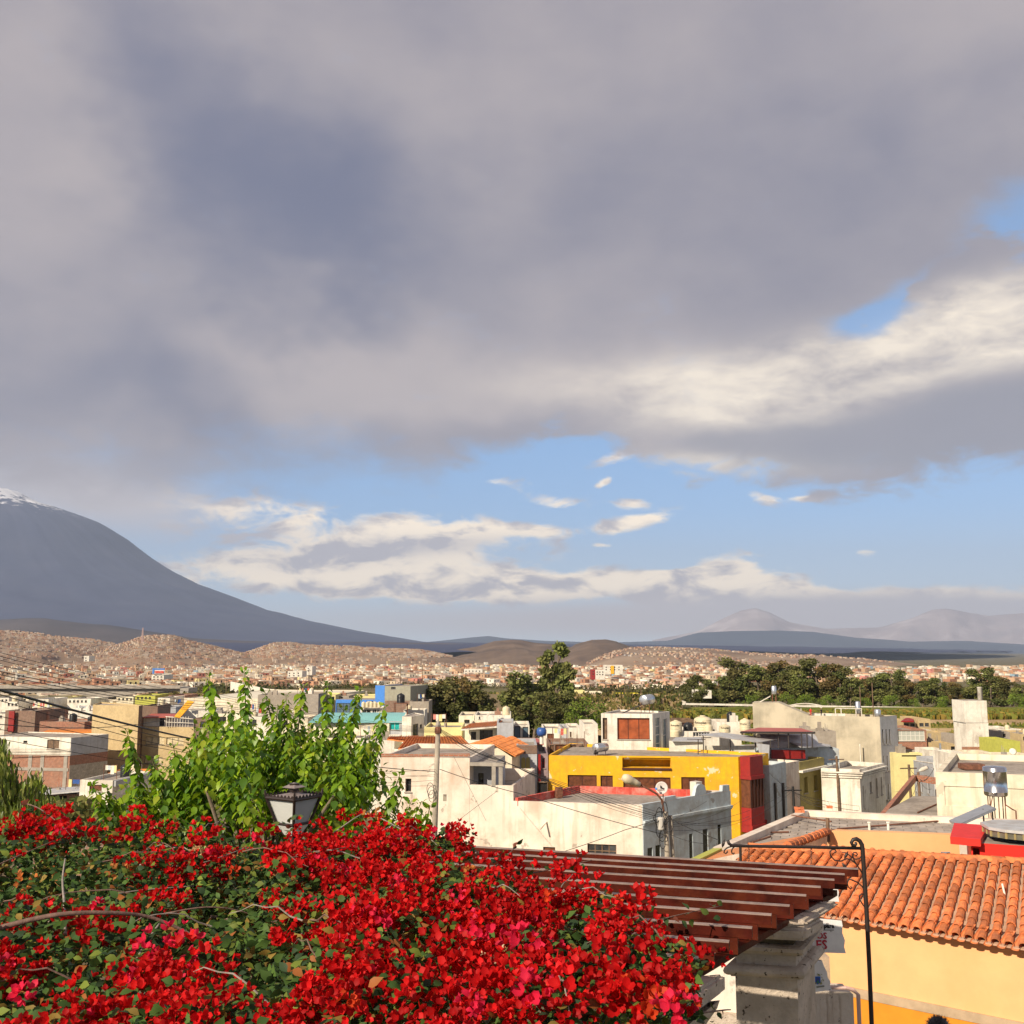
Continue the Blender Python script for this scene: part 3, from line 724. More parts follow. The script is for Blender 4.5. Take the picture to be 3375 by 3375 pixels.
def tile_strip(name, el, er, rr_, rl, m, parent, pitch=0.25, row=0.34, rad=None, lift=0.02):
 """Roman tiles as real half-round courses on the roof plane el-er (eave) to rr-rl (ridge), joined as one part."""
 el, er, rr_, rl = V3(el), V3(er), V3(rr_), V3(rl)
 n = (er - el).cross(rl - el).normalized()
 if n.z < 0: n = -n
 L = (er - el).length; k = max(2, int(round(L / pitch))); rad = rad or pitch * 0.36
 b = MB(); nr = max(1, int(round(((rl - el).length) / row)))
 for i in range(k):
  s0 = (i + 0.5) / k
  p0, p1 = el.lerp(er, s0), rl.lerp(rr_, s0)
  e = (er - el).normalized()
  for j in range(nr):
   a, c = p0.lerp(p1, j / nr), p0.lerp(p1, min(1, (j + 1.12) / nr))
   lo, hi = rad * 1.0, rad * 0.82
   vs = []
   for (p, r_, dz) in ((a, lo, lift + 0.02), (c, hi, lift)):
    for w in (0, 45, 90, 135, 180):
     vs.append(p + e * (-math.cos(R(w)) * r_) + n * (math.sin(R(w)) * r_ + dz))
   b.add(vs, [(q, q + 1, q + 6, q + 5) for q in range(4)])
 o = b.build(name, m, parent); o['kind'] = 'stuff'
 return o
def slab(name, pts, th, m, parent):
 b = MB(); n = len(pts); pts = [V3(p) for p in pts]
 nv = (pts[1] - pts[0]).cross(pts[2] - pts[0]).normalized()
 if nv.z < 0: pts = pts[::-1]; nv = -nv
 i = 0; dn = -nv * th
 b.add(pts + [p + dn for p in pts], [tuple(range(n)), tuple(range(n, 2 * n))[::-1]] + [(k, k + n, (k + 1) % n + n, (k + 1) % n) for k in range(n)])
 return b.build(name, m, parent)
def text_mesh(s, size, name):
 cu = bpy.data.curves.new(name, 'FONT'); cu.body = s; cu.size = size; cu.extrude = 0.004; cu.offset = 0.016 * size; cu.resolution_u = 2
 cu.align_x = 'CENTER'
 o = bpy.data.objects.new(name, cu); COL.objects.link(o)
 me = bpy.data.meshes.new_from_object(o.evaluated_get(bpy.context.evaluated_depsgraph_get()))
 bpy.data.objects.remove(o)
 return me
def text_on(s, size, pos, xdir, ydir, m, parent, name='lettering', curve_r=None):
 me = text_mesh(s, size, name)
 xd, yd = V3(xdir).normalized(), V3(ydir).normalized(); zd = xd.cross(yd)
 pos = V3(pos) - WL[parent.name]
 for v in me.vertices:
  x, y, z = v.co
  if curve_r:
   a = x / curve_r
   p = xd * (math.sin(a) * (curve_r + z)) + zd * (math.cos(a) * (curve_r + z) - curve_r) + yd * y
  else: p = xd * x + yd * y + zd * z
  v.co = pos + p
 return obj(name, me, m, parent)
def water_tank(p, r, h, m, label, text=None, face=None, group='plastic water tanks on the roofs'):
 t = thing('water_tank', label, 'water tank', p, group)
 b = MB(); c = V3(p)
 prof = [(r * 0.97, 0), (r, 0.03)]
 for k in range(5):
  z = h * (0.08 + 0.15 * k); prof += [(r, z), (r * 0.975, z + 0.02), (r, z + 0.05)]
 prof += [(r, h * 0.74), (r * 0.93, h * 0.82), (r * 0.62, h * 0.92), (r * 0.34, h * 0.955)]
 b.lathe(prof, c, 20); b.build('body', m, t, smooth=True)
 l = MB(); l.lathe([(r * 0.33, h * 0.95), (r * 0.33, h), (r * 0.28, h * 1.02)], c, 16); l.build('lid', m, t, smooth=True)
 if text:
  dcam = Vector((-c.x, -c.y, 0)).normalized()
  if face: dcam = (Matrix.Rotation(R(face), 3, 'Z') @ dcam)
  xd = Vector((0, 0, 1)).cross(dcam)
  text_on(text, r * 0.42, c + dcam * (r + 0.004) + Vector((0, 0, h * 0.52)), xd, Vector((0, 0, 1)), M_black, t, curve_r=r)
 return t
def antenna_post(p, h, label, r=0.03, m=None):
 b = MB(); b.tube([p, V3(p) + Vector((0, 0, h))], r, 6)
 o = b.build('post', m or M_rust); props(o, label, 'post', 'thin poles standing above the roofs')
 return o
# ------------------------------------------------------------------ the town below: right of the utility pole
SD = Vector((0.743, 0.669, 0))                     # the street runs away to the right
SDL = Vector((-0.669, 0.743, 0))
UPZ = Vector((0, 0, 1))
# long weathered house in front, with its battlemented street side
r_ = thing('house', 'long weathered white house with stained wall and red parapet, behind the pergola', 'house', (2.0, 66, -14.6))
zU = zat(1400, 2496, 64.4)
hA = House('', '', '', [pt(1255, 2496, 64.9), pt(1548, 2496, 64.05)], zU, -14.6, M_wwhite, depth=9, root=r_)
hA.px(0, (1336, 2566, 1355, 2610), nx=1, ny=2, depth=0.25)
hA.finish()
b = MB(); b.obox(at(1255, 2494, 64.85), at(1548, 2494, 64.0) - at(1255, 2494, 64.85), (0, 0.3, 0), (0, 0, 0.16)); b.build('coping', M_brick, r_)
hB = House('', '', '', [pt(1548, 2588, 64.05), pt(1692, 2588, 63.6)], zat(1620, 2588, 63.8), -14.6, M_wwhite, depth=9, root=r_, ph=0.8)
hB.finish()
lw = House('', '', '', [pt(1549, 2520, 65.4), pt(1628, 2520, 65.2)], zat(1590, 2516, 65.3), -10.0, M_greyblue, depth=5, root=r_, part='loggia_wall', ph=0)
lw.px(0, (1576, 2548, 1594, 2590), nx=1, ny=1); lw.finish()
slab('loggia_roof', [at(1549, 2512, 64.0), at(1660, 2514, 63.7), at(1668, 2508, 69), at(1560, 2506, 69.5)], 0.22, M_concrete, r_)
for sx in (1627, 1650):
 b = MB(); p = at(sx, 2592, 63.9); b.box((p.x, p.y, p.z), (0.24, 0.24, zat(sx, 2520, 63.9) - p.z)); b.build('pillar', M_concrete, r_)
A, B_, C_, D_ = pt(1692, 2588, 63.6), pt(2116, 2653, 62.0), pt(2405, 2605, 68.2), pt(1903, 2600, 69.2)
zL = zat(2116, 2653, 62)
hC = House('', '', '', [A, B_, C_, D_], zL, -14.8, M_wwhite, root=r_, ph=0.25, t=0.2)
hC.px(0, (1936, 2781, 2032, 2830), nx=4, ny=2, frame=M_wood, pane=M_pane); hC.px(0, (1790, 2791, 1830, 2822), nx=1, frame=M_brownframe, pane=M_brownwin)
hC.px(0, (1600, 2768, 1690, 2812), nx=3, frame=M_wood)
for w in ((2134, 2796, 2152, 2850), (2160, 2787, 2178, 2850), (2190, 2778, 2203, 2850), (2271, 2749, 2285, 2830), (2316, 2734, 2335, 2815), (2365, 2718, 2378, 2795)):
 hC.px(1, w, nx=1, ny=2, frame=M_greyblue, pane=M_greyblue, depth=0.3)
hC.finish()
# pale blue street side: a skin 6 cm proud of the wall, with stepped battlements
a_, e_, L_, n_ = hC.edge(1); E3, N3 = Vector((e_.x, e_.y, 0)), Vector((n_.x, n_.y, 0))
O3 = Vector((a_.x, a_.y, 0))
def prof_part(name, prof, th, m, parent, off=0.0):
 bb = MB(); n = len(prof)
 F = [O3 + E3 * u + UPZ * z + N3 * off for u, z in prof]; Bk = [p - N3 * th for p in F]
 bb.add(F + Bk, [tuple(range(n)), tuple(range(n, 2 * n))[::-1]] + [(k, k + n, (k + 1) % n + n, (k + 1) % n)[::-1] for k in range(n)])
 return bb.build(name, m, parent)
def UZ(sx, sy): return hC.uz(1, sx, sy)
z0b = zL + 0.004
pr_ = [(0.0, z0b), (L_, z0b)]
top = [UZ(2404, 2587), UZ(2382, 2589), UZ(2381, 2608), UZ(2329, 2620)]
for k in range(9):
 w = math.pi * k / 8; u1, u0 = UZ(2329, 2600)[0], UZ(2290, 2600)[0]; zt_ = UZ(2310, 2584)[1]; zb_ = UZ(2310, 2604)[1]
 top.append(((u0 + u1) / 2 + (u1 - u0) / 2 * math.cos(w) * 0.85, zb_ + (zt_ - zb_) * math.sin(w)))
top += [UZ(2290, 2632), UZ(2228, 2645), UZ(2227, 2622), UZ(2190, 2628), UZ(2189, 2652), UZ(2150, 2661), UZ(2148, 2646), (0.0, UZ(2117, 2652)[1])]
top = [(max(0, min(L_, u)), max(z, z0b + 0.02)) for u, z in top]
prof_part('battlement', pr_ + top, 0.24, M_paleblue, r_, 0.0)
sk = House('', '', '', [(B_[0] + n_.x * 0.06, B_[1] + n_.y * 0.06), (C_[0] + n_.x * 0.06, C_[1] + n_.y * 0.06)], zL - 0.02, -14.8, M_paleblue, depth=0.05, root=r_, ph=0, part='street_wall')
for w in ((2134, 2796, 2152, 2850), (2160, 2787, 2178, 2850), (2190, 2778, 2203, 2850), (2271, 2749, 2285, 2830), (2316, 2734, 2335, 2815), (2365, 2718, 2378, 2795)):
 sk.px(0, w, style='dark', name='window', pane=M_pane, depth=0.045)
sk.finish(roof=False)
b = MB(); zc = UZ(2260, 2688)[1]; b.obox(O3 + N3 * 0.06 + UPZ * zc, E3 * L_, N3 * 0.16, UPZ * 0.16); b.obox(O3 + N3 * 0.06 + UPZ * (zc - 0.1), E3 * L_, N3 * 0.08, UPZ * 0.1); b.build('cornice', M_paleblue, r_)
# faded red parapet at the back of this roof
for (s0, s1) in (((1694, 2640, 63.7), (1903, 2592, 69.3)), ((1905, 2592, 69.3), (2290, 2607, 67.4))):
 p, q = at(*s0), at(*s1); pn = Vector((-(q - p).y, (q - p).x, 0)).normalized(); p -= pn * 0.3; q -= pn * 0.3
 bb = MB(); p.z = q.z = zL - 0.3; bb.obox(p, q - p, Vector((-(q - p).y, (q - p).x, 0)).normalized() * 0.2, UPZ * (zat(1918, 2590, 69.3) - zL + 0.33)); bb.build('parapet', M_redfade, r_)
bb = MB(); p = at(2295, 2640, 67.2); bb.box((p.x, p.y, zL - 0.2), (0.6, 0.5, 0.9), R(42)); bb.build('chimney', M_white, r_)
bb = MB(); p = at(1842, 2630, 66.5); bb.box((p.x, p.y, zL - 0.2), (0.4, 0.35, 0.62), R(20)); bb.build('vent_box', M_rust, r_)
for s in ((1802, 2708), (2030, 2714)):
 bb = MB(); p = at(s[0], s[1], 63.2); bb.tube([p, p + Vector((-0.42, -0.75, -0.32))], 0.05, 6); bb.build('drain_spout', M_wwhite, r_)
# gabled tile-roof houses behind it
def gable(label, peak, lf, rf, d, dep, wall, name='house', zb=-15):
 a, c, p = at(lf[0], lf[1], d), at(rf[0], rf[1], d), at(peak[0], peak[1], d)
 bk = Vector((0.25, 1, 0)).normalized() * dep
 t = thing(name, label, 'house', (p.x, p.y, zb))
 bb = MB()
 for off in (Vector((0, 0, 0)), bk):
  q = [Vector((a.x + 0.3, a.y, zb)), Vector((c.x - 0.3, c.y, zb)), Vector((c.x - 0.3, c.y, c.z - 0.12)), Vector((p.x, p.y, p.z - 0.15)), Vector((a.x + 0.3, a.y, a.z - 0.12))]
  q = [v + off for v in q]; bb.face(q if off.length == 0 else q[::-1])
 for x0, z0 in ((a.x + 0.3, a.z - 0.12), (c.x - 0.3, c.z - 0.12)):
  y0 = a.y; q = [Vector((x0, y0, zb)), Vector((x0, y0, z0)), Vector((x0, y0, z0)) + bk, Vector((x0, y0, zb)) + bk]
  bb.face(q)
 bb.build('wall', wall, t)
 for s in (a, c):
  slab('roof', [s - Vector((0, 0.3, 0)), p - Vector((0, 0.3, 0)), p + bk, s + bk] if s is a else [p - Vector((0, 0.3, 0)), s - Vector((0, 0.3, 0)), s + bk, p + bk], 0.10, M_tile2, t)
  f0 = Vector((0, -0.32, 0))
  tile_strip('roof_tiles', s + f0, s + bk, p + bk, p + f0, M_tile2, t, 0.27, 0.4)
 return t
gable('low tiled gable house with grey-beige gable wall, just behind the weathered white house', (1566, 2452), (1450, 2486), (1640, 2490), 84, 8, M_grey)
gable('taller tiled gable house with steep orange tile edges and beige gable wall', (1627, 2449), (1548, 2486), (1700, 2490), 82, 6, M_cream)
# hip-roofed house with orange tiles
t = thing('house', 'white house under a broad orange tiled roof with barred window, left of the grey pole', 'house', (-6.5, 88, -15.5))
h = House('', '', '', [pt(1300, 2470, 84), pt(1545, 2470, 83)], zat(1400, 2468, 84), -15.5, M_white, depth=9, root=t, ph=0)
h.px(0, (1325, 2468, 1384, 2491), nx=1, frame=M_wood, pane=M_black, depth=0.2); h.px(0, (1402, 2474, 1440, 2490), nx=2, frame=M_wood); h.finish(roof=False)
el, er, rr2, rl = at(1312, 2467, 83), at(1560, 2467, 82), at(1520, 2427, 89), at(1345, 2428, 90)
slab('roof', [el, er, rr2, rl], 0.1, M_tile2, t); tile_strip('roof_tiles', el, er, rr2, rl, M_tile2, t, 0.27, 0.42)
el, er, rr2, rl = at(1275, 2436, 91), at(1372, 2446, 89), at(1380, 2427, 92), at(1285, 2428, 94)
slab('roof', [el, er, rr2, rl], 0.1, M_tile2, t); tile_strip('roof_tiles', el, er, rr2, rl, M_tile2, t, 0.27, 0.42)
b = MB()
for k in range(9):
 p = at(1333 + k * 5.6, 2489, 83.6); b.tube([p, at(1333 + k * 5.6, 2471, 83.6)], 0.02, 5)
b.build('window_grille', M_wood, t)
fh('pale yellow flat-roofed house peeping between the grey pole and orange tiled roof', 1398, 1522, 2397, 108, M_paley, 7, wins=[(1404, 2424, 1432, 2427)])
fh('cream two-storey house with wide dark glass window under a tiled awning', 1545, 1640, 2393, 103, M_cream, 8, wins=[(1581, 2406, 1624, 2448), (1552, 2412, 1569, 2450)], wkw=dict(nx=3, depth=0.2))
t = bpy.data.objects[[o.name for o in bpy.data.objects if o.get('label', '').startswith('cream two-storey')][0]]
el, er, rr2, rl = at(1519, 2404, 101.5), at(1640, 2394, 101.5), at(1658, 2377, 105), at(1552, 2387, 105)
slab('awning', [el, er, rr2, rl], 0.12, M_white, t); tile_strip('awning_tiles', el, er, rr2, rl, M_tile2, t, 0.3, 0.4)
fh('plain lavender-grey block wall house next to the cream house with tiled awning', 1638, 1692, 2382, 100, M_greyblue, 6)
fh('pale glass-fronted house with small blue dome beside the lavender-grey block', 1693, 1745, 2390, 104, M_white, 6, wins=[(1694, 2393, 1715, 2432), (1722, 2396, 1741, 2430)], wkw=dict(pane=M_pane_blue, nx=1))
fh('low white rooftop house below the dark cypress trees', 1565, 1684, 2357, 132, M_white, 8, wins=[(1578, 2362, 1583, 2370), (1650, 2366, 1660, 2376)])
fh('dim cream house half hidden left of the low white rooftop house', 1512, 1563, 2358, 135, M_cream, 8, wins=[(1530, 2372, 1548, 2384)])
t = thing('shed', 'shed with flat faded red sheet roof next to the blue drum', 'shed', at(1740, 2470, 92))
slab('roof', [at(1690, 2450, 90), at(1792, 2449, 90), at(1770, 2432, 97), at(1712, 2433, 97)], 0.15, M_redroof, t)
h = House('', '', '', [pt(1694, 2452, 90.5), pt(1788, 2452, 90.5)], zat(1740, 2452, 90.5), -15.5, M_grey, depth=6, root=t, ph=0); h.finish(roof=False)
p = at(1785, 2452, 89); t = thing('water_drum', 'blue plastic drum on a short white post', 'drum', p)
b = MB(); b.tube([p, p + Vector((0, 0, 0.7))], 0.16, 8); b.build('post', M_white, t); b = MB(); b.lathe([(0.36, 0.7), (0.42, 0.9), (0.42, 1.15), (0.3, 1.35)], p, 12); b.build('drum', M_plasticblue, t, True)
h = fh('unfinished brick-topped grey house with two arched windows', 1702, 1770, 2455, 84.6, M_greyblue, 6)
t = h.root
b = MB(); a_, e_, L_, n_ = h.edge(0)
p = at(1702, 2484, 84.55); b.obox(p, at(1770, 2484, 84.55) - p, (0, 0.05, 0), UPZ * (zat(1736, 2456, 84.55) - p.z)); b.build('brickwork', M_brickd, t)
for sx in (1725, 1740):
 b = MB(); q = []
 w_ = 0.16
 p = at(sx, 2540, 84.53); z1 = zat(sx, 2503, 84.53)
 for k in range(9): q.append((p.x + w_ * math.cos(math.pi * k / 8), p.y, z1 + w_ * math.sin(math.pi * k / 8)))
 q += [(p.x - w_, p.y, p.z), (p.x + w_, p.y, p.z)]
 n = len(q); b.add(q + [(x, y + 0.1, z) for x, y, z in q], [tuple(range(n))[::-1]] + [(k, (k + 1) % n, (k + 1) % n + n, k + n) for k in range(n)])
 b.build('arched_window', M_olive, t)
h = fh('narrow mauve house with red column and dark garage beside the yellow house', 1771, 1806, 2484, 84.9, mat('mauve_plaster', (0.30, 0.22, 0.22), var=0.15, bump=0.2), 6, wins=[(1786, 2498, 1796, 2532)], wkw=dict(frame=M_red, nx=1, ny=2))
h2 = House('', '', '', [pt(1772, 2576, 84.5), pt(1805, 2576, 84.5)], zat(1790, 2576, 84.5), -15.5, M_wood, depth=0.3, root=h.root, part='garage', ph=0); h2.px(0, (1774, 2580, 1804, 2625), style='dark', pane=M_black, name='garage_opening'); h2.finish()
b = MB(); p = at(1778, 2578, 84.7); b.box((p.x, p.y, p.z), (0.2, 0.2, zat(1778, 2486, 84.7) - p.z)); b.build('column', M_red, h.root)
b = MB(); p = at(1755, 2620, 78); b.tube([p, at(1754, 2530, 78)], 0.08, 8); o = b.build('vent_pipe', M_pole); props(o, 'pale upright vent pipe in front of the grey house with arched windows', 'pipe')
for (lab, x0, x1, y0, d, m, w) in (
 ('white house with a brown window shutter beyond the blue drum', 1790, 1850, 2400, 122, M_white, [(1803, 2418, 1826, 2436)]),
 ('white and grey house with a row of roof tanks beyond the brick clutter', 1851, 1872, 2400, 122, M_greyblue, []),
 ('small white house with a dark doorway in front of the tall eucalyptus', 1874, 1914, 2398, 121, M_white, [(1878, 2412, 1884, 2430)]),
 ('white block with faint grey patches, left of the white rooftop room', 1922, 1970, 2386, 112, M_white, [])):
 fh(lab, x0, x1, y0, d, m, 7, wins=w, wkw=dict(frame=M_wood, pane=M_brownwin))
h = fh('jumbled brick and board rooftop shacks behind the yellow house', 1808, 1940, 2452, 95, M_brickd, 6, wins=[(1812, 2456, 1826, 2486), (1830, 2455, 1870, 2486), (1878, 2456, 1900, 2486), (1908, 2458, 1930, 2486)], wkw=dict(frame=M_wood, pane=M_brownwin, nx=3))
for k, sx in enumerate((1815, 1846, 1868, 1902, 1926)):
 antenna_post(at(sx, 2455, 93.5 + k * 0.3), 0.9 + 0.3 * (k % 3), ('leftmost', 'second', 'middle', 'fourth', 'rightmost')[k] + ' thin rusty pole on the brick and board rooftop shacks')
# ------------------------------------------------------------------ yellow house
yh = thing('house', 'large bright yellow house with dark red bay window on the street corner', 'house', (14, 88, -16))
zY = zat(2433, 2495, 83.7)
h = House('', '', '', [pt(1806, 2490, 85), pt(2433, 2495, 83.7), pt(2533, 2484, 86.8), pt(1880, 2484, 96)], zY, -16.5, M_yellow, root=yh, ph=0.25)
for w, k in (((1871, 2554, 1967, 2595), 2), ((1979, 2556, 2020, 2595), 2), ((2054, 2561, 2211, 2606), 3), ((2245, 2561, 2324, 2606), 3)):
 h.px(0, w, nx=k, frame=M_brownframe, pane=M_brownwin, depth=0.16, fw=0.08)
a_, e_, L_, n_ = h.edge(0)
u0, z1 = h.uz(0, 2051, 2500); u1, z0 = h.uz(0, 2211, 2532)
h.hole(0, u0, u1, z0, zY - 0.12, style='recess', depth=1.5)
h.finish()
b = MB(); O3 = Vector((a_.x, a_.y, 0)); E3, N3 = Vector((e_.x, e_.y, 0)), Vector((n_.x, n_.y, 0))
b.obox(O3 + E3 * (u0 - 0.03) + UPZ * (z0 - 0.16), E3 * (u1 - u0 + 0.06), N3 * 0.12, UPZ * 0.16); b.build('balcony_ledge', M_brownframe, yh)
# street side: red bay
a_, e_, L_, n_ = h.edge(1); O3 = Vector((a_.x, a_.y, 0)); E3, N3 = Vector((e_.x, e_.y, 0)), Vector((n_.x, n_.y, 0))
def bayring(u0, u1, out, z0, z1, m, name, parent):
 pl = [O3 + E3 * u0, O3 + E3 * (u0 + 0.02) + N3 * out, O3 + E3 * (u1 - out * 0.7) + N3 * out, O3 + E3 * u1]
 b = MB(); b.prism([(p.x, p.y) for p in pl], z0, z1); return b.build(name, m, parent)
ub0, ub1 = 0.25, L_ * 0.62
zz1 = [h.uz(1, 2475, s)[1] for s in (2486, 2550, 2562, 2655, 2712, 2735)]
bay = bayring(ub0, ub1, 0.9, zz1[4], zz1[3], M_red, 'bay_base', yh)
bayring(ub0, ub1, 0.9, zz1[1], zz1[0] - 0.05, M_red, 'bay_top', yh)
bayring(ub0 - 0.06, ub1 + 0.1, 1.0, zz1[2], zz1[1] - 0.004, M_red, 'bay_cornice', yh)
bayring(ub0 - 0.06, ub1 + 0.1, 1.0, zz1[5], zz1[4] - 0.004, M_red, 'bay_sill', yh)
bw = bayring(ub0 + 0.05, ub1 - 0.05, 0.82, zz1[3] + 0.004, zz1[2] - 0.004, M_brownwin, 'bay_window', yh)
b = MB()
for k in range(5):
 p = O3 + E3 * (ub0 + 0.05 + (ub1 - ub0 - 0.7) * k / 4) + N3 * 0.86; b.box((p.x, p.y, zz1[3]), (0.07, 0.07, zz1[2] - zz1[3]), math.atan2(E3.y, E3.x))
b.build('bay_frame', M_brownframe, yh)
b = MB()
uw0, uw1 = L_ * 0.68, L_ * 0.9
b.obox(O3 + E3 * uw0 + UPZ * zz1[3] + N3 * 0.03, E3 * (uw1 - uw0), N3 * 0.05, UPZ * (zz1[2] - zz1[3] - 0.2)); b.build('window', M_brownwin, yh)
b = MB(); b.obox(O3 + E3 * (uw0 - 0.2) + UPZ * (zz1[2] - 0.15) + N3 * 0.002, E3 * (uw1 - uw0 + 0.5), N3 * 0.3, UPZ * 0.22); b.obox(O3 + E3 * (uw0 - 0.2) + UPZ * (zz1[4] - 0.2) + N3 * 0.002, E3 * (uw1 - uw0 + 0.5), N3 * 0.4, UPZ * 0.3); b.build('window_ledge', M_red, yh)
# white rooftop room with a solar heater
t = thing('house', 'white rooftop room with big reddish window standing on the yellow house', 'house', at(2080, 2486, 92))
h = House('', '', '', [pt(1981, 2352, 92.5), pt(2150, 2352, 92), pt(2207, 2352, 95.5), pt(2040, 2352, 98.5)], zat(2080, 2352, 92.2), -10.2, M_white, root=t, ph=0.15)
mr_ = mat('reddish_blind', (0.30, 0.075, 0.025), rough=0.35, var=0.3, var_scale=1.2)
h.px(0, (2034, 2366, 2142, 2438), nx=3, frame=M_brownframe, pane=mr_, depth=0.25); h.px(0, (1986, 2366, 2002, 2437), nx=1, frame=M_brownframe, pane=M_wood, depth=0.25)
h.px(1, (2160, 2366, 2178, 2478), nx=1, ny=4, frame=M_frame_w, pane=M_pane_blue); h.px(1, (2184, 2370, 2200, 2476), nx=1, ny=2, frame=M_frame_w, pane=M_pane_blue)
h.finish()
for k, w in enumerate(((2074, 2368, 2100, 2384), (2040, 2393, 2064, 2405), (2128, 2384, 2140, 2396))):
 pass
def solar_heater(label, tank, tank_end, r, panel, legs, parent_d):
 """Horizontal steel tank on legs with a slanted collector in front."""
 a, b2 = V3(tank), V3(tank_end)
 t = thing('solar_heater', label, 'solar heater', (a + b2) / 2 - Vector((0, 0, 1.2)))
 ax = (b2 - a); L = ax.length
 b = MB(); b.lathe([(r * 0.3, 0), (r * 0.85, 0.02), (r, 0.08), (r, L - 0.08), (r * 0.85, L - 0.02), (r * 0.3, L)], a, 20, axis=ax); b.build('tank', M_zinc, t, True)
 b = MB()
 for p in legs: b.tube([p[0], p[1]], 0.03, 5)
 b.build('legs', M_rust, t)
 slab('collector', panel, 0.07, M_frame, t)
 return t
ta, tb = at(2120, 2307, 93), at(2146, 2304, 94.4)
zr = zat(2130, 2350, 93.5)
solar_heater('large steel solar water heater on legs on the white rooftop room', ta, tb, 0.44, [at(2046, 2351, 93), at(2060, 2346, 95), at(2124, 2318, 95), at(2110, 2322, 93)],
   [(Vector((p.x, p.y, zr)), Vector((p.x, p.y, ta.z - 0.2))) for p in (at(2113, 2330, 93), at(2140, 2330, 93.2), at(2125, 2330, 94.5), at(2152, 2330, 94.5))], 93)
p = at(1962, 2465, 86.5); q = at(1996, 2462, 88)
solar_heater('small white cylindrical heater with black end on the yellow roof', p, q, 0.36, [at(1955, 2486, 86), at(1968, 2486, 88), at(1972, 2470, 88), at(1960, 2470, 86)],
   [(Vector((v.x, v.y, zY - 0.2)), Vector((v.x, v.y, p.z))) for v in (p, q)], 86)
# rooftop terrace beside it
t = thing('canopy', 'slanted grey sheet canopy on thin posts above the yellow house', 'canopy', at(2410, 2488, 90))
slab('canopy_roof', [at(2304, 2420, 88), at(2500, 2446, 89), at(2560, 2436, 93), at(2380, 2414, 93)], 0.06, M_zincroof, t)
for sx, s0, s1 in ((2319, 2483, 2425), (2408, 2483, 2434), (2491, 2478, 2445), (2540, 2470, 2440)):
 p = at(sx, s0, 89.5); b = MB(); b.tube([p, (p.x, p.y, zat(sx, s1, 89.5))], 0.05, 6); b.build('post', M_frame, t)
t = thing('greenhouse', 'low pale translucent terrace enclosure beside the white rooftop room', 'enclosure', at(2260, 2480, 91))
h = House('', '', '', [pt(2205, 2440, 90.5), pt(2318, 2444, 90)], zat(2260, 2442, 90.3), -10.0, mat('milky_sheet', (0.62, 0.60, 0.50), rough=0.4, var=0.12), depth=4, root=t, ph=0); h.finish()
slab('sheet_roof', [at(2212, 2442, 89.9), at(2316, 2444, 89.7), at(2310, 2430, 93), at(2228, 2430, 93)], 0.04, M_zincroof, t)
t = thing('fence', 'low milky panel fence under the slanted grey canopy', 'fence', at(2400, 2480, 90))
for x0, x1 in ((2322, 2404), (2410, 2488)):
 b = MB(); p = at(x0, 2482, 89.8); q_ = at(x1, 2482, 89.8); b.obox(p, q_ - p, (0, 0.03, 0), UPZ * 0.62); b.build('panel', mat('milky_sheet', 'ffffff'), t)
b = MB(); p = at(2200, 2478, 88.6); b.tube([p, at(2318, 2478, 88.2)], 0.025, 5); b.tube([at(2301, 2490, 88.2), at(2301, 2438, 88.2)], 0.045, 6); b.tube([at(2264, 2436, 88.2), at(2325, 2437, 88.2)], 0.03, 5); b.build('railing', M_frame, t)
for (sx, s1, s0, d, wpx, lab, tx, fc) in ((2317, 2359, 2411, 106, 28, 'tall beige water tank with slanted black lettering', 'Rotoplas', 20), (2228, 2374, 2412, 104, 20, 'beige water tank half hidden beside the white rooftop room', 'Rotoplas', 10),
  (2224, 2402, 2432, 102, 17, 'squat plain beige water tank in front of another tank', None, 0), (2389, 2388, 2414, 100, 18, 'smaller beige water tank left of the steel pergola', 'Rotoplas', 0), (2456, 2368, 2408, 108, 17, 'beige water tank against the big concrete building', 'Rotoplas', 25)):
 p = at(sx, s0, d); water_tank(p, wpx / FPX * d * 1.02, zat(sx, s1, d) - p.z, M_tank, lab, tx, -fc)
fh('low white wall and roof carrying two beige tanks', 2362, 2442, 2380, 109, M_white, 5)
t = fh('flat white roof house below the tall beige tank', 2232, 2370, 2410, 104, M_white, 6, wins=[(2284, 2413, 2340, 2428)], wkw=dict(nx=6, frame=M_frame_w)).root
fh('rusty sheet shack behind the tall beige tank', 2228, 2290, 2374, 112, M_wood, 4, wins=[(2248, 2382, 2286, 2404)], wkw=dict(nx=4, frame=M_wood, pane=M_brownwin))
# ------------------------------------------------------------------ big bare concrete building
cb = thing('building', 'tall bare concrete building with sloping top and narrow side windows', 'building', (36, 116, -18.5))
dC = 110.0
zt1, zt0 = zat(2899, 2362.6, dC), zat(2520, 2315, 113.5)
P0, P1 = Vector(pt(2481, 2340, 113.8)), Vector(pt(2899, 2362, dC))
e = (P1 - P0).normalized()
P2 = P1 + Vector((SD.x, SD.y)) * 3.6
h = House('', '', '', [P0, P1, P2, P0 + Vector((SD.x, SD.y)) * 3.6 + Vector((0, 4))], zt1, -18.5, M_conc, root=cb, ph=0.35)
for c_ in range(3):
 for rws in ((2404, 2451), (2491, 2540), (2585, 2635)):
  sx = 2907 + c_ * 11.4 + (rws[0] - 2404) * 0.045
  h.px(1, (sx, rws[0], sx + 6.5, rws[1]), nx=1, ny=2, frame=M_frame, pane=M_black, depth=0.2)
h.finish()
ms = House('', '', '', [P1 + Vector((SD.y, -SD.x)) * 0.03 + Vector((SD.x, SD.y)) * 0.02, P2 + Vector((SD.y, -SD.x)) * 0.03], zt1 - 0.02, -18.5, M_greyblue, depth=0.02, root=cb, ph=0, part='side_shade_tint')  # grey-blue skin puts the shade of this side into its colour
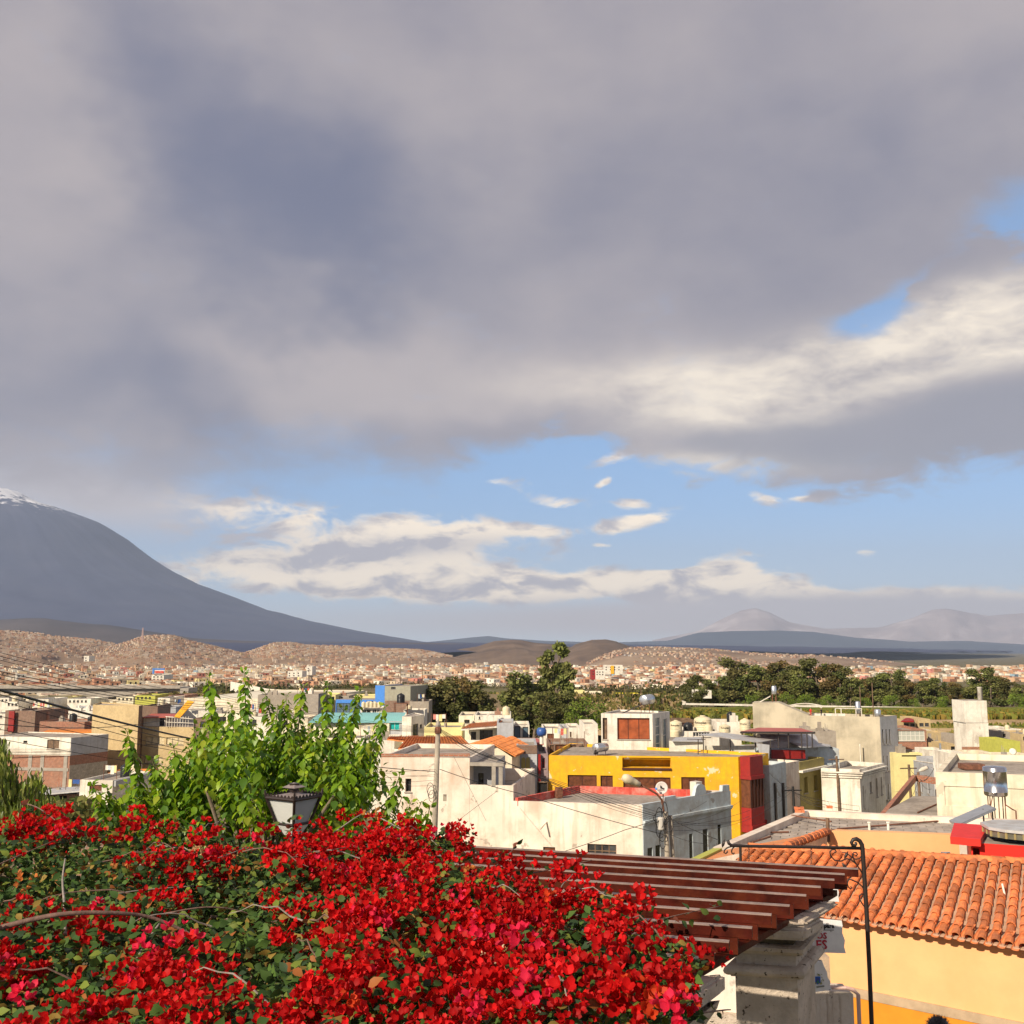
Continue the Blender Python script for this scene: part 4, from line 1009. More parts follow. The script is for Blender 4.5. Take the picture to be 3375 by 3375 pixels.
for c_ in range(3):
 for rws in ((2404, 2451), (2491, 2540), (2585, 2635)):
  sx = 2907 + c_ * 11.4 + (rws[0] - 2404) * 0.045
  ms.px(0, (sx, rws[0], sx + 6.5, rws[1]), style='dark', name='window', pane=M_pane, depth=0.018)
ms.finish(roof=False)
# stepped upper wall (sloping)
L = (P1 - P0).length
def uo(sx, sy): 
 r = ray(sx, sy); n = Vector((e.y, -e.x)); tt = (P0.x * n.x + P0.y * n.y) / (r[0] * n.x + r[1] * n.y)
 return (r[0] * tt - P0.x) * e.x + (r[1] * tt - P0.y) * e.y, r[2] * tt
pf = [(0, zt1 + 0.003), (uo(2667, 2361)[0], zt1 + 0.003), uo(2565, 2316), (0, uo(2481, 2316)[1])]
bb = MB(); F = [Vector((P0.x + e.x * u, P0.y + e.y * u, z)) for u, z in pf]; Bk = [p + Vector((-e.y, e.x, 0)) * 3.4 for p in F]
bb.add(F + Bk, [(0, 1, 2, 3), (7, 6, 5, 4)] + [(k, k + 4, (k + 1) % 4 + 4, (k + 1) % 4) for k in range(4)]); bb.build('stair_tower', M_conc, cb)
bb = MB(); p = at(2836, 2680, 109); bb.tube([at(2838, 2530, dC - 0.1), at(2834, 2452, dC - 0.1)], 0.06, 6); bb.build('drain_pipe', M_white, cb)
# things on its roof
t = thing('arched_frame', 'white curved metal frame on the concrete building roof', 'metal frame', at(2660, 2360, 114))
b = MB()
for off in (0, 1.6):
 pts_ = [at(2606 + 103 * k / 10, 2330 - 11 * math.sin(math.pi * (k * 0.75 + 1.6) / 10) , 114 + off) for k in range(11)]
 b.tube(pts_, 0.06, 5); b.tube([p - Vector((0, 0, 0.18)) for p in pts_], 0.04, 5)
b.build('arch', M_white, t)
b = MB()
for sx in (2610, 2640, 2706):
 b = MB(); p = at(sx, 2334, 114.4); b.tube([p, (p.x, p.y, zt1 - 0.3)], 0.05, 5); b.build('post', M_white, t)
t = thing('railing', 'white tubular frame railing on the concrete building roof', 'railing', at(2800, 2360, 111.5))
b = MB(); z2 = zat(2800, 2335, 111.5)
for sx in (2754, 2773, 2822, 2840): p = at(sx, 2360, 111.5); b.tube([(p.x, p.y, zt1 - 0.3), (p.x, p.y, z2)], 0.05, 5)
b.tube([at(2754, 2335, 111.5), at(2840, 2336, 111.5)], 0.05, 5); b.build('frame', M_white, t)
for (sx, s1, s0, rpx, lab) in ((2828, 2311, 2352, 8, 'tall slim steel tank on a stand on the concrete roof'), (2893, 2337, 2361, 10, 'short steel tank at the corner of the concrete roof'), (2551, 2260, 2288, 8, 'steel tank on thin legs at the left end of the concrete roof')):
 d = 112 if sx > 2600 else 115; p = at(sx, s0, d); t = thing('steel_tank', lab, 'water tank', (p.x, p.y, zt1 - 0.3 if sx > 2600 else zt0), 'steel tanks on the concrete building')
 r = rpx / FPX * d; hh = zat(sx, s1, d) - p.z
 b = MB(); b.lathe([(r * 0.9, 0), (r, 0.05), (r, hh - 0.1), (r * 0.6, hh)], p, 16); b.build('tank', M_zinc, t, True)
 b = MB()
 for q in ((r * 0.7, r * 0.5), (-r * 0.7, r * 0.5), (r * 0.7, -r * 0.5), (-r * 0.7, -r * 0.5)): b.tube([(p.x + q[0], p.y + q[1], (zt1 - 0.3 if sx > 2600 else zt0 - 0.3)), (p.x + q[0], p.y + q[1], p.z + 0.05)], 0.03, 5)
 b.build('stand', M_rust, t)
b = MB(); slab_ = [at(2500, 2315, 115), at(2502, 2313, 116.2), at(2540, 2292, 116.2), at(2538, 2294, 115)]
o = slab('solar_collector', slab_, 0.08, M_white, None); props(o, 'white slanted solar panel on the left end of the concrete building', 'solar panel')
for sx, s1 in ((2838, 2262), (2879, 2250)): antenna_post(at(sx, 2362, 113), zat(sx, s1, 113) - zat(sx, 2362, 113), ('shorter thin wooden mast behind the slim steel tank' if sx < 2850 else 'taller thin wooden mast beside the short corner tank'), 0.05, M_wood)
o = slab('roof_wall', [at(2678, 2360, 114), at(2786, 2360, 114), at(2786, 2352, 114), at(2678, 2352, 114)], 0.15, M_white, None); props(o, 'low white wall on the concrete roof behind the two tiny people', 'wall')
# ------------------------------------------------------------------ street side between the yellow house and the concrete building
t = thing('pergola', 'dark steel roof pergola with red sheet roof in front of the concrete building', 'pergola', at(2570, 2470, 93))
slab('pergola_roof', [at(2440, 2411, 91), at(2686, 2413, 92.5), at(2640, 2400, 97), at(2500, 2398, 97)], 0.12, M_redroof, t)
b = MB(); b.tube([at(2440, 2414, 91), at(2686, 2415, 92.5)], 0.09, 4); b.build('edge_beam', M_frame, t)
for sx in (2490, 2567, 2600, 2643, 2661, 2678):
 p = at(sx, 2465, 92.2); b = MB(); b.tube([p, (p.x, p.y, zat(sx, 2414, 92.2))], 0.06, 4); b.build('post', M_frame, t)
t = thing('shed', 'shed with silvery arched sheet roof under the dark steel pergola', 'shed', at(2600, 2470, 95))
b = MB(); vs = []
for k in range(9):
 w = math.pi * k / 8
 for (sx, d) in ((2515, 94), (2700, 96)):
  p = at(sx, 2466, d); vs.append((p.x, p.y + 1.6 - 1.6 * math.cos(w), p.z + (1.15) * math.sin(w)))
b.add(vs, [(2 * k, 2 * k + 1, 2 * k + 3, 2 * k + 2) for k in range(8)]); b.build('roof', M_zincroof, t, True)
h = House('', '', '', [pt(2515, 2466, 93.95), pt(2735, 2466, 96)], zat(2600, 2465, 94.6), -15, M_paleblue, depth=4, root=t, ph=0); h.finish()
b = MB(); p, q = at(2544, 2501, 93.3), at(2655, 2501, 94.2); b.obox(p, q - p, (0, 0.15, 0), UPZ * (zat(2600, 2470, 93.8) - p.z)); o = b.build('parapet_wall', M_red); props(o, 'bright red rooftop parapet wall right of the yellow house', 'wall')
o = slab('rooftop_panel', [at(2512, 2510, 89), at(2535, 2500, 89), at(2536, 2455, 89), at(2493, 2450, 89)], 0.1, M_greyblue, None); props(o, 'grey-blue sheet panel at the right end of the canopy', 'panel')
slabroof = slab('lean_to_roof', [at(2640, 2462, 93), at(2735, 2458, 95), at(2738, 2455, 98), at(2560, 2425, 98)], 0.08, M_zincroof, None); props(slabroof, 'long pale lean-to sheet roof against the concrete building', 'roof')
fh('grey weathered block wall in front of the concrete building', 2612, 2755, 2410, 103, M_grey, 3)
fh('pale corrugated sheet house between the lean-to and the concrete building', 2690, 2765, 2468, 96, M_paleblue, 5)
def street_house(label, a, b_, zt, zb, wall, wins, dep=6, extra=None, **kw):
 h = House('house', label, 'house', [pt(*a), pt(*b_)], zt, zb, wall, depth=dep)
 for w in wins: h.px(0, w, **kw)
 h.finish(); return h
# facades along the street
h = street_house('pale blue street facade with dark downpipes next to the yellow house', (2535, 2518, 85.5), (2590, 2516, 88.5), zat(2560, 2517, 87), -16.5, M_paleblue, [])
for sx in (2551, 2577):
 p = h.uz(0, sx, 2580); a_, e_, L_, n_ = h.edge(0); q = Vector((a_.x + e_.x * p[0] + n_.x * 0.1, a_.y + e_.y * p[0] + n_.y * 0.1, p[1]))
 b = MB(); b.tube([q, q - Vector((0, 0, 4.2))], 0.11, 6); b.build('downpipe', M_frame, h.root)
street_house('stained beige street facade between the pale blue and olive houses', (2590, 2516, 88.6), (2635, 2514, 90.6), zat(2610, 2514, 89), -16.5, M_wwhite, [])
h = street_house('olive green house with white cornice and two tall windows', (2634, 2506, 90.5), (2716, 2500, 94.5), zat(2675, 2504, 92.5), -16.8, M_olive, [(2648, 2563, 2663, 2612), (2681, 2557, 2695, 2604)], nx=1, ny=2, frame=M_olive, pane=M_olive, depth=0.25)
a_, e_, L_, n_ = h.edge(0); z = h.uz(0, 2675, 2538)[1]
b = MB(); b.obox(Vector((a_.x - e_.x * 0.1, a_.y - e_.y * 0.1, z)), Vector((e_.x, e_.y, 0)) * (L_ + 0.3), Vector((n_.x, n_.y, 0)) * 0.35, UPZ * 0.18); b.build('cornice', M_white, h.root)
# white corner house
t = thing('house', 'white corner house with moulded cornice below the concrete building', 'house', (31, 100, -17.5))
zc = zat(2833, 2536, 91.5)
h = House('', '', '', [pt(2706, 2536, 92.6), pt(2833, 2536, 91.5), pt(2915, 2520, 96.6), pt(2790, 2520, 98.5)], zc, -17.5, M_white, root=t, ph=0.4)
for w in ((2843, 2590, 2850, 2665), (2866, 2578, 2874, 2612), (2886, 2566, 2894, 2626), (2902, 2562, 2909, 2618)): h.px(1, w, nx=1, frame=M_greyblue, pane=M_pane, depth=0.2)
h.finish()
for zz_, o_ in ((zc - 0.75, 0.14), (zc - 0.55, 0.2), (zc - 0.35, 0.3)):
 for i in (0, 1):
  a_, e_, L_, n_ = h.edge(i); b = MB(); b.obox(Vector((a_.x, a_.y, zz_)), Vector((e_.x, e_.y, 0)) * (L_ + o_ * (1 if i == 0 else 0)), Vector((n_.x, n_.y, 0)) * o_, UPZ * 0.12); b.build('cornice', M_white, t)
# balcony with plants on its left
t = thing('balcony', 'white railed corner balcony beside the olive house', 'balcony', at(2760, 2640, 95))
b = MB()
for k in range(12):
 w = math.pi * (0.95 + k * 0.1); c = at(2758, 2625, 95.5); p = Vector((c.x + 0.95 * math.cos(w), c.y + 0.95 * math.sin(w), c.z)); b.tube([p, p + Vector((0, 0, 0.95))], 0.025, 5)
c = at(2758, 2625, 95.5)
for zz_ in (0, 0.35, 0.65, 0.95): b.tube([Vector((c.x + 0.95 * math.cos(math.pi * (0.95 + k * 0.1)), c.y + 0.95 * math.sin(math.pi * (0.95 + k * 0.1)), c.z + zz_)) for k in range(12)], 0.035, 5)
b.build('railing', M_white, t)
b = MB(); b.lathe([(0.98, -0.3), (1.02, -0.02)], c, 20); b.build('floor', M_white, t)
# brick wall and screed terrace between street and tank house
t = thing('parapet', 'low brick parapet with pale cap along the brown terrace', 'parapet', at(2960, 2660, 60))
for s0, s1 in (((2895, 2672, 56), (3022, 2612, 76)), ((3022, 2612, 76), (3095, 2612, 74))):
 p, q = at(*s0), at(*s1); zz_ = min(p.z, q.z); b = MB(); p.z = q.z = -8.995
 b.obox(p, q - p, Vector((-(q - p).y, (q - p).x, 0)).normalized() * 0.25, UPZ * (zat(2960, 2642, 66) + 8.995)); b.build('brick_wall', M_brick, t)
h = House('house', 'brick house with brown screed roof terrace between street and cream house', 'house', [on(2885, 2690, -9.0), on(3096, 2690, -9.0), on(3096, 2624, -9.0), on(3010, 2624, -9.0)], -9.0, -14, M_brick, ph=0); h.finish()
b = MB(); b.tube([on(3024, 2678, -8.95), on(3092, 2648, -8.95)], 0.04, 5); o = b.build('pipe', M_rust); props(o, 'thin dark pipe lying across the brown terrace', 'pipe')
# right: white house behind the steel tank
t = thing('house', 'cream white flat-roofed house behind the steel water tank', 'house', (27, 55, -12))
zW = zat(3200, 2552, 52)
h = House('', '', '', [pt(3083, 2552, 53), pt(3640, 2552, 50.5), pt(3660, 2552, 60), pt(3140, 2540, 62.5)], zW, -12.5, M_wwhite if False else M_cream, root=t, ph=0.35, t=0.3)
u0, z1 = h.uz(0, 3112, 2590); u1, z0 = h.uz(0, 3560, 2676); h.hole(0, u0, u1, z0, z1, style='recess', depth=0.06); h.finish()
b = MB(); p, q = at(3100, 2540, 61.5), at(3372, 2540, 61); b.obox(p, q - p, (0, 0.2, 0), UPZ * (zat(3200, 2518, 61.5) - p.z)); b.build('back_parapet', M_white, t)
b = MB(); p = at(3203, 2547, 57); b.box((p.x, p.y, zW - 0.3), (1.1, 0.9, 0.28)); o = b.build('roof_hatch', M_rust); props(o, 'rusty roof hatch on the cream white house', 'hatch')
h = fh('small white house with red sheet roof and dark window behind the cream house', 3172, 3232, 2494, 72, M_white, 5, wins=[(3187, 2505, 3219, 2521)])
o = slab('sheet_roof', [at(3165, 2499, 71.5), at(3236, 2492, 71.5), at(3262, 2484, 76), at(3196, 2489, 76)], 0.1, M_redroof, h.root)
fh('cream house with brown door behind the steel tank', 3236, 3330, 2493, 76, M_cream, 5, wins=[(3238, 2505, 3252, 2524), (3310, 2504, 3320, 2520)], wkw=dict(frame=M_wood, pane=M_brownwin, nx=1))
fh('tan house with long flat eave at the right edge', 3330, 3470, 2502, 74, M_cream, 5, wins=[])
# white tower with chimney
tw = thing('tower', 'tall blank white tower with round chimney above the brick wall', 'tower', at(3220, 2465, 108))
a, c = pt(3184, 2400, 108), pt(3258, 2400, 108)
h = House('', '', '', [a, c], zat(3220, 2382, 108), -15.8, M_white, depth=3.0, root=tw, ph=0); h.finish()
a, c = pt(3181, 2400, 107.95), pt(3257, 2400, 107.95)
h = House('', '', '', [a, c], zat(3220, 2309, 108), zat(3220, 2382, 108) + 0.004, M_white, depth=2.9, root=tw, ph=0, part='upper_wall'); h.finish()
p = at(3231, 2309, 109.3); b = MB(); b.lathe([(0.25, -0.1), (0.25, 1.35), (0.27, 1.36), (0.27, 1.4)], p, 16); b.build('chimney', M_white, tw, True)
t = thing('wall', 'rough red brick wall at the foot of the white tower', 'wall', at(3230, 2490, 105))
b = MB(); p, q = at(3176, 2492, 105), at(3294, 2492, 105); b.obox(p, q - p, (0, 0.3, 0), UPZ * (zat(3230, 2462, 105) - p.z)); b.build('brick_wall', M_brick, t)
fh('grey house with metal shutters left of the white tower', 3164, 3188, 2426, 112, M_grey, 5, wins=[(3176, 2430, 3187, 2456)], wkw=dict(pane=M_greyblue))
fh('grey glazed house right of the white tower', 3262, 3300, 2430, 113, M_grey, 5, wins=[(3272, 2432, 3292, 2462)], wkw=dict(nx=2, ny=2))
fh('grey block with lime green lower wall right of the white tower', 3300, 3328, 2412, 112, M_grey, 4, wins=[(3305, 2418, 3316, 2430)])
fh('lime green house behind the dish antenna', 3304, 3362, 2443, 100, M_lime, 5)
fh('white house with three small square windows near the right edge', 3312, 3366, 2404, 168, M_white, 8, wins=[(3320, 2410, 3326, 2420), (3335, 2410, 3342, 2420), (3350, 2410, 3356, 2420)], wkw=dict(nx=1))
fh('brown house cut by the right edge of the view', 3366, 3460, 2420, 160, M_brown, 8, wins=[(3372, 2428, 3380, 2440)])
h = fh('brick house with long glazed upper gallery', 2939, 3053, 2405, 118, M_brick, 7, wins=[(2957, 2408, 3049, 2442)], wkw=dict(nx=6, ny=2, frame=M_frame_w, pane=mat('pale_glass', (0.45, 0.47, 0.42), rough=0.25)))
b = MB(); p, q = at(2938, 2476, 116), at(3054, 2480, 115); b.obox(p, q - p, (0, 0.6, 0), UPZ * 0.2); b.build('ledge', M_concrete, h.root)
for (lab, x0, x1, y0, d, m, dep, wins, kw) in (
 ('pale corner house with awning below the glazed brick house', 2944, 3040, 2482, 104, M_paley, 1.0, [(2972, 2489, 3036, 2494)], dict(style='dark', pane=M_black)),
 ('far white terraced house stepping down the river bank', 3058, 3096, 2412, 160, M_white, 6, [(3061, 2414, 3070, 2420), (3076, 2414, 3086, 2420), (3061, 2427, 3070, 2434), (3076, 2427, 3086, 2434), (3062, 2442, 3090, 2448)], dict(nx=1)),
 ('far brown house with long dark window band', 3100, 3146, 2418, 150, M_brown, 6, [(3101, 2421, 3128, 2432), (3132, 2421, 3143, 2434)], dict(nx=1, pane=M_black)),
 ('house with brown shutters and white lower wall beside the tall pole', 3062, 3128, 2447, 118, M_brown, 6, [(3075, 2450, 3094, 2472), (3100, 2450, 3124, 2472)], dict(frame=M_wood, pane=M_brownwin)),
 ('white walled yard in front of the house with brown shutters', 3064, 3130, 2474, 108, M_white, 4, [], {}),
 ('dark open shed with sheet roof left of the brick wall', 3132, 3166, 2456, 112, M_brown, 5, [(3134, 2460, 3164, 2484)], dict(style='dark', pane=M_black)),
 ('far tan house with dark upper windows under a red roof', 2974, 3018, 2378, 172, M_brown, 8, [(2978, 2384, 2996, 2394), (3000, 2384, 3015, 2394)], dict(nx=2)),
 ('far tan house with flat canopy, right of the red roofed one', 3026, 3066, 2370, 172, M_brown, 8, [(3030, 2383, 3045, 2394), (3048, 2383, 3062, 2394)], dict(nx=2)),
 ('far low house with reddish wall at the corner of the concrete building', 2936, 2972, 2382, 176, M_cream, 8, [(2940, 2386, 2956, 2394)], dict(nx=3)),
 ('teal glass terrace house in front of the white yard', 3076, 3130, 2506, 96, M_greyblue, 4, [(3080, 2508, 3128, 2520)], dict(nx=5, ny=1, pane=M_tealglass)),
 ('mint green shed with small vents behind the cream white house', 3135, 3174, 2508, 92, M_paleblue, 4, [(3145, 2511, 3151, 2518), (3160, 2511, 3168, 2518)], dict(nx=1))):
 fh(lab, x0, x1, y0, d, m, dep, wins=wins, wkw=kw)
o = slab('roof', [at(2970, 2376, 170), at(3012, 2376, 170), at(3008, 2366, 176), at(2985, 2366, 176)], 0.2, M_red, None); props(o, 'small bright red pitched roof far right of the concrete building', 'roof')
# house on the right of the street (shaded facade) with arch
t = thing('house', 'pale street house with dark arched doorway at the end of the street', 'house', (42, 112, -18.5))
h = House('', '', '', [pt(2950, 2560, 108), pt(3020, 2560, 105)], zat(2985, 2556, 107), -18.6, M_paleblue, depth=5, root=t)
h.finish()
b = MB(); a_, e_, L_, n_ = h.edge(0); u, z = h.uz(0, 2964, 2610); q = []
for k in range(11): q.append((u + 0.55 * math.cos(math.pi * k / 10), z + 0.55 * math.sin(math.pi * k / 10)))
q += [(u - 0.55, z - 1.6), (u + 0.55, z - 1.6)]
P3 = [Vector((a_.x + e_.x * u_ + n_.x * 0.03, a_.y + e_.y * u_ + n_.y * 0.03, z_)) for u_, z_ in q]
b.face(P3); b.build('arched_doorway', M_black, t)
h = street_house('street house with red balcony next to the concrete building', (2936, 2480, 111), (2975, 2490, 113), zat(2950, 2478, 112), -18.6, M_white, [(2945, 2492, 2955, 2535), (2960, 2492, 2968, 2535)], nx=1, frame=M_wood, pane=M_pane)
b = MB(); p, q = at(2946, 2562, 109), at(2974, 2548, 111); b.obox(p, q - p, (0.4, -0.3, 0), UPZ * 0.5); b.build('balcony', M_red, h.root)
h = street_house('shaded grey street house with tall narrow windows right of the street poles', (3010, 2500, 100), (3076, 2540, 92), zat(3040, 2520, 96), -18.6, M_greyblue, [(3018, 2570, 3024, 2610), (3034, 2572, 3041, 2612), (3056, 2576, 3064, 2618)], nx=1, frame=M_frame)
# ------------------------------------------------------------------ left of the tree
t = thing('house', 'white upper storey house over a patched red brick wall, far left', 'house', (-36, 143, -18.7))
zt, zm, zb = zat(234, 2431, 140), zat(234, 2491, 140), -19.2
FP = [pt(-25, 2428, 142), pt(234, 2431, 140), pt(358, 2425, 146), pt(90, 2425, 150)]
lo = House('', '', '', FP, zm, zb, M_brick, root=t, ph=0, part='brick_storey'); lo.finish()
up = House('', '', '', FP, zt, zm + 0.003, M_white, root=t, ph=0.12)
up.px(0, (156, 2438, 194, 2470), nx=2, frame=M_frame, pane=M_wood); up.px(0, (77, 2441, 90, 2449), nx=1); up.px(0, (6, 2438, 18, 2480), nx=1); up.finish()
def edgebox(h, i, u0, u1, z0, z1, th, m, name, root):
 a_, e_, L_, n_ = h.edge(i); b = MB(); b.obox(Vector((a_.x + e_.x * u0, a_.y + e_.y * u0, z0)) - Vector((n_.x, n_.y, 0)) * 0.02, Vector((e_.x, e_.y, 0)) * (u1 - u0), Vector((n_.x, n_.y, 0)) * (th + 0.02), UPZ * (z1 - z0)); return b.build(name, m, root)
L0, L1 = lo.edge(0)[2], lo.edge(1)[2]
for sx in (98, 138, 215): u = lo.uz(0, sx, 2530)[0]; edgebox(lo, 0, u - 0.25, u + 0.28, zb, zm - 0.002, 0.06, M_concrete, 'column', t)
edgebox(lo, 0, lo.uz(0, -10, 2535)[0], L0 - 0.1, lo.uz(0, 140, 2540)[1], lo.uz(0, 140, 2530)[1], 0.07, M_concrete, 'beam', t)
edgebox(lo, 1, 0.05, L1 - 0.02, zb, lo.uz(1, 300, 2514)[1], 0.05, M_brickw, 'whitewashed_brickwork', t)
edgebox(up, 1, 0.02, L1 - 0.1, zm + 0.01, zt - 0.1, 0.04, M_greyblue, 'side_panel', t)
b = MB(); z_ = zat(120, 2468, 139.5)
for k in range(60):
 p = at(12 + k * 3.75, 2487, 139.6 + (60 - k) * 0.02); b.tube([p, (p.x, p.y, z_)], 0.025, 4)
b.tube([at(12, 2468, 140.7), at(232, 2468, 139.5)], 0.03, 4); b.tube([at(12, 2485, 140.7), at(232, 2485, 139.5)], 0.06, 4); b.build('railing', M_white, t)
o = slab('shed_roof', [at(70, 2624, 100), at(264, 2606, 100), at(268, 2592, 106), at(95, 2598, 108)], 0.12, M_zincroof, None); props(o, 'pale corrugated sheet roof below the patched brick wall', 'roof')
fh('low dark shed under the pale corrugated roof', 90, 268, 2618, 101, M_brickd, 5, wins=[(150, 2622, 220, 2640)], wkw=dict(style='dark', pane=M_black))
h = fh('small white box house with cracked wall top and brown window, left of the green tree', 264, 372, 2571, 95, M_white, 7, wins=[(295, 2586, 335, 2608)], right=[], d2=94.5, wkw=dict(nx=1, frame=M_wood, pane=M_brownwin))
edgebox(h, 1, 0.1, h.edge(1)[2], h.zt - 0.55, h.zt - 0.05, 0.25, M_greyblue, 'side_beam', h.root)
b = MB(); a_, e_, L_, n_ = h.edge(1)
edgebox(h, 1, L_ * 0.6, L_ * 0.64, h.zb, h.zt - 0.56, 0.2, M_greyblue, 'side_post', h.root)
fh('orange and white low wall behind the small white box house', 356, 476, 2548, 112, mat('orange_plaster', (0.62, 0.20, 0.03), var=0.15), 4, wins=[(362, 2538, 388, 2546)])
# ochre tower block and its wing
t = thing('building', 'tall blank ochre rendered building, left of the green tree', 'building', (-62, 154, -19.4))
h = House('', '', '', [pt(306, 2326, 152), pt(458, 2325, 149), pt(470, 2325, 151), pt(330, 2325, 160)], zat(400, 2325, 150), -19.4, M_brown, root=t, ph=0.2); h.finish()
edgebox(h, 1, 0.0, h.edge(1)[2], h.zb, h.zt - 0.01, 0.02, M_wood, 'side_shade_sheet', t)  # dark brown sheet stands in for the shade on this side
w_ = thing('house', 'ochre three-storey wing with cream curtained windows beside the tall blank building', 'house', (-52, 156, -19.4))
h = House('', '', '', [pt(470, 2396, 152), pt(700, 2396, 150)], zat(580, 2396, 151), -19.4, M_brown, depth=8, root=w_, ph=0)
mcur = mat('cream_curtain', (0.55, 0.45, 0.27), rough=0.5, var=0.25, var_scale=2.5)
for wn, k in (((480, 2428, 540, 2455), 3), ((549, 2430, 604, 2455), 3), ((476, 2494, 535, 2518), 2), ((560, 2496, 610, 2518), 2)): h.px(0, wn, nx=k, ny=1, frame=M_frame, pane=mcur)
h.finish()
h = House('', '', '', [pt(474, 2364, 153), pt(545, 2364, 152.5)], zat(510, 2364, 153), h.zt + 0.004, M_white, depth=5, root=w_, ph=0, part='rooftop_room'); h.px(0, (526, 2367, 541, 2393), nx=2, frame=M_frame); h.finish()
slab('roof', [at(470, 2364, 152), at(590, 2360, 152), at(590, 2352, 158), at(500, 2352, 158)], 0.15, M_redroof, w_)
b = MB()
for k in range(9): p = at(548 + k * 9, 2396, 151); b.tube([p, (p.x, p.y, p.z + 1.5)], 0.05, 5)
b.tube([at(546, 2362, 151), at(640, 2370, 150.6)], 0.06, 5); b.tube([at(546, 2380, 151), at(640, 2384, 150.6)], 0.05, 5); b.build('terrace_railing', M_white, w_)
fh('dark red brick block behind the tall ochre building', 466, 520, 2326, 158, M_brickd, 6)
fh('pale grey rooftop house right of the dark red brick block', 521, 580, 2330, 166, M_greyblue, 6, wins=[(530, 2333, 545, 2346)])
o = slab('yellow_sheet', [at(574, 2362, 148), at(592, 2366, 148), at(640, 2312, 150), at(618, 2308, 150)], 0.15, mat('yellow_sheet', (0.75, 0.35, 0.02), rough=0.5, var=0.2), None); props(o, 'bright yellow-orange slanted sheet, like a stair roof, above the ochre wing', 'stair roof')
fh('white house with balcony rail behind the yellow slanted sheet', 545, 690, 2340, 170, M_white, 8, wins=[(640, 2312, 668, 2335), (560, 2345, 600, 2352)])
# row further left
fh('brown brick block with bright red panel, left edge', 18, 117, 2342, 172, M_brickd, 8, wins=[(24, 2398, 40, 2410)], d2=171)
b = MB(); p, q = at(25, 2412, 171), at(43, 2412, 171); b.obox(p, q - p, (0, 0.3, 0), UPZ * (zat(30, 2344, 171) - p.z)); o = b.build('red_panel', M_red); props(o, 'bright red upright panel on the brown brick block', 'panel')
fh('red brown house with tall concrete frame beside the brown brick block', 118, 158, 2346, 174, M_brick, 8, wins=[(118, 2348, 124, 2365)])
fh('long red brick wall house with black roof tank', 131, 303, 2378, 165, M_brick, 7)
p = at(241, 2378, 163); water_tank(p, 0.58, 1.25, M_tankb, 'black water tank on thin legs above the red brick wall', None)
fh('white low house behind the red brick wall house', 157, 306, 2344, 188, M_white, 9, wins=[(160, 2358, 166, 2376), (178, 2364, 188, 2376), (215, 2348, 225, 2354)])
o = slab('roof_slab', [at(142, 2412, 160), at(320, 2412, 158), at(318, 2403, 163), at(160, 2405, 164)], 0.5, mat('orange_plaster', 'ffffff'), None); props(o, 'long flat roof slab with orange edge behind the white upper storey', 'roof')
for k, (x0, x1, y0, d, m, lab) in enumerate(((-40, 30, 2300, 236, M_white, 'white flat house under the left end of the bridge'), (60, 96, 2298, 242, M_cream, 'narrow cream house under the bridge, left of the long white one'), (112, 160, 2304, 232, M_white, 'white house under the bridge with low parapet'),
  (176, 214, 2299, 244, M_paley, 'small pale yellow house under the middle of the bridge'), (222, 300, 2303, 238, M_white, 'long white house under the bridge, left of its pier'), (384, 440, 2296, 246, M_cream, 'cream house just right of the bridge pier'), (446, 512, 2292, 236, M_lime, 'yellow-green sports hall under the bridge end'), (520, 560, 2300, 226, M_white, 'small white house below the bridge end'), (556, 610, 2292, 240, M_brick, 'brick house beside the white warehouse'))):
 fh(lab, x0, x1, y0, d, m, 10, zb=-30, wins=[(x0 + 6 + j * 13, y0 + 5, x0 + 12 + j * 13, y0 + 12) for j in range(max(1, int((x1 - x0) / 14)))], wkw=dict(nx=1))
for k, (x0, x1, y0, d, m) in enumerate(((-30, 18, 2352, 190, M_white), (20, 62, 2312, 235, M_white), (62, 105, 2322, 240, M_cream), (106, 150, 2330, 238, M_white), (150, 186, 2326, 245, M_cream), (186, 250, 2318, 250, M_white), (252, 306, 2326, 236, M_greyblue), (306, 372, 2312, 246, M_cream), (380, 450, 2305, 252, M_white))):
 fh(['white corner house with railings at the left edge', 'white stair tower house with round tank on top', 'cream flat house right of the white stair tower', 'white house with small balcony below the bridge', 'cream house with dark doorway below the bridge', 'long white house in the middle below the bridge', 'grey-blue house directly left of the tall ochre building top', 'cream house behind the ochre building top', 'white house with antennas right of the bridge pier'][k],
 x0, x1, y0, d, m, 9, wins=[(x0 + 6 + j * 12, y0 + 6, x0 + 12 + j * 12, y0 + 14) for j in range(max(1, int((x1 - x0) / 14)))], wkw=dict(nx=1))
p = at(49, 2312, 234); water_tank(p, 0.62, 1.1, M_tank, 'round beige tank on the white stair tower at left', None)
# ------------------------------------------------------------------ middle distance behind the green tree
h = fh('big white flat-roofed warehouse behind the tree shoots', 607, 990, 2302, 222, M_cream, 46, wins=[], d2=218, ph=0.1, roof=mat('white_roof', (0.72, 0.66, 0.52), var=0.06, dirt=(0.5, 0.42, 0.3), dirt_amt=0.3, dirt_scale=0.1))
fh('plain taupe block in front of the white warehouse', 850, 990, 2290, 192, M_grey, 10)
fh('grey blank block behind the leafy shoots', 985, 1050, 2287, 188, M_grey, 9)
fh('pale yellow two-storey house between grey blocks', 1038, 1106, 2290, 196, M_paley, 9, wins=[(1088, 2296, 1102, 2306)])
fh('grey house with one small dark window behind the blue building', 1104, 1150, 2293, 200, M_grey, 9, wins=[(1124, 2297, 1130, 2303)])
fh('pale yellow house left of the tall blue wall', 1150, 1238, 2294, 204, M_paley, 9)
t = thing('building', 'blue and grey building with tall bright blue wall', 'building', (-22, 180, -20.5))
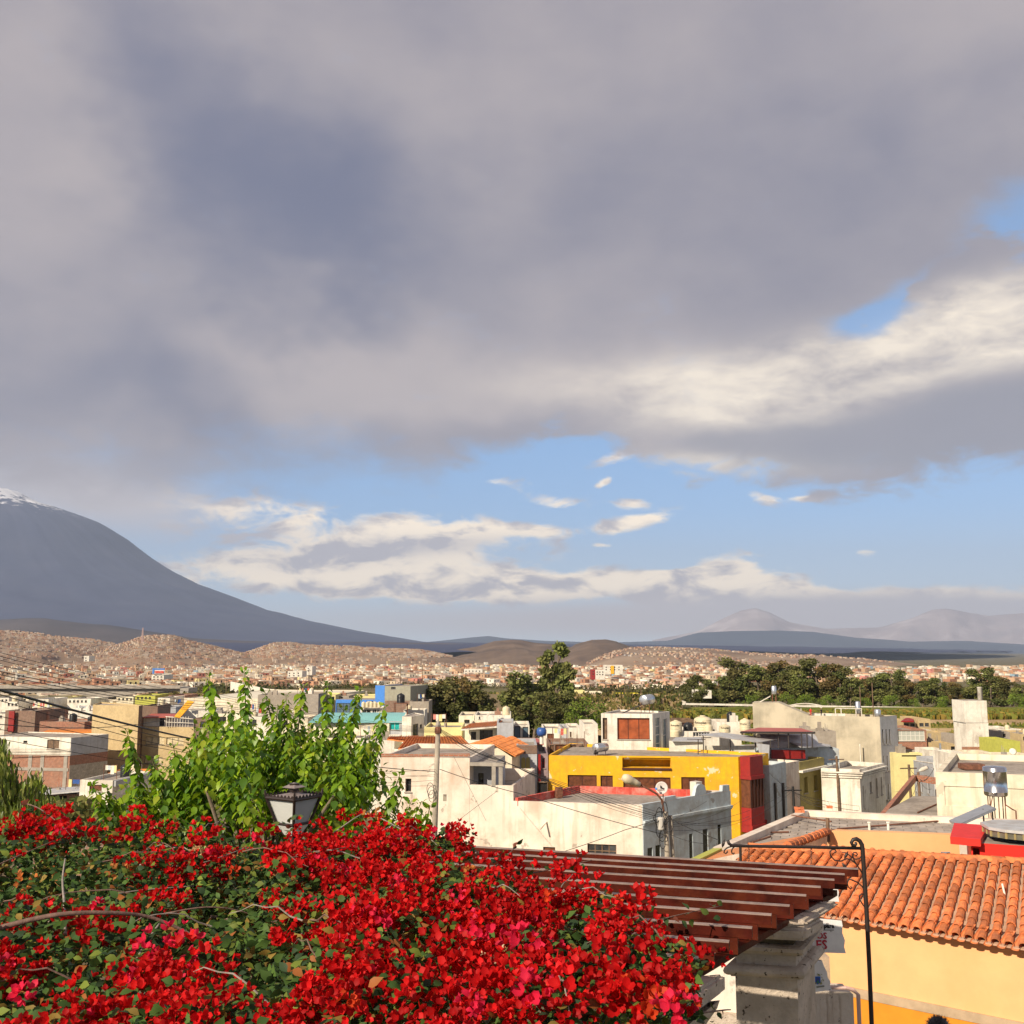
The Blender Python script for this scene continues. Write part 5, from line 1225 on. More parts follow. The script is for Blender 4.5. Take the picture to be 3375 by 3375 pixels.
h = House('', '', '', [pt(1237, 2260, 180), pt(1268, 2260, 179.5)], zat(1250, 2259, 180), -20.5, M_blue, depth=8, root=t, ph=0, part='blue_wall'); h.finish()
h = House('', '', '', [pt(1268.4, 2261, 179.4), pt(1353, 2261, 178)], zat(1310, 2261, 179), -20.5, mat('olive_grey_render', (0.30, 0.29, 0.22), var=0.1, streak=0.3), depth=8, root=t, ph=0.1); h.px(0, (1289, 2264, 1304, 2272), nx=3); h.finish()
b = MB(); p, q = at(1269, 2352, 178.8), at(1352, 2352, 177.6); b.obox(p, q - p, (0, -0.15, 0), UPZ * (zat(1310, 2310, 178) - p.z)); b.build('brown_base', M_brickd, t)
h = House('', '', '', [pt(1107, 2306, 181), pt(1236.5, 2306, 180)], zat(1170, 2306, 180.5), -20.5, M_blue, depth=6, root=t, ph=0, part='blue_band'); h.px(0, (1109, 2317, 1163, 2349), nx=5, ny=3, frame=M_frame, pane=M_pane_blue); h.px(0, (1168, 2318, 1186, 2349), nx=2, ny=3, frame=M_frame, pane=M_pane_blue); h.finish()
fh('white house with row of five tanks on its frame, before the blue wall', 1188, 1258, 2334, 171, M_white, 6, wins=[(1194, 2338, 1222, 2352), (1228, 2338, 1240, 2358), (1242, 2338, 1250, 2348)], wkw=dict(nx=2, frame=M_frame_w))
for k in range(5): water_tank(at(1198 + k * 13, 2332, 170.5), 0.33, 0.95, M_tank, ('leftmost', 'second from left', 'middle', 'second from right', 'rightmost')[k] + ' beige tank of the five in a row before the blue wall', None, group='row of five beige tanks')
t = thing('tank_stand', 'rusty frame tank stand in front of the brown wall', 'tank stand', at(1325, 2360, 165))
b = MB()
for sx, d in ((1299, 164), (1343, 164), (1303, 167), (1341, 167)): p = at(sx, 2362, d); b.tube([p, (p.x, p.y, zat(1320, 2317, 165))], 0.07, 5)
b.build('legs', M_rust, t); slab('platform', [at(1297, 2317, 163.5), at(1345, 2317, 163.5), at(1341, 2315, 167), at(1303, 2315, 167)], 0.12, M_rust, t)
water_tank(at(1321, 2316, 165), 0.63, 1.45, M_tankb, 'glossy black tank on the rusty frame stand', None)
fh('plain grey block right of the blue and grey building', 1350, 1413, 2312, 174, M_grey, 8)
fh('brown and white low house in front of the plain grey block', 1330, 1400, 2340, 168, M_white, 5, wins=[])
t = thing('house', 'white house with teal curved roof behind the tree', 'house', (-20, 146, -19))
h = House('', '', '', [pt(1030, 2382, 142), pt(1283, 2382, 140)], zat(1200, 2382, 141), -19, M_cream, depth=8, root=t, ph=0); h.finish()
b = MB(); vs = []
for k in range(9):
 for (sx, d) in ((1016, 141), (1325, 140)):
  p = at(sx, 2382, d); vs.append((p.x + k * 0.12 * (1 if sx < 1100 else 0.0), p.y - 0.2 + k * 0.75, p.z + 1.0 * math.sin(math.pi / 2 * k / 8)))
b.add(vs, [(2 * k, 2 * k + 1, 2 * k + 3, 2 * k + 2) for k in range(8)]); b.build('curved_roof', M_teal, t, True)
h = House('', '', '', [pt(1283.5, 2378, 140.2), pt(1325, 2378, 140)], zat(1300, 2378, 140), -19, M_greyblue, depth=6, root=t, ph=0, part='glazed_bay'); h.px(0, (1285, 2380, 1316, 2406), nx=2, frame=M_frame_w, pane=M_tealglass); h.finish()
h = House('', '', '', [pt(1325.5, 2362, 138.5), pt(1356, 2362, 138), pt(1398, 2366, 143), pt(1366, 2362, 147)], zat(1340, 2362, 138), -19, M_white, root=t, ph=0.1, part='white_block'); h.px(1, (1361, 2388, 1378, 2424), nx=2, pane=M_pane); h.px(1, (1384, 2388, 1391, 2399), nx=1); h.finish()
for k, (x0, x1, y0, d, m) in enumerate(((700, 800, 2352, 150, M_cream), (800, 900, 2362, 146, M_white), (900, 1015, 2366, 144, M_cream), (1060, 1240, 2432, 112, M_cream), (1180, 1300, 2440, 104, M_white), (640, 720, 2368, 150, M_brickd))):
 fh(['cream house mostly hidden by the leafy shoots', 'white house glimpsed between leafy shoots', 'cream house with ledge left of the teal roof', 'cream wall seen through the tree crown', 'white side house left of the orange tiled roof', 'brick house behind the left shoots'][k], x0, x1, y0, d, m, 7, wins=[(x0 + 20, y0 + 10, x0 + 45, y0 + 30)])
# ------------------------------------------------------------------ bridge over the river
t = thing('bridge', 'long grey concrete road bridge over the river at left', 'bridge', at(250, 2300, 300))
zD = zat(300, 2265, 300)
def bx(sx): return at(sx, 2265, 300).x
b = MB()
pf = [(-260, 2283), (60, 2283), (160, 2285), (260, 2290), (330, 2297), (352, 2298), (375, 2297), (440, 2287), (500, 2281), (560, 2279), (598, 2278)]
top = [(bx(s), 0) for s, _ in pf]
vs = []
for s, y in pf:
 x = bx(s); zb_ = zat(s, y, 300)
 vs += [(x, 300, zD - 0.35), (x, 300, zb_), (x, 306.5, zb_), (x, 306.5, zD - 0.35)]
fs = []
for k in range(len(pf) - 1):
 for j in range(4): fs.append((4 * k + j, 4 * k + (j + 1) % 4, 4 * k + 4 + (j + 1) % 4, 4 * k + 4 + j))
b.add(vs, fs); b.face(vs[-4:]); b.build('girder', M_concrete, t)
b = MB(); x0, x1 = bx(-260), bx(598); b.obox((x0, 298.9, zD - 0.35), (x1 - x0, 0, 0), (0, 8.8, 0), (0, 0, 0.35)); b.build('deck', M_concrete, t)
b = MB(); b.obox((x0, 298.95, zD + 0.003), (x1 - x0, 0, 0), (0, 0.2, 0), (0, 0, 0.55)); b.build('parapet', M_concrete, t)
for sx, sy in ((347, 2297), (540, 2280)):
 x = bx(sx); b = MB(); zt = zat(sx, sy, 300) - 0.003
 b.obox((x - 1.6, 300.8, -26), (3.2, 0, 0), (0, 4.8, 0), (0, 0, zt + 26)); b.build('pier', M_concrete, t)
b = MB(); x = bx(600); b.obox((x - 0.2, 298.9, zD - 2.0), (2.4, 0, 0), (0, 8.6, 0), (0, 0, 1.75)); b.build('abutment', M_concrete, t)
# ------------------------------------------------------------------ banks and fields
m_bank = terrain_mat('ochre_bank', [(0.3, (0.14, 0.10, 0.055)), (0.45, (0.33, 0.235, 0.13)), (0.56, (0.40, 0.29, 0.165)), (0.66, (0.17, 0.14, 0.055)), (0.75, (0.10, 0.10, 0.035))], 0.09)
def strip(name, s0, s1, top, bot, m, n=90, k=10, amp=0.6, kind='structure'):
 v = []; 
 for j in range(k + 1):
  sy, d = top[0] + (bot[0] - top[0]) * j / k, top[1] + (bot[1] - top[1]) * j / k
  for i in range(n + 1):
   p = at(s0 + (s1 - s0) * i / n, sy, d)
   a = amp * (0 if j in (0,) else 1)
   v.append((p.x, p.y + a * 3 * fbm(p.x, j * 2.0, 7, 4, 2.2), p.z + a * fbm(p.x, p.y, 5, 4, 1.1)))
 f = [(j * (n + 1) + i, j * (n + 1) + i + 1, (j + 1) * (n + 1) + i + 1, (j + 1) * (n + 1) + i) for j in range(k) for i in range(n)]
 return props(obj(name, np_mesh(name, v, [q[::-1] for q in f], smooth=False), m), kind=kind)
strip('river_bank', 560, 2250, (2286, 264), (2420, 238), m_bank, amp=1.5)
m_green = terrain_mat('green_field', [(0.35, (0.075, 0.10, 0.018)), (0.5, (0.15, 0.165, 0.03)), (0.65, (0.24, 0.20, 0.05))], 0.12)
m_corn = terrain_mat('yellow_field', [(0.35, (0.22, 0.15, 0.03)), (0.5, (0.34, 0.22, 0.045)), (0.65, (0.16, 0.14, 0.03))], 0.2)
for s0, s1, a, c, m, am in ((2180, 3450, (2331, 266), (2347, 255), m_green, 0.1), (2180, 3450, (2346, 255.2), (2360, 252), m_bank, 0.5), (2150, 3450, (2358, 252.3), (2374, 243), m_corn, 0.15),
       (2150, 3450, (2372, 243.2), (2392, 240), m_bank, 0.6), (2130, 3450, (2388, 240.3), (2402, 232), m_green, 0.2), (2130, 3450, (2400, 232.3), (2440, 226), m_bank, 0.8), (2100, 3450, (2436, 226.4), (2480, 210), m_green, 0.3)):
 strip('field' if m is not m_bank else 'terrace_bank', s0, s1, a, c, m, amp=am, k=6)
def tufts(name, s0, s1, a, c, cnt, h, cols, seed):
 r2 = np.random.default_rng(seed); v = []; f = []; cl = []
 for i in range(cnt):
  q = r2.random(); p = at(s0 + (s1 - s0) * r2.random(), a[0] + (c[0] - a[0]) * q, a[1] + (c[1] - a[1]) * q)
  w = 0.35 * h * (0.6 + r2.random()); hh = h * (0.5 + 0.8 * r2.random()); n0 = len(v); an = r2.random() * 3
  cx, cy = math.cos(an) * w, math.sin(an) * w
  v += [(p.x - cx, p.y - cy, p.z - 0.1), (p.x + cx, p.y + cy, p.z - 0.1), (p.x + cx * 1.3, p.y + cy * 1.3, p.z + hh), (p.x - cx * 0.7, p.y - cy, p.z + hh * 0.8)]
  f.append((n0, n0 + 1, n0 + 2, n0 + 3)); cc = np.array(cols[r2.integers(len(cols))]) * (0.75 + 0.5 * r2.random()); cl += [cc] * 4
 props(obj(name, np_mesh(name, v, f, np.array(cl)), M_leafattr), kind='stuff')
M_leafattr = mat('leaf', (1, 1, 1), rough=0.75, attr=True, transl=0.25, spec=0.25)
tufts('crops', 2180, 3450, (2352, 254.5), (2370, 244), 5000, 1.1, [(0.30, 0.21, 0.04), (0.19, 0.20, 0.035), (0.17, 0.18, 0.03), (0.14, 0.16, 0.03)], 3)
tufts('grass', 2150, 3450, (2388, 240), (2470, 214), 5000, 0.7, [(0.10, 0.13, 0.02), (0.17, 0.18, 0.03), (0.25, 0.2, 0.05)], 4)
tufts('undergrowth', 560, 2250, (2288, 263.5), (2400, 241), 6500, 0.8, [(0.13, 0.12, 0.03), (0.25, 0.19, 0.07), (0.07, 0.085, 0.02)], 5)
o = slab('fence', [at(2190, 2322, 268), at(3450, 2345, 268), at(3450, 2338, 268), at(2190, 2316, 268)], 0.15, M_white, None); props(o, 'long low white fence along the foot of the right-hand trees', 'fence')
# ------------------------------------------------------------------ trees
def leaf_quads(centers, size, r2, cols, droop=0.3, aspect=1.0):
 n = len(centers)
 d = r2.normal(size=(n, 3)); d[:, 2] -= droop; d /= np.linalg.norm(d, axis=1)[:, None]
 u = np.cross(d, r2.normal(size=(n, 3))); u /= np.linalg.norm(u, axis=1)[:, None] + 1e-9
 s = size * (0.6 + 0.8 * r2.random(n))[:, None]
 a = centers; l = d * s; w = u * s * 0.42 * aspect
 v = np.stack([a, a + l * 0.45 + w, a + l, a + l * 0.5 - w], 1).reshape(-1, 3)
 f = np.arange(n * 4).reshape(-1, 4)
 return v, f, np.repeat(cols, 4, 0)
def tree(name, label, h, seed, clumps, leaf, n_leaf, colset, trunk_r=0.25, loc=(0, 0, 0), group=None, limb=True, lean=0.0):
 """clumps: (x, y, z, rx, rz) in tree heights; a tapered trunk, limbs to every clump, leaf faces through each clump's volume."""
 r2 = np.random.default_rng(seed)
 t = thing(name, label, 'tree', (0, 0, 0), group)
 b = MB(); top = max(c[2] for c in clumps) * h
 tp = []
 for k in range(8):
  q = k / 7; tp.append(Vector((lean * h * q * q + 0.02 * h * math.sin(seed + q * 5), 0.015 * h * math.cos(seed * 2 + q * 4), q * top * 0.92)))
 b.tube(tp, [trunk_r * (1 - 0.8 * k / 7) for k in range(8)], 7)
 if limb:
  for c in clumps:
   e = Vector((c[0] * h, c[1] * h, c[2] * h)); zb_ = max(0.12 * h, e.z - abs(c[0]) * h * 1.3 - 0.06 * h)
   k = min(7, max(0, zb_ / (top * 0.92) * 7)); i = int(k); s = tp[i].lerp(tp[min(7, i + 1)], k - i)
   m = s.lerp(e, 0.5) + Vector((0, 0, 0.02 * h)); b.tube([s, m, e], [trunk_r * 0.35, trunk_r * 0.25, trunk_r * 0.1], 5)
 b.build('trunk', M_bark, t, True)
 tot = sum(c[3] * c[3] * c[4] for c in clumps); V_, F_, C_ = [], [], []; off = 0
 for c in clumps:
  n = max(30, int(n_leaf * c[3] * c[3] * c[4] / tot))
  p = r2.normal(size=(n, 3)); p /= np.linalg.norm(p, axis=1)[:, None]; p *= (0.35 + 0.7 * r2.random(n) ** 0.6)[:, None]
  ctr = np.array([c[0], c[1], c[2]]) * h + p * np.array([c[3], c[3], c[4]]) * h
  base = np.array(colset[r2.integers(len(colset))]) * (0.8 + 0.4 * r2.random())
  cols = base[None, :] * (0.65 + 0.7 * r2.random(n))[:, None]
  v, f, cc = leaf_quads(ctr, leaf, r2, cols)
  V_.append(v); F_.append(f + off); C_.append(cc); off += len(v)
 obj('crown', np_mesh('crown', np.concatenate(V_), np.concatenate(F_), np.concatenate(C_)), M_leafattr, t)
 t.location = loc
 return t
M_bark = mat('bark', (0.16, 0.12, 0.085), rough=0.9, var=0.3, var_scale=4, bump=0.5)
r3 = random.Random(5)
def crown_clumps(kind, seed):
 r = random.Random(seed); C_ = []
 if kind == 'gum':                      # uneven dark crown, bare lower trunk
  for k in range(17):
   q = 0.34 + 0.62 * (k / 16); rad = 0.20 * (1 - abs(q - 0.6) * 1.3) + 0.03
   w = r.uniform(0, 6.28); C_.append((math.cos(w) * rad * r.uniform(0.3, 1.1), math.sin(w) * rad, q, r.uniform(0.07, 0.125), r.uniform(0.055, 0.10)))
 elif kind == 'round':
  for k in range(16):
   w = r.uniform(0, 6.28); q = r.uniform(0.22, 0.88); rad = 0.36 * math.sqrt(max(0.02, 1 - ((q - 0.5) / 0.5) ** 2))
   C_.append((math.cos(w) * rad * r.uniform(0.4, 1), math.sin(w) * rad, q, r.uniform(0.13, 0.2), r.uniform(0.10, 0.16)))
 elif kind == 'pine':
  for k in range(18):
   q = 0.2 + 0.78 * k / 17; rad = 0.22 * (1.05 - q); w = r.uniform(0, 6.28)
   C_.append((math.cos(w) * rad, math.sin(w) * rad, q, 0.045 + rad * 0.42, 0.05))
 elif kind == 'column':
  for k in range(16):
   q = 0.08 + 0.88 * k / 15; rad = 0.09; w = r.uniform(0, 6.28)
   C_.append((math.cos(w) * rad, math.sin(w) * rad, q, r.uniform(0.085, 0.12) * (1.15 - 0.55 * q), 0.075))
 elif kind == 'tall':
  for (x, y, z) in ((0.02, 0, 0.95), (0.06, 0, 0.90), (-0.10, 0.02, 0.86), (-0.15, 0, 0.80), (0.10, -0.02, 0.74), (0.0, 0.03, 0.72), (0.13, 0, 0.66), (-0.12, 0, 0.68), (0.04, 0, 0.60), (-0.05, 0.04, 0.55), (0.12, 0, 0.52), (0.07, -0.04, 0.44), (-0.08, 0, 0.42), (0.14, 0.02, 0.36), (0.0, 0, 0.34), (-0.13, 0, 0.30), (0.08, 0, 0.25), (-0.02, 0, 0.2), (0.15, 0, 0.2), (-0.14, 0, 0.16)):
   C_.append((x, y, z, r.uniform(0.038, 0.062) * (1.35 - 0.5 * z), r.uniform(0.028, 0.046) * (1.3 - 0.4 * z)))
 return C_
DARK = [(0.105, 0.125, 0.035), (0.13, 0.135, 0.04), (0.145, 0.13, 0.045)]
OLIVE = [(0.185, 0.21, 0.055), (0.21, 0.215, 0.065), (0.16, 0.18, 0.05)]
GREEN = [(0.17, 0.25, 0.03), (0.21, 0.28, 0.035), (0.14, 0.21, 0.03)]
RUSTY = [(0.18, 0.13, 0.045), (0.15, 0.13, 0.042), (0.12, 0.115, 0.036)]
def ground_loc(sx, sy, d, dz=0.0):
 p = at(sx, sy, d); return (p.x, p.y, float(ground_z(p.x, p.y)) - 0.15 + dz)
PROTO = {}
def plant(kind, label, sx, top, d, colset, group, base=None, leaf=0.5, n=1500, wide=1.0, name=None, tr=0.25):
 loc = ground_loc(sx, top, d)
 if base is not None: loc = (loc[0], loc[1], zat(sx, base, d))
 h = zat(sx, top, d) - loc[2]
 key = (kind, id(colset), len([k for k in PROTO if k[0] == kind and k[1] == id(colset)]) % 3)
 cand = [k for k in PROTO if k[0] == kind and k[1] == id(colset)]
 nm = name or {'gum': 'gum_tree', 'round': 'broadleaf_tree', 'pine': 'pine_tree', 'column': 'cypress_tree', 'tall': 'tall_gum_tree'}[kind]
 if len(cand) < 3 or kind == 'tall':
  t = tree(nm, label, 12.0, 10 + len(PROTO) * 7, crown_clumps(kind, 31 + len(PROTO)), leaf, n, colset, tr, group=group)
  PROTO[(kind, id(colset), len(cand))] = t
 else:
  t = copy_tree(PROTO[cand[r3.randrange(3)]], label=label, group=group)
 t.location = loc; t.rotation_euler = (0, 0, r3.uniform(0, 6.28) if kind != 'tall' else 0)
 t.scale = (h / 12 * wide, h / 12 * wide, h / 12)
 return t
GR = 'trees of the grove beyond the fields'
sky_line = [(2290, 2228), (2330, 2243), (2395, 2232), (2428, 2176), (2462, 2206), (2500, 2192), (2535, 2214), (2568, 2184), (2605, 2198), (2640, 2212), (2690, 2176), (2728, 2190), (2768, 2205), (2800, 2236), (2838, 2240), (2872, 2238), (2902, 2222), (2938, 2210), (2962, 2222), (3002, 2240), (3040, 2246), (3080, 2238), (3112, 2250), (3150, 2252), (3192, 2262), (3228, 2206), (3262, 2222), (3296, 2232), (3330, 2250), (3365, 2258), (3400, 2240)]
where = [(2300, 'at the left end of the grove'), (2450, 'above the left end of the concrete building'), (2600, 'behind the stair end of the concrete building'), (2760, 'behind the arched roof frame'), (2880, 'behind the two masts'), (3010, 'between the masts and the white tower'), (3160, 'just left of the white tower'), (3270, 'behind the white tower'), (9999, 'right of the white tower')]
def wh(sx): return next(w for s, w in where if sx < s)
size_word = lambda top: 'tallest' if top < 2186 else 'tall' if top < 2212 else 'middling' if top < 2236 else 'low'
for i, (sx, tp) in enumerate(sky_line):
 kind, cs, adj = (('gum', DARK, 'dark'), ('gum', OLIVE, 'olive green'), ('pine', DARK, 'dark pointed'), ('gum', RUSTY, 'rusty brown'))[i % 4 if tp > 2180 else 0]
 plant(kind, f'{size_word(tp)} {adj} tree {wh(sx)}', sx, tp, 272 + (i * 37) % 40, cs, GR, leaf=0.42, n=3600, wide=1.45)
for i in range(30):
 sx = 2300 + i * 37 + r3.uniform(-10, 10)
 plant('gum', f'shadowed backing tree {wh(sx)}', sx, 2262 + r3.uniform(-14, 14), 345 + r3.uniform(0, 40), (DARK, OLIVE, RUSTY)[i % 3], GR, leaf=0.42, n=3600, wide=1.4)
for i, sx in enumerate((2590, 2625, 2655, 2688, 2722, 2752, 2790, 2815, 2850, 2935, 3010, 3105, 3350, 3385, 2480, 2440)):
 plant('round', f'small bright green tree {wh(sx)}', sx, 2280 + (i * 13) % 22, 271 + (i % 4) * 3, GREEN, 'small green trees before the grove', leaf=0.5, n=1700)
MG = 'trees along the far river bank'
plant('tall', 'very tall ragged gum tree standing alone above the town, right of centre', 1838, 2116, 214, OLIVE, None, base=2430, leaf=0.55, n=5600, wide=0.95, tr=0.35)
for sx, tp, d, k, cs, lab in ((1760, 2226, 232, 'gum', OLIVE, 'broad olive tree left of the very tall gum tree'), (1735, 2300, 206, 'column', DARK, 'slim dark tree low in front of the very tall gum tree, on its left'), (1800, 2290, 205, 'gum', DARK, 'dark tree at the foot of the very tall gum tree'),
       (1875, 2285, 206, 'gum', DARK, 'dark leafy tree under the right side of the very tall gum tree'), (1930, 2298, 204, 'round', GREEN, 'round green tree right of the very tall gum tree'), (1895, 2330, 200, 'round', GREEN, 'low green tree at the very tall gum tree\'s right foot'),
       (1710, 2252, 238, 'gum', OLIVE, 'smaller olive tree left of the broad olive tree'), (1690, 2290, 240, 'gum', DARK, 'low dark tree on the ochre bank right of the cypresses')):
 plant(k, lab, sx, tp, d, cs, MG, base=2425 if d < 215 else None, leaf=0.55, n=2400, wide=1.3 if k != 'column' else 1.5)
for i, (sx, tp) in enumerate(((1432, 2262), (1452, 2240), (1478, 2236), (1500, 2252), (1530, 2240), (1556, 2243), (1588, 2264), (1610, 2292), (1465, 2290), (1515, 2285), (1570, 2290))):
 plant('column', ('leftmost cypress', 'second cypress from the left', 'tallest left cypress', 'cypress in the middle gap', 'cypress right of the gap', 'tallest right cypress', 'lower cypress on the right', 'rightmost low cypress', 'front cypress on the left', 'front cypress in the middle', 'front cypress on the right')[i] + ' of the dark row behind the pale grey block', sx, tp, 186 + (i % 3) * 3, (DARK, RUSTY)[i % 3 == 1], 'row of dark cypresses', base=2420, leaf=0.5, n=2600, wide=1.55)
for i, (sx, tp, d) in enumerate(((1210, 2282, 222), (1235, 2288, 224), (1180, 2290, 226), (2215, 2328, 238), (1660, 2352, 236), (2090, 2345, 240), (2160, 2338, 242), (2350, 2345, 244), (2420, 2350, 240), (2300, 2365, 236), (1560, 2330, 230), (600, 2290, 250), (640, 2284, 262), (560, 2292, 280), (250, 2310, 275), (330, 2318, 262), (120, 2306, 285))):
 t = plant('round', ('reddish shrub left of the tall blue wall', 'reddish shrub touching the tall blue wall', 'reddish low shrub furthest from the blue wall', 'round green bush above the white rooftop room', 'bush on the ochre bank below the cypresses', 'bush below the bright yellow hall', 'bush on the bank right of the bright yellow hall', 'bush on the green bank right of the big tank', 'bush on the bank near the concrete building', 'low bush behind the beige tanks', 'bush at the foot of the cypresses', 'bush under the bridge end', 'bush right of the bridge end', 'bush below the bridge end', 'bush in front of the bridge pier', 'large bush right of the bridge pier', 'bush below the bridge at left')[i], sx, tp, d, RUSTY if i < 3 else OLIVE if i % 2 else GREEN, 'shrubs on the river banks', base=min(2400, tp + 38), leaf=0.8, n=900, wide=1.5, name='shrub')
# belt of scrub wood between river and town: one mass, far off
r2 = np.random.default_rng(11); V_, F_, C_ = [], [], []; off = 0
for i in range(700):
 sx = r2.uniform(640, 2350); d = r2.uniform(330, 700); tp = r2.uniform(2250, 2278)
 if d < 420: tp += 12
 p = at(sx, tp, d); g0 = float(ground_z(p.x, d)); h = max(2.0, min(9, p.z - g0)); n = 70
 q = r2.normal(size=(n, 3)) * np.array([h * 0.36, h * 0.36, h * 0.22]) + np.array([p.x, d, g0 + h * 0.55])
 base = np.array([(0.075, 0.08, 0.025), (0.06, 0.07, 0.02), (0.11, 0.10, 0.035), (0.085, 0.07, 0.03)][r2.integers(4)])
 v, f, cc = leaf_quads(q, h * 0.16, r2, base[None, :] * (0.7 + 0.6 * r2.random(n))[:, None]); V_.append(v); F_.append(f + off); C_.append(cc); off += len(v)
props(obj('scrub_wood', np_mesh('scrub_wood', np.concatenate(V_), np.concatenate(F_), np.concatenate(C_)), M_leafattr), kind='stuff')
# ------------------------------------------------------------------ buildings on the far plateau
def wallseg(label, s0, s1, sy0, sy1, d0, d1, hpx, m=None, name='wall'):
 p, q = at(s0, sy0, d0), at(s1, sy1, d1); b = MB(); hgt = hpx / FPX * (d0 + d1) / 2 + (6 if d0 > 330 else 0)
 b.obox(p - Vector((0, 0, hgt)), q - p, (0, 0.3, 0), (0, 0, hgt)); o = b.build(name, m or M_white); return props(o, label, 'wall')
wallseg('long white boundary wall along the far plateau road', 1060, 1300, 2283, 2288, 300, 285, 16)
wallseg('curving white road wall left of the long boundary wall', 760, 880, 2246, 2270, 430, 380, 10)
wallseg('white road wall section leading to the long boundary wall', 880, 1060, 2270, 2283, 380, 300, 11)
wallseg('white wall right of the blue building, above the ochre bank', 1353, 1436, 2280, 2284, 285, 280, 12)
fh('cream house with arched porch above the ochre bank', 1378, 1428, 2266, 292, M_cream, 8, zb=-12, wins=[(1398, 2272, 1412, 2280)])
h = fh('pale yellow school block with a row of columns', 1893, 1928, 2277, 300, M_paley, 8, zb=-13.5, wins=[])
fh('long cream school wing with dark colonnade and red roof edge', 1928, 1985, 2281, 300, M_cream, 8, zb=-13.5, wins=[(1930 + k * 6, 2283, 1934 + k * 6, 2292) for k in range(9)], wkw=dict(nx=1))
fh('bright yellow hall with small square windows', 2033, 2110, 2287, 292, M_lime if False else mat('lemon_plaster', (0.72, 0.62, 0.03), var=0.08), 8, zb=-13.8, wins=[(2038 + k * 9, 2293, 2042 + k * 9, 2299) for k in range(8)], wkw=dict(nx=1))
fh('low white hall left of the bright yellow hall', 1990, 2032, 2298, 288, M_white, 6, zb=-13.8)
fh('white long low wall house right of the steel tank', 2150, 2260, 2312, 284, M_white, 5, zb=-14.5)
fh('white house among the dark trees left of the grove', 2296, 2345, 2276, 300, M_white, 8, zb=-14, wins=[(2306, 2284, 2312, 2292), (2326, 2284, 2332, 2292)])
fh('far white houses strip behind the row of cypresses', 1625, 1690, 2275, 330, M_white, 6, zb=-13, wins=[(1632 + k * 12, 2279, 1637 + k * 12, 2286) for k in range(5)], wkw=dict(nx=1))
h = fh('white block with rows of windows carrying a large billboard', 500, 540, 2224, 520, M_white, 14, zb=-15, wins=[(505 + c * 12, 2229 + r_ * 8, 511 + c * 12, 2233 + r_ * 8) for c in range(3) for r_ in range(3)], wkw=dict(nx=1))
t = thing('billboard', 'large blue and white billboard with red lettering on the white block', 'billboard', at(522, 2222, 520))
p, q = at(502, 2221, 519), at(542, 2221, 519); b = MB(); b.obox(p, q - p, (0, 0.4, 0), UPZ * (zat(522, 2203, 519) - p.z)); b.build('board', mat('billboard_white', (0.75, 0.75, 0.75)), t)
for (a_, b2, y0, y1, m) in ((502, 507, 2221, 2203, M_blue), (507, 542, 2207, 2203, M_blue), (510, 539, 2219, 2211, M_redfade)):
 p, q = at(a_, y0, 518.7), at(b2, y0, 518.7); b = MB(); b.obox(p, q - p, (0, 0.2, 0), UPZ * (zat(522, y1, 518.7) - p.z)); b.build('print', m, t)
for (lab, x0, x1, y0, d, m, hb, wn) in (
 ('tall white block with ochre stripe on the town skyline under the domed hill', 1992, 2052, 2192, 1250, M_white, 2222, 4), ('maroon and white block left of the tall white block', 1949, 1962, 2207, 1150, M_red, 2240, 1), ('white slab block beside the maroon one', 1962, 1994, 2208, 1150, M_white, 2240, 3),
 ('white flats on the skyline left of the very tall gum tree', 1530, 1590, 2205, 1300, M_white, 2222, 5), ('white office block standing out of the middle of the town', 1010, 1029, 2196, 1000, M_white, 2225, 1), ('white slim block below the left hills', 277, 294, 2162, 1500, M_white, 2180, 1), ('long low white hall in the town centre', 948, 996, 2212, 900, M_white, 2232, 3)):
 fh(lab, x0, x1, y0, d, m, 20, zb=zat(x0, hb, d), wins=[(x0 + 4 + k * (x1 - x0 - 4) / wn, y0 + 5 + r_ * 8, x0 + 8 + k * (x1 - x0 - 4) / wn, y0 + 9 + r_ * 8) for k in range(wn) for r_ in range(2)], wkw=dict(nx=1))
b = MB(); p, q = at(2013, 2221, 1249), at(2024, 2221, 1249); b.obox(p, q - p, (0, 0.5, 0), UPZ * (zat(2018, 2194, 1249) - p.z)); o = b.build('stripe', M_yellow, bpy.data.objects[[x.name for x in bpy.data.objects if x.get('label', '').startswith('tall white block with ochre')][0]])
# masts and poles on the plateau
def lattice(label, sx, s0, s1, d, w):
 p = at(sx, s0, d); h = zat(sx, s1, d) - p.z; b = MB()
 for dx, dy in ((w, 0), (-w * 0.5, w * 0.87), (-w * 0.5, -w * 0.87)): b.tube([p + Vector((dx, dy, 0)), p + Vector((dx * 0.3, dy * 0.3, h))], w * 0.16, 4)
 n = 14
 for k in range(n):
  a = p + Vector((w * (1 - 0.7 * k / n), 0, h * k / n)); c = p + Vector((-w * 0.5 * (1 - 0.7 * (k + 1) / n), w * 0.87 * (1 - 0.7 * (k + 1) / n), h * (k + 1) / n)); b.tube([a, c], w * 0.1, 4)
 o = b.build('radio_mast', mat('mast_paint', (0.62, 0.45, 0.40), rough=0.6)); props(o, label, 'mast')
lattice('tall red and white lattice mast on the left inhabited hill', 468, 2130, 2069, 2700, 3.5)
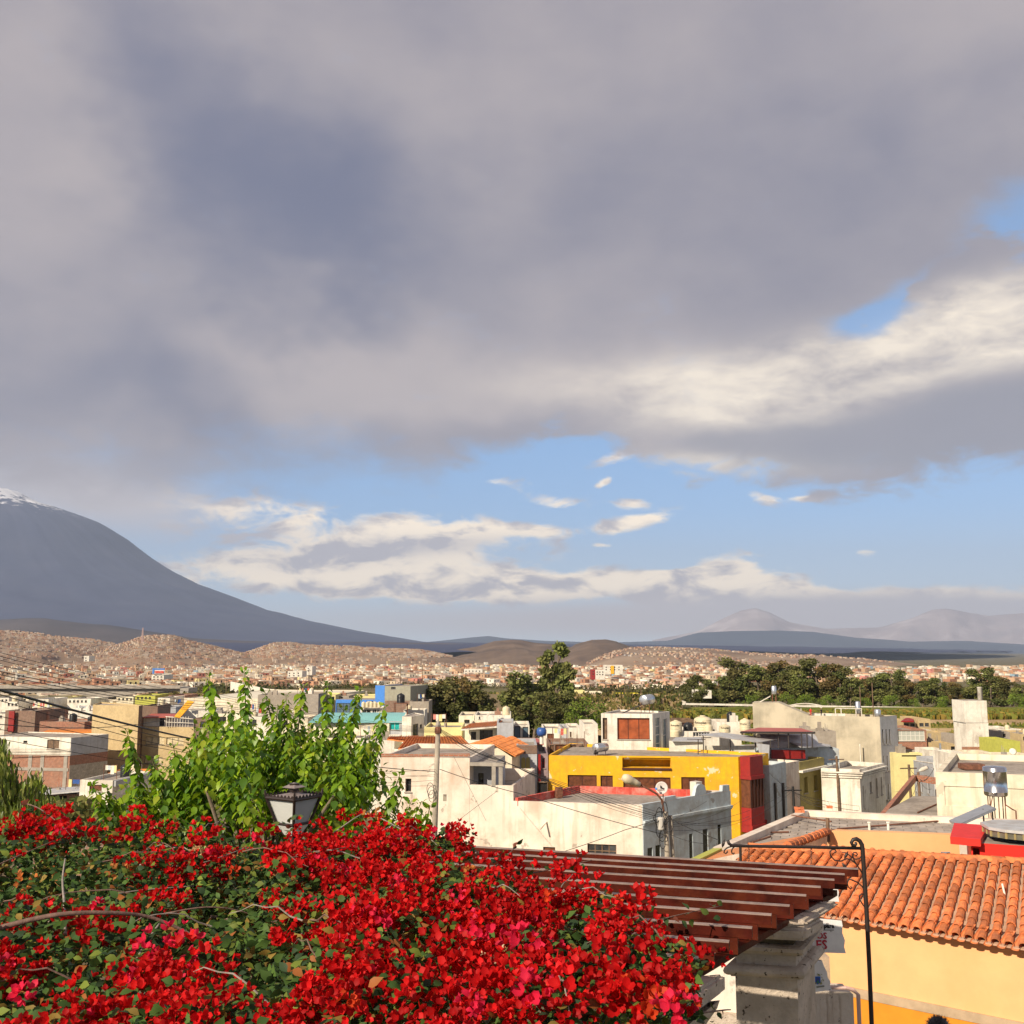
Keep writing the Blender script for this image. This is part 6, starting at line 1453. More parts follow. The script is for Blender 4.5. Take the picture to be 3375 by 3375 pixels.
for k, (sx, s1, s0, d) in enumerate(((895, 2200, 2268, 420), (1017, 2205, 2275, 400), (1320, 2190, 2262, 330), (1392, 2192, 2280, 300), (745, 2238, 2285, 330), (1683, 2250, 2305, 270), (1762, 2262, 2300, 275), (1968, 2266, 2310, 280), (2060, 2266, 2300, 288), (2113, 2262, 2290, 290), (650, 2200, 2262, 520), (690, 2205, 2262, 520), (620, 2205, 2262, 500))):
 p = at(sx, s0, d); o = MB(); o.tube([p, (p.x, p.y, zat(sx, s1, d))], [0.16, 0.09], 5); z_ = zat(sx, s1, d) - 0.5; o.tube([(p.x - 0.8, p.y, z_), (p.x + 0.8, p.y, z_)], 0.06, 4)
 props(o.build('power_pole', M_wood), ('dark tall pole among scrub right of the left road', 'dark pole on the boundary wall, below the white office block', 'thin pole left of the blue building top', 'thin pole above the black roof tank', 'short pole at the road by the warehouse', 'pole behind the right cypresses', 'pole in front of the broad olive tree', 'pole at the school wing', 'pole by the low white hall', 'pole in front of the bright yellow hall', 'middle road pole beyond the bridge', 'right road pole beyond the bridge', 'left road pole beyond the bridge')[k], 'pole', 'poles on the far plateau')
# ------------------------------------------------------------------ the town across the river
from mathutils.bvhtree import BVHTree
trees_ = []
for va in HILLS:
 R_, n = va.shape[0], va.shape[1]; vv_ = [tuple(x) for x in va.reshape(-1, 3)]
 ff = [(r_ * n + c, r_ * n + c + 1, (r_ + 1) * n + c + 1, (r_ + 1) * n + c) for r_ in range(R_ - 1) for c in range(n - 1)]
 trees_.append(BVHTree.FromPolygons(vv_, ff))
def land(x, y):
 z = float(ground_z(x, y)); hit = False
 for t_ in trees_:
  h_ = t_.ray_cast(Vector((x, y, 2000)), Vector((0, 0, -1)))
  if h_[0] is not None and h_[0].z > z: z = h_[0].z; hit = True
 return z, hit
WALLS = [(0.50, 0.27, 0.16), (0.44, 0.22, 0.13), (0.56, 0.36, 0.22), (0.72, 0.63, 0.49), (0.76, 0.71, 0.60), (0.60, 0.48, 0.33), (0.58, 0.43, 0.34), (0.66, 0.55, 0.25), (0.42, 0.34, 0.26), (0.35, 0.12, 0.08), (0.3, 0.42, 0.5), (0.62, 0.25, 0.2)]
WP = np.array([0.17, 0.10, 0.13, 0.16, 0.17, 0.11, 0.07, 0.02, 0.04, 0.01, 0.01, 0.01]); WP /= WP.sum()
r2 = np.random.default_rng(21)
hs = []
def try_house(sx, d, hill):
 p = at(sx, 2200, d); z, hit = land(p.x, d)
 if hill:
  w, dp, h = r2.uniform(5, 10), r2.uniform(5, 10), r2.uniform(2.6, 4.6)
 else:
  w, dp, h = r2.uniform(5, 11), r2.uniform(6, 12), r2.choice([3.0, 3.3, 5.4, 5.9, 8.2], p=[0.32, 0.25, 0.25, 0.14, 0.04]) * r2.uniform(0.9, 1.1)
 rot = 0.45 + 0.5 * mnoise.noise(Vector((p.x / 600, d / 600, 0))) + r2.normal() * 0.06
 hs.append((sx, p.x, d, z, w, dp, h, rot, int(r2.choice(len(WALLS), p=WP)), hit))
for i in range(6800):
 sx = r2.uniform(-60, 3430)
 dmin = 600 if sx < 560 else 760 if sx < 800 else 900 if sx < 1500 else 950 if sx < 2350 else 1300
 if sx > 2400 and r2.random() < 0.6: continue
 d = dmin + (2600 - dmin) * r2.random() ** 1.3
 try_house(sx, d, False)
cnt = 0
while cnt < 4700:
 sx = r2.uniform(-60, 3430); d = r2.uniform(2000, 3580)
 p = at(sx, 2200, d); z, hit = land(p.x, d)
 if not hit or z < (-22 if sx < 1900 else -44): continue
 patch_ = mnoise.noise(Vector((p.x / 260, d / 330, 3.3))) + (0.22 if sx < 1560 else -0.42)
 if patch_ < r2.uniform(-0.5, 0.3): continue
 cnt += 1; try_house(sx, d, True)
hs.sort(key=lambda q: q[2] / q[6])
near = hs[:300]; rest = hs[300:]
# the 300 that show largest: copies of fourteen kinds
kinds = []
wallm = [mat('town_wall_%d' % i, c, rand=0.15, var=0.12, var_scale=0.3, dirt=tuple(np.array(c) * 0.55), dirt_amt=0.4, dirt_scale=0.2) for i, c in enumerate(WALLS)]
cname = ['terracotta', 'dark terracotta', 'orange brick', 'cream', 'white', 'sandy', 'dusty pink', 'yellow', 'grey-brown', 'dark red', 'pale blue', 'salmon']
def town_proto(two, ci):
 H = 6.0 if two else 3.3
 h = House('town_house', 'x', 'house', [(-5, -5), (5, -5), (5, 5), (-5, 5)], H, -2.5, wallm[ci], ph=0.35, group='houses of the town across the river')
 rows = (3.9, 0.9) if two else (0.9,)
 for z in rows:
  for u in (2.4, 7.0): h.hole(0, u - 0.8, u + 0.8, z, z + 1.4, style='dark', name='window', pane=M_pane, depth=0.2)
  h.hole(3, 4.2, 5.8, z, z + 1.4, style='dark', name='window', pane=M_pane, depth=0.2)
 h.finish(); h.root.location = (0, 0, 0)
 for ch in h.root.children: 
  off = WL[h.root.name]; ch.location = (off.x, off.y, off.z)
 return h.root
protos = {}
for q in near:
 sx, x, d, z, w, dp, h, rot, ci, hit = q; two = h > 4.6
 reg = ('beyond the bridge' if sx < 330 else 'near the billboard block' if sx < 640 else 'behind the left tree shoots' if sx < 900 else 'below the white office block' if sx < 1180 else 'above the blue building' if sx < 1560 else 'left of the very tall gum tree' if sx < 1800 else 'around the maroon and white blocks' if sx < 2150 else 'left of the grove' if sx < 2500 else 'beyond the grove')
 dist = 'front row' if d < 720 else 'middle rows' if d < 950 else 'back rows'
 wd = 'broad' if w > 9.5 else 'narrow' if w < 7 else 'square'; ht = 'tall' if h > 7.4 else 'two-storey' if two else 'low'
 lab = f"{ht} {wd} {cname[ci]} house, {dist}, {reg}"
 key = (two, ci)
 if key not in protos: t = protos[key] = town_proto(two, ci)
 else: t = copy_tree(protos[key])
 t['label'] = lab; t.location = (x, d, z); t.rotation_euler = (0, 0, rot); t.scale = (w / 10, dp / 10, h / (6.0 if two else 3.3))
# the rest: one mass of small houses with flat roofs, windows as dark faces set just off their fronts
A = np.array([[q[1], q[2], q[3], q[4], q[5], q[6], q[7]] for q in rest]); ci = np.array([q[8] for q in rest]); n = len(rest)
hillm = np.array([q[9] for q in rest])
cr, sr = np.cos(A[:, 6]), np.sin(A[:, 6])
ux, uy = np.stack([cr, sr], 1), np.stack([-sr, cr], 1)
V_ = []; 
for (a_, c_) in ((-1, -1), (1, -1), (1, 1), (-1, 1)):
 xy = A[:, :2] + ux * (a_ * A[:, 3] / 2)[:, None] + uy * (c_ * A[:, 4] / 2)[:, None]
 V_.append(np.concatenate([xy, (A[:, 2] - 3.5)[:, None]], 1)); V_.append(np.concatenate([xy, (A[:, 2] + A[:, 5])[:, None]], 1))
V8 = np.stack(V_, 1)                                  # n, 8, 3
wc = np.array(WALLS)[ci] * (0.8 + 0.4 * r2.random((n, 1))); 
wc[hillm] = wc[hillm] * 0.40 + np.array([0.36, 0.25, 0.18]) * 0.60
rc = np.array([[0.40, 0.31, 0.24], [0.33, 0.2, 0.14], [0.5, 0.44, 0.36], [0.3, 0.26, 0.22]])[r2.integers(0, 4, n)]
quads, cols = [], []
for (i0, i1) in ((0, 2), (2, 4), (4, 6), (6, 0)):
 quads.append(np.stack([V8[:, i0], V8[:, i1], V8[:, i1 + 1], V8[:, i0 + 1]], 1)); cols.append(np.repeat(wc[:, None, :], 4, 1))
quads.append(np.stack([V8[:, 1], V8[:, 3], V8[:, 5], V8[:, 7]], 1)); cols.append(np.repeat(rc[:, None, :], 4, 1))
for k in range(3):                                    # front windows
 m_ = r2.random(n) < 0.75
 c0 = V8[m_, 0]; e = V8[m_, 2] - c0; up = V8[m_, 1] - c0; nrm = -np.concatenate([uy[m_], np.zeros((m_.sum(), 1))], 1)
 u0 = (0.12 + 0.3 * k + 0.06 * r2.random(m_.sum()))[:, None]; du = 0.14; v0 = (1 - (2.1 / A[m_, 5]) * 0.5 * (1 + r2.integers(0, 2, m_.sum())))[:, None]; v0 = np.clip(v0, 0.55, 0.9); dv = 0.10
 b0 = c0 + nrm * 0.08
 quads.append(np.stack([b0 + e * u0 + up * (v0 - dv), b0 + e * (u0 + du) + up * (v0 - dv), b0 + e * (u0 + du) + up * v0, b0 + e * u0 + up * v0], 1)); cols.append(np.full((m_.sum(), 4, 3), 0.05))
Q = np.concatenate(quads).reshape(-1, 3); Cc = np.concatenate(cols).reshape(-1, 3)
props(obj('far_town', np_mesh('far_town', Q, np.arange(len(Q)).reshape(-1, 4), Cc), mat('town_walls', (1, 1, 1), rough=0.9, attr=True, spec=0.1)), kind='stuff')
# ------------------------------------------------------------------ flat roof house with steel tank (near right)
zF = -7.0
t = thing('house', 'flat grey-roofed house with paved roof behind the orange tiled roof', 'house', (10, 42, -12))
nl, nr = on(2350, 2792, zF), on(3480, 2752, zF); fr, fl = on(3480, 2706, zF), on(2645, 2668, zF)
h = House('', '', '', [nl, nr, fr, fl], zF, -12.6, M_wwhite, root=t, ph=0.28, t=0.34, roof=mat('roof_mortar', (0.30, 0.25, 0.20), dirt=(0.18, 0.14, 0.11), dirt_amt=0.6, dirt_scale=0.5, var=0.2, bump=0.5)); h.finish()
roof = [c for c in t.children if c.name.startswith('roof')][0]
M_paver = mat('grey_paver', (0.40, 0.34, 0.285), rand=0.16, var=0.18, var_scale=2.0, dirt=(0.22, 0.17, 0.13), dirt_amt=0.55, dirt_scale=0.9, bump=0.4)
ins = inset([tuple(p[:2]) for p in (nl, nr, fr, fl)], 0.4)
def inpoly(x, y, P):
 c = False; n = len(P)
 for i in range(n):
  (x0, y0), (x1, y1) = P[i], P[(i + 1) % n]
  if (y0 > y) != (y1 > y) and x < (x1 - x0) * (y - y0) / (y1 - y0) + x0: c = not c
 return c
pm = None; pa = math.atan2((fr - fl).y, (fr - fl).x); pu, pv = Vector((math.cos(pa), math.sin(pa))), Vector((-math.sin(pa), math.cos(pa)))
cnt = 0; spots = []
for i in range(-60, 60):
 for j in range(-40, 40):
  o2 = Vector((fl.x, fl.y)) + pu * (i * 0.62 + (0.31 if j % 2 else 0)) + pv * (j * 0.44)
  if inpoly(o2.x, o2.y, ins) and o2.y > 33: spots.append(o2)
spots.sort(key=lambda p: p.y)
for o2 in spots[:300]:
 if pm is None:
  b = MB(); b.box((0, 0, 0), (0.59, 0.41, 0.03)); pm = b.mesh('paver'); pm.materials.append(M_paver)
 o = bpy.data.objects.new('paver', pm); COL.objects.link(o); o.parent = roof
 o.location = Vector((o2.x, o2.y, zF - 0.275 + random.uniform(0, 0.012))) - WL[t.name]; o.rotation_euler = (0, 0, pa)
b = MB()
for o2 in spots[300:]: b.box((o2.x, o2.y, zF - 0.27), (0.59, 0.41, 0.03), pa)
if spots[300:]: b.build('paving', M_paver, roof)['kind'] = 'stuff'
# bricks lying on the parapet
def brick_pile(label, sx, sy, nb, seed):
 rr = random.Random(seed); p = on(sx, sy, zF)
 for k in range(nb):
  b = MB(); b.box((p.x + 0.14 * (k % 2) - 0.05, p.y + 0.1 * (k // 2 % 2), zF + 0.002 + 0.115 * (k // 2)), (0.26, 0.14, 0.11), rr.uniform(-0.4, 0.4)); o = b.build('brick', M_brick2); props(o, label % ('lower', 'lower right', 'upper', 'upper right')[k % 4], 'brick', 'loose hollow bricks on the roof parapet')
M_brick2 = mat('orange_brick', (0.55, 0.17, 0.07), var=0.2, var_scale=8, bump=0.4, bump_scale=40)
brick_pile('%s loose brick of the little stack at the parapet corner', 2634, 2678, 4, 3)
brick_pile('%s loose orange brick lying alone on the far parapet', 2738, 2664, 1, 4)
for k, (s0, s1, z_) in enumerate((((2760, 2736), (3165, 2706), 0.05), ((2610, 2707), (2740, 2730), 0.25), ((2475, 2748), (2600, 2746), 0.03), ((2480, 2778), (2540, 2760), 0.02))):
 p, q = on(*s0, zF - 0.24), on(*s1, zF - 0.24); b = MB(); b.tube([p + UPZ * z_, q + UPZ * (z_ + 0.02)], 0.035, 6)
 o = b.build('pipe', M_rust); props(o, ('long thin red pipe lying across the paved roof', 'dark iron bar propped near the roof corner', 'short red pipe on the left of the paved roof', 'dark bent rod on the left of the paved roof')[k], 'pipe')
for k, sx in enumerate((2866, 2928)):
 p = on(sx, 2736, zF - 0.25); b = MB(); b.tube([p, p + UPZ * 0.28], 0.05, 8); b.tube([p + UPZ * 0.28, p + UPZ * 0.33], 0.08, 8); o = b.build('roof_vent', M_white); props(o, ('left small white roof vent on the paved roof', 'right small white roof vent on the paved roof')[k], 'roof vent')
# upright steel tank on legs with its collector
p0 = on(3287, 2712, zF - 0.25); dT = p0.y
t = thing('water_tank', 'upright shiny steel water tank on thin legs above the paved roof', 'water tank', p0)
zt, zb = zat(3276, 2527, dT), zat(3284, 2622, dT); c = Vector((at(3280, 2575, dT).x, dT, zb)); rT = 35.5 / FPX * dT
b = MB(); H = zt - zb; b.lathe([(rT * 0.3, -0.02), (rT * 0.94, 0.0), (rT, 0.05), (rT, H * 0.13), (rT * 1.012, H * 0.135), (rT * 1.012, H * 0.15), (rT, H * 0.155), (rT, H * 0.84), (rT * 1.012, H * 0.845), (rT * 1.012, H * 0.86), (rT, H * 0.865), (rT, H * 0.97), (rT * 0.92, H), (rT * 0.2, H * 1.03)], c, 40); b.build('tank', mat('brushed_steel', (0.60, 0.60, 0.61), rough=0.22, metal=1.0, var=0.06, var_scale=5), t, True)
for k, w in enumerate((20, 80, 140, 200, 260, 320)):
 q = c + Vector((math.cos(R(w)), math.sin(R(w)), 0)) * rT * 0.72; b = MB(); b.tube([Vector((q.x, q.y, zF - 0.26)), Vector((q.x, q.y, zb + 0.02))], 0.022, 6); b.build('leg', M_rust, t)
b = MB(); q = c + Vector((rT * 0.6, -0.2, 0.0)); b.tube([q, q - UPZ * 0.35, q + Vector((0.3, 0, -0.55)), q + Vector((0.42, 0, -0.6)), q + Vector((0.42, 0, -1.1))], 0.03, 6); b.build('pipe', M_rust, t)
b = MB(); b.tube([c + Vector((-rT * 0.4, -0.1, 0)), c + Vector((-rT * 0.9, -0.3, -0.5)), at(3262, 2650, dT - 0.5)], 0.022, 6); b.build('feed_pipe', M_rust, t)
t = thing('solar_collector', 'slanted grey solar collector panel below the steel tank', 'solar collector', on(3200, 2720, zF - 0.25))
q = [at(3128, 2703, 41.0), at(3160, 2717, 40.2), at(3281, 2662, 41.7), at(3249, 2650, 42.6)]
slab('panel', q, 0.09, mat('collector_sheet', (0.30, 0.31, 0.33), rough=0.3, metal=0.2, var=0.1), t)
slab('frame', [q[0] + UPZ * 0.004 - UPZ * 0.02, q[1] - UPZ * 0.02 + (q[1] - q[0]) * 0.06, q[2] - UPZ * 0.02 + (q[1] - q[0]) * 0.06, q[3] - UPZ * 0.02 + (q[0] - q[1]) * 0.06], 0.06, M_zinc, t)
for s in ((3240, 2700, 41.8), (3270, 2700, 42.3)):
 p = at(s[0], 2662, s[2]); b = MB(); b.tube([(p.x, p.y, zF - 0.26), (p.x, p.y, p.z - 0.05)], 0.03, 6); b.build('leg', M_iron, t)
# ------------------------------------------------------------------ orange house with tiled roof (right)
oh = thing('house', 'orange house with rows of terracotta roof tiles, lower right', 'house', (8, 26, -9.0))
M_orange = mat('peach_plaster', (0.81, 0.43, 0.195), dirt=(0.76, 0.38, 0.16), dirt_amt=0.5, dirt_scale=0.7, var=0.05, var_scale=1.5, bump=0.12)
M_deep = mat('deep_orange_dado', (0.66, 0.24, 0.012), var=0.06, bump=0.12)
zE, zR = -6.2, -5.2
e0, e1 = on(2780, 3030, zE), on(3375, 3128, zE); r0, r1 = on(2467, 2796, zR), on(3375, 2846, zR)
ed = (e1 - e0).normalized()
E0, E1 = e0 - ed * 3.6, e1 + ed * 1.2
R0, R1 = r0, r1 + (r1 - r0).normalized() * 1.2
wn = Vector((-ed.y, ed.x, 0))
W0, W1 = E0 + wn * 0.35 + ed * 0.4, E1 + wn * 0.35
h = House('', '', '', [W0, W1, W1 + wn * 7, W0 + wn * 7], zE - 0.02, -9.4, M_orange, root=oh, ph=0); h.finish(roof=False)
zd = zat(3375, 3310, (W1.y + W0.y) / 2 - 1.5)
dd = on(2800, 3262, -7.95).z
b = MB(); b.obox(W0 - wn * 0.03 + UPZ * (-9.4 - W0.z), W1 - W0, wn * 0.05, UPZ * (1.42)); b.build('dado', M_deep, oh)
b = MB(); b.obox(W0 - wn * 0.05 + UPZ * (-7.978 - W0.z), W1 - W0, wn * 0.07, UPZ * 0.2); b.build('band', mat('tan_band', (0.42, 0.31, 0.2), var=0.15, bump=0.3), oh)
M_mortar = mat('tile_mortar', (0.50, 0.30, 0.19), dirt=(0.34, 0.24, 0.18), dirt_amt=0.5, dirt_scale=3.0, var=0.2, var_scale=6, bump=0.5)
b = MB(); gs = [[E0.lerp(E1, i / 24).lerp(R0.lerp(R1, i / 24), j / 10) for i in range(25)] for j in range(11)]
for j in range(10):
 for i in range(24): b.face([gs[j][i], gs[j][i + 1], gs[j + 1][i + 1], gs[j + 1][i]])
for i in range(24): b.face([gs[0][i + 1], gs[0][i], gs[0][i] - UPZ * 0.03, gs[0][i + 1] - UPZ * 0.03])
roof = b.build('roof', M_mortar, oh)
M_tile = mat('terracotta_tile', (0.64, 0.19, 0.058), rough=0.75, rand=0.28, var=0.22, var_scale=9, dirt=(0.30, 0.12, 0.07), dirt_amt=0.45, dirt_scale=5, bump=0.35, bump_scale=30)
nrm = (E1 - E0).cross(R0 - E0).normalized(); nrm = nrm if nrm.z > 0 else -nrm
Lr = (E1 - E0).length; cols_n = int(Lr / 0.262); rows_n = 10
pts = []
for i in range(cols_n):
 s_ = (i + 0.5) / cols_n; a, c = E0.lerp(E1, s_), R0.lerp(R1, s_)
 for j in range(rows_n): pts.append((a.lerp(c, j / rows_n), a.lerp(c, (j + 1) / rows_n), i, j))
pts.sort(key=lambda q: q[0].y + (0 if q[0].x > 4.0 else 30))
def tile_shape(r0_, r1_, L):
 b = MB(); vs = []
 for (y, r_, dz) in ((0.0, r0_, 0.045), (L, r1_, 0.010)):
  for w in range(0, 181, 30):
   vs.append((-math.cos(R(w)) * r_, y, math.sin(R(w)) * r_ * 0.95 + dz))
 for w in range(0, 181, 30): vs.append((-math.cos(R(w)) * (r0_ - 0.014), 0.0, math.sin(R(w)) * (r0_ - 0.014) * 0.95 + 0.045))
 b.add(vs, [(k, k + 1, k + 8, k + 7) for k in range(6)] + [(k + 14, k + 15, k + 1, k) for k in range(6)], 0)
 for w in range(0, 181, 30): pass
 return b
tm = None; rest_t = MB()
ex = (E1 - E0).normalized(); ey = (R0 - E0); 
for q, (a, c, i, j) in enumerate(pts):
 yv = (c - a); L = yv.length * 1.16; yv = yv.normalized(); zv = ex.cross(yv).normalized(); xv = yv.cross(zv)
 M3 = Matrix((xv, yv, zv)).transposed()
 if tm is None:
  tm = tile_shape(0.104, 0.080, L).mesh('tile', smooth=False); tm.materials.append(M_tile)
 jit = random.uniform(-0.02, 0.02)
 loc = a - yv * 0.03 + xv * jit * 0.4 + zv * random.uniform(0, 0.008)
 if q < 300:
  o = bpy.data.objects.new('tile', tm); COL.objects.link(o); o.parent = roof
  m4 = (M3 @ Matrix.Rotation(jit * 1.6, 3, 'Z') @ Matrix.Rotation(random.uniform(-0.012, 0.02), 3, 'X')).to_4x4(); m4.translation = loc - WL[oh.name]; o.matrix_local = m4
 else:
  tb_ = tile_shape(0.104, 0.080, L); rest_t.add([loc + M3 @ Vector(v) for v in tb_.v], tb_.f)
if rest_t.v: rest_t.build('tiles', M_tile, roof)['kind'] = 'stuff'
# pan tiles showing as scalloped under-edge at the eave
b = MB()
for i in range(cols_n + 1):
 p = E0.lerp(E1, i / cols_n); vs = []
 for (y, r_) in ((-0.06, 0.085), (0.5, 0.085)):
  for w in range(180, 361, 36): vs.append(p + ex * (math.cos(R(w)) * r_) + (R0 - E0).normalized() * y + nrm * (math.sin(R(w)) * r_ * 0.6 + 0.02))
 b.add(vs, [(k, k + 1, k + 7, k + 6) for k in range(5)])
b.build('eave_pans', M_tile, roof)['kind'] = 'stuff'
# ridge tiles
kk = 24
for k in range(kk):
 a, c = R0.lerp(R1, k / kk), R0.lerp(R1, (k + 1.1) / kk); b = MB(); vs = []
 for p, r_ in ((a, 0.13), (c, 0.115)):
  for w in range(0, 181, 30): vs.append(p + Vector((0, 1, 0)) * (math.cos(R(w)) * r_) + UPZ * (math.sin(R(w)) * r_ + 0.02))
 b.add(vs, [(q, q + 1, q + 8, q + 7) for q in range(6)]); b.build('ridge_tile', M_tile, roof)
# lower wing roof running up to the left
wing = thing('house', 'small beige gable wing with hip tile row left of the peach wall', 'house', on(2600, 2800, -6.2))
g0, g1, g2 = at(2596, 2788, 29.8), at(2726, 2740, 33.2), at(2380, 2803, 29.2)
g3, g4 = at(2300, 2842, 26.5), at(2470, 2806, 28.6)
b = MB(); b.face([g3, g4, g0, g2]); b.face([g2, g0, g1]); b.build('roof', mat('smooth_orange_roof', (0.70, 0.27, 0.09), dirt=(0.5, 0.2, 0.1), dirt_amt=0.5, dirt_scale=2, var=0.12, var_scale=3, bump=0.5), wing)
b = MB(); b.face([g0 - UPZ * 0.12, at(2726, 2800, 33.2), g1 - UPZ * 0.1]); b.face([g0 - UPZ * 0.12, at(2596, 2840, 29.8), at(2726, 2850, 33.2), at(2726, 2800, 33.2)]); b.build('wall', M_cream, wing)
for k in range(11):
 a, c = g0.lerp(g1, k / 11), g0.lerp(g1, (k + 1.12) / 11); b = MB(); b.tube([a, c], [0.13, 0.105], 10); b.build('ridge_tile', M_tile, wing)
b = MB(); b.obox(g2 + UPZ * 0.0, g3 - g2, Vector((-0.25, 0, 0)), UPZ * 0.06); b.build('gutter', M_lime, wing)
# peach wall above the roof, with the red annex and the skylight
t = thing('wall', 'long peach wall between the tiled roof and the paved roof', 'wall', at(2900, 2800, 33))
pa_, pb_ = at(2727, 2737, 33.4), at(3160, 2752, 32.6); pb_.z = pa_.z
b = MB(); b.obox(pa_ - UPZ * 1.5, pb_ - pa_, (0.05, 0.3, 0), UPZ * 1.5); b.build('peach_wall', M_orange, t)
b = MB(); q = on(3118, 2838, -5.55); b.tube([q, q + UPZ * 0.22], 0.05, 6); b.tube([q + UPZ * 0.22 - Vector((0.12, 0, 0)), q + UPZ * 0.22 + Vector((0.12, 0, 0))], 0.02, 5); b.build('vent', M_zinc, t)
p = at(2729, 2742, 33.3); b = MB(); b.tube([p - UPZ * 0.3, p + UPZ * 0.42], 0.06, 6); o = b.build('post', M_wood); props(o, 'short tan wooden post at the left end of the peach wall', 'post')
M_brightred = mat('bright_red_plaster', (0.68, 0.018, 0.008), rough=0.55, var=0.08, bump=0.1)
t = thing('house', 'bright red rooftop annex with overhanging slab and dark opening', 'house', at(3300, 2840, 30.5))
za = at(3233, 2779, 30.4).z
A0, A1 = pt(3200, 2780, 30.6), pt(3560, 2800, 29.6)
h = House('', '', '', [A0, A1], za - 0.02, za - 1.4, M_brightred, depth=3.0, root=t, ph=0); h.px(0, (3203, 2795, 3232, 2850), style='dark', name='opening', pane=M_brownframe, depth=0.5); h.finish()
q = [at(3132, 2772, 30.6), at(3232, 2779, 30.2), at(3262, 2756, 32.6), at(3147, 2753, 33.0)]
for v in q: v.z = za + 0.14
slab('overhang', q, 0.2, M_brightred, t)
sk = thing('skylight', 'rounded glass skylight with sheet roof above the red annex', 'skylight', at(3340, 2780, 31))
zr = -5.12
pl = [on(3230, 2713, zr), on(3258, 2729, zr), on(3312, 2738, zr), on(3375, 2744, zr), on(3520, 2752, zr), on(3520, 2708, zr), on(3375, 2707, zr), on(3272, 2705, zr)]
b = MB(); b.prism([(p.x, p.y) for p in pl], zr - 0.05, zr + 0.03); b.build('sheet_roof', M_zincroof, sk)
cx_, cy_ = sum(p.x for p in pl) / 8, sum(p.y for p in pl) / 8
pl2 = [(cx_ + (p.x - cx_) * 0.93, cy_ + (p.y - cy_) * 0.93) for p in pl]
b = MB(); b.prism(pl2, za + 0.145, zr - 0.052); b.build('glazing', mat('skylight_glass', (0.14, 0.135, 0.10), rough=0.12, spec=0.8, var=0.2), sk)
b = MB()
for k in range(5):
 p = pl2[k]; b.tube([(p[0], p[1] - 0.01, za + 0.15), (p[0], p[1] - 0.01, zr - 0.06)], 0.035, 5)
 if k < 4:
  p2 = pl2[k + 1]; m_ = ((p[0] + p2[0]) / 2, (p[1] + p2[1]) / 2 - 0.01); b.tube([(m_[0], m_[1], za + 0.15), (m_[0], m_[1], zr - 0.06)], 0.03, 5)
b.build('glazing_bars', mat('brass_bar', (0.35, 0.28, 0.12), rough=0.5), sk)
b = MB(); q = on(3326, 3010, -5.98); b.tube([q, q + Vector((-0.05, 0.15, 0.62))], 0.022, 6); b.tube([q + Vector((0.0, 0, 0.12)), q + Vector((0.3, -0.05, 0.1)), q + Vector((0.55, -0.1, 0.3))], 0.014, 5); o = b.build('antenna_rod', M_white); props(o, 'thin white rod with trailing wire standing on the terracotta tiles', 'antenna')
# ------------------------------------------------------------------ utility pole, street lamp and cables
def util_pole(label, top, d, base_z, r0, r1, lean=(0, 0)):
 p = at(top[0], top[1], d); t = thing('utility_pole', label, 'utility pole', (p.x - lean[0], p.y - lean[1], base_z))
 b = MB(); b.tube([(p.x - lean[0], p.y - lean[1], base_z), p], [r0, r1], 12); b.build('pole', M_pole, t, True)
 return t, p
dP = 50.0
up_, pt_ = util_pole('grey concrete utility pole with pointed tip in front of the weathered house', (1444, 2400, 0)[:2], dP, -12.4, 0.155, 0.115, (0.22, 0))
b = MB(); b.lathe([(0.16, -0.25), (0.17, -0.1), (0.16, 0.02), (0.06, 0.1)], pt_, 8); b.build('clamp', M_rust, up_)
b = MB(); b.lathe([(0.11, 0.08), (0.13, 0.16), (0.10, 0.24), (0.02, 0.40)], pt_, 8); b.build('tip', M_concrete, up_)
b = MB(); q = at(1466, 2640, dP - 0.15); b.box((q.x, q.y, q.z), (0.16, 0.12, 0.3)); b.build('meter_box', M_pole, up_)
b = MB()
for k in range(3):
 c = at(1425 + k * 3, 2600 + k * 12, dP - 0.25); b.tube([c + Vector((0.16 * math.cos(w) - 0.1, 0, 0.28 * math.sin(w))) for w in np.linspace(0, 6.28, 14)], 0.012, 4)
b.build('wire_loops', M_cable, up_)
dL = 48.0
t = thing('street_lamp', 'street lamp with curved arm and cream lamp head on a cable-tangled pole', 'street lamp', (at(2200, 2680, dL).x, dL, -12.5))
p = at(2193, 2675, dL)
b = MB(); b.tube([(p.x + 0.12, dL, -12.5), p], [0.14, 0.10], 10); b.build('pole', M_pole, t, True)
b = MB(); q = at(2212, 2690, dL); b.tube([(q.x + 0.2, dL + 0.25, -12.5), (q.x, dL + 0.25, q.z)], [0.12, 0.09], 10); b.build('second_pole', M_pole, t, True)
b = MB(); b.tube([at(2190, 2690, dL), at(2186, 2660, dL), at(2180, 2635, dL - 0.1), at(2165, 2617, dL - 0.2), at(2140, 2602, dL - 0.35), at(2108, 2585, dL - 0.5)], 0.045, 8); b.build('arm', M_rust, t, True)
hp, hq = at(2110, 2587, dL - 0.5), at(2052, 2560, dL - 0.8); ax = (hq - hp)
b = MB(); b.lathe([(0.05, 0), (0.11, 0.04), (0.15, ax.length * 0.3), (0.17, ax.length * 0.5), (0.20, ax.length * 0.56), (0.21, ax.length * 0.8), (0.14, ax.length * 0.96), (0.04, ax.length)], hp, 14, axis=ax); b.build('lamp_head', mat('lamp_shell', (0.62, 0.53, 0.36), rough=0.5, var=0.1), t, True)
b = MB(); q = at(2178, 2693, dL - 0.25); b.lathe([(0.13, -0.55), (0.15, -0.5), (0.15, -0.05), (0.12, 0)], q, 10); b.build('transformer', mat('pale_metal', (0.5, 0.47, 0.42), rough=0.5), t)
b = MB(); rr = random.Random(8)
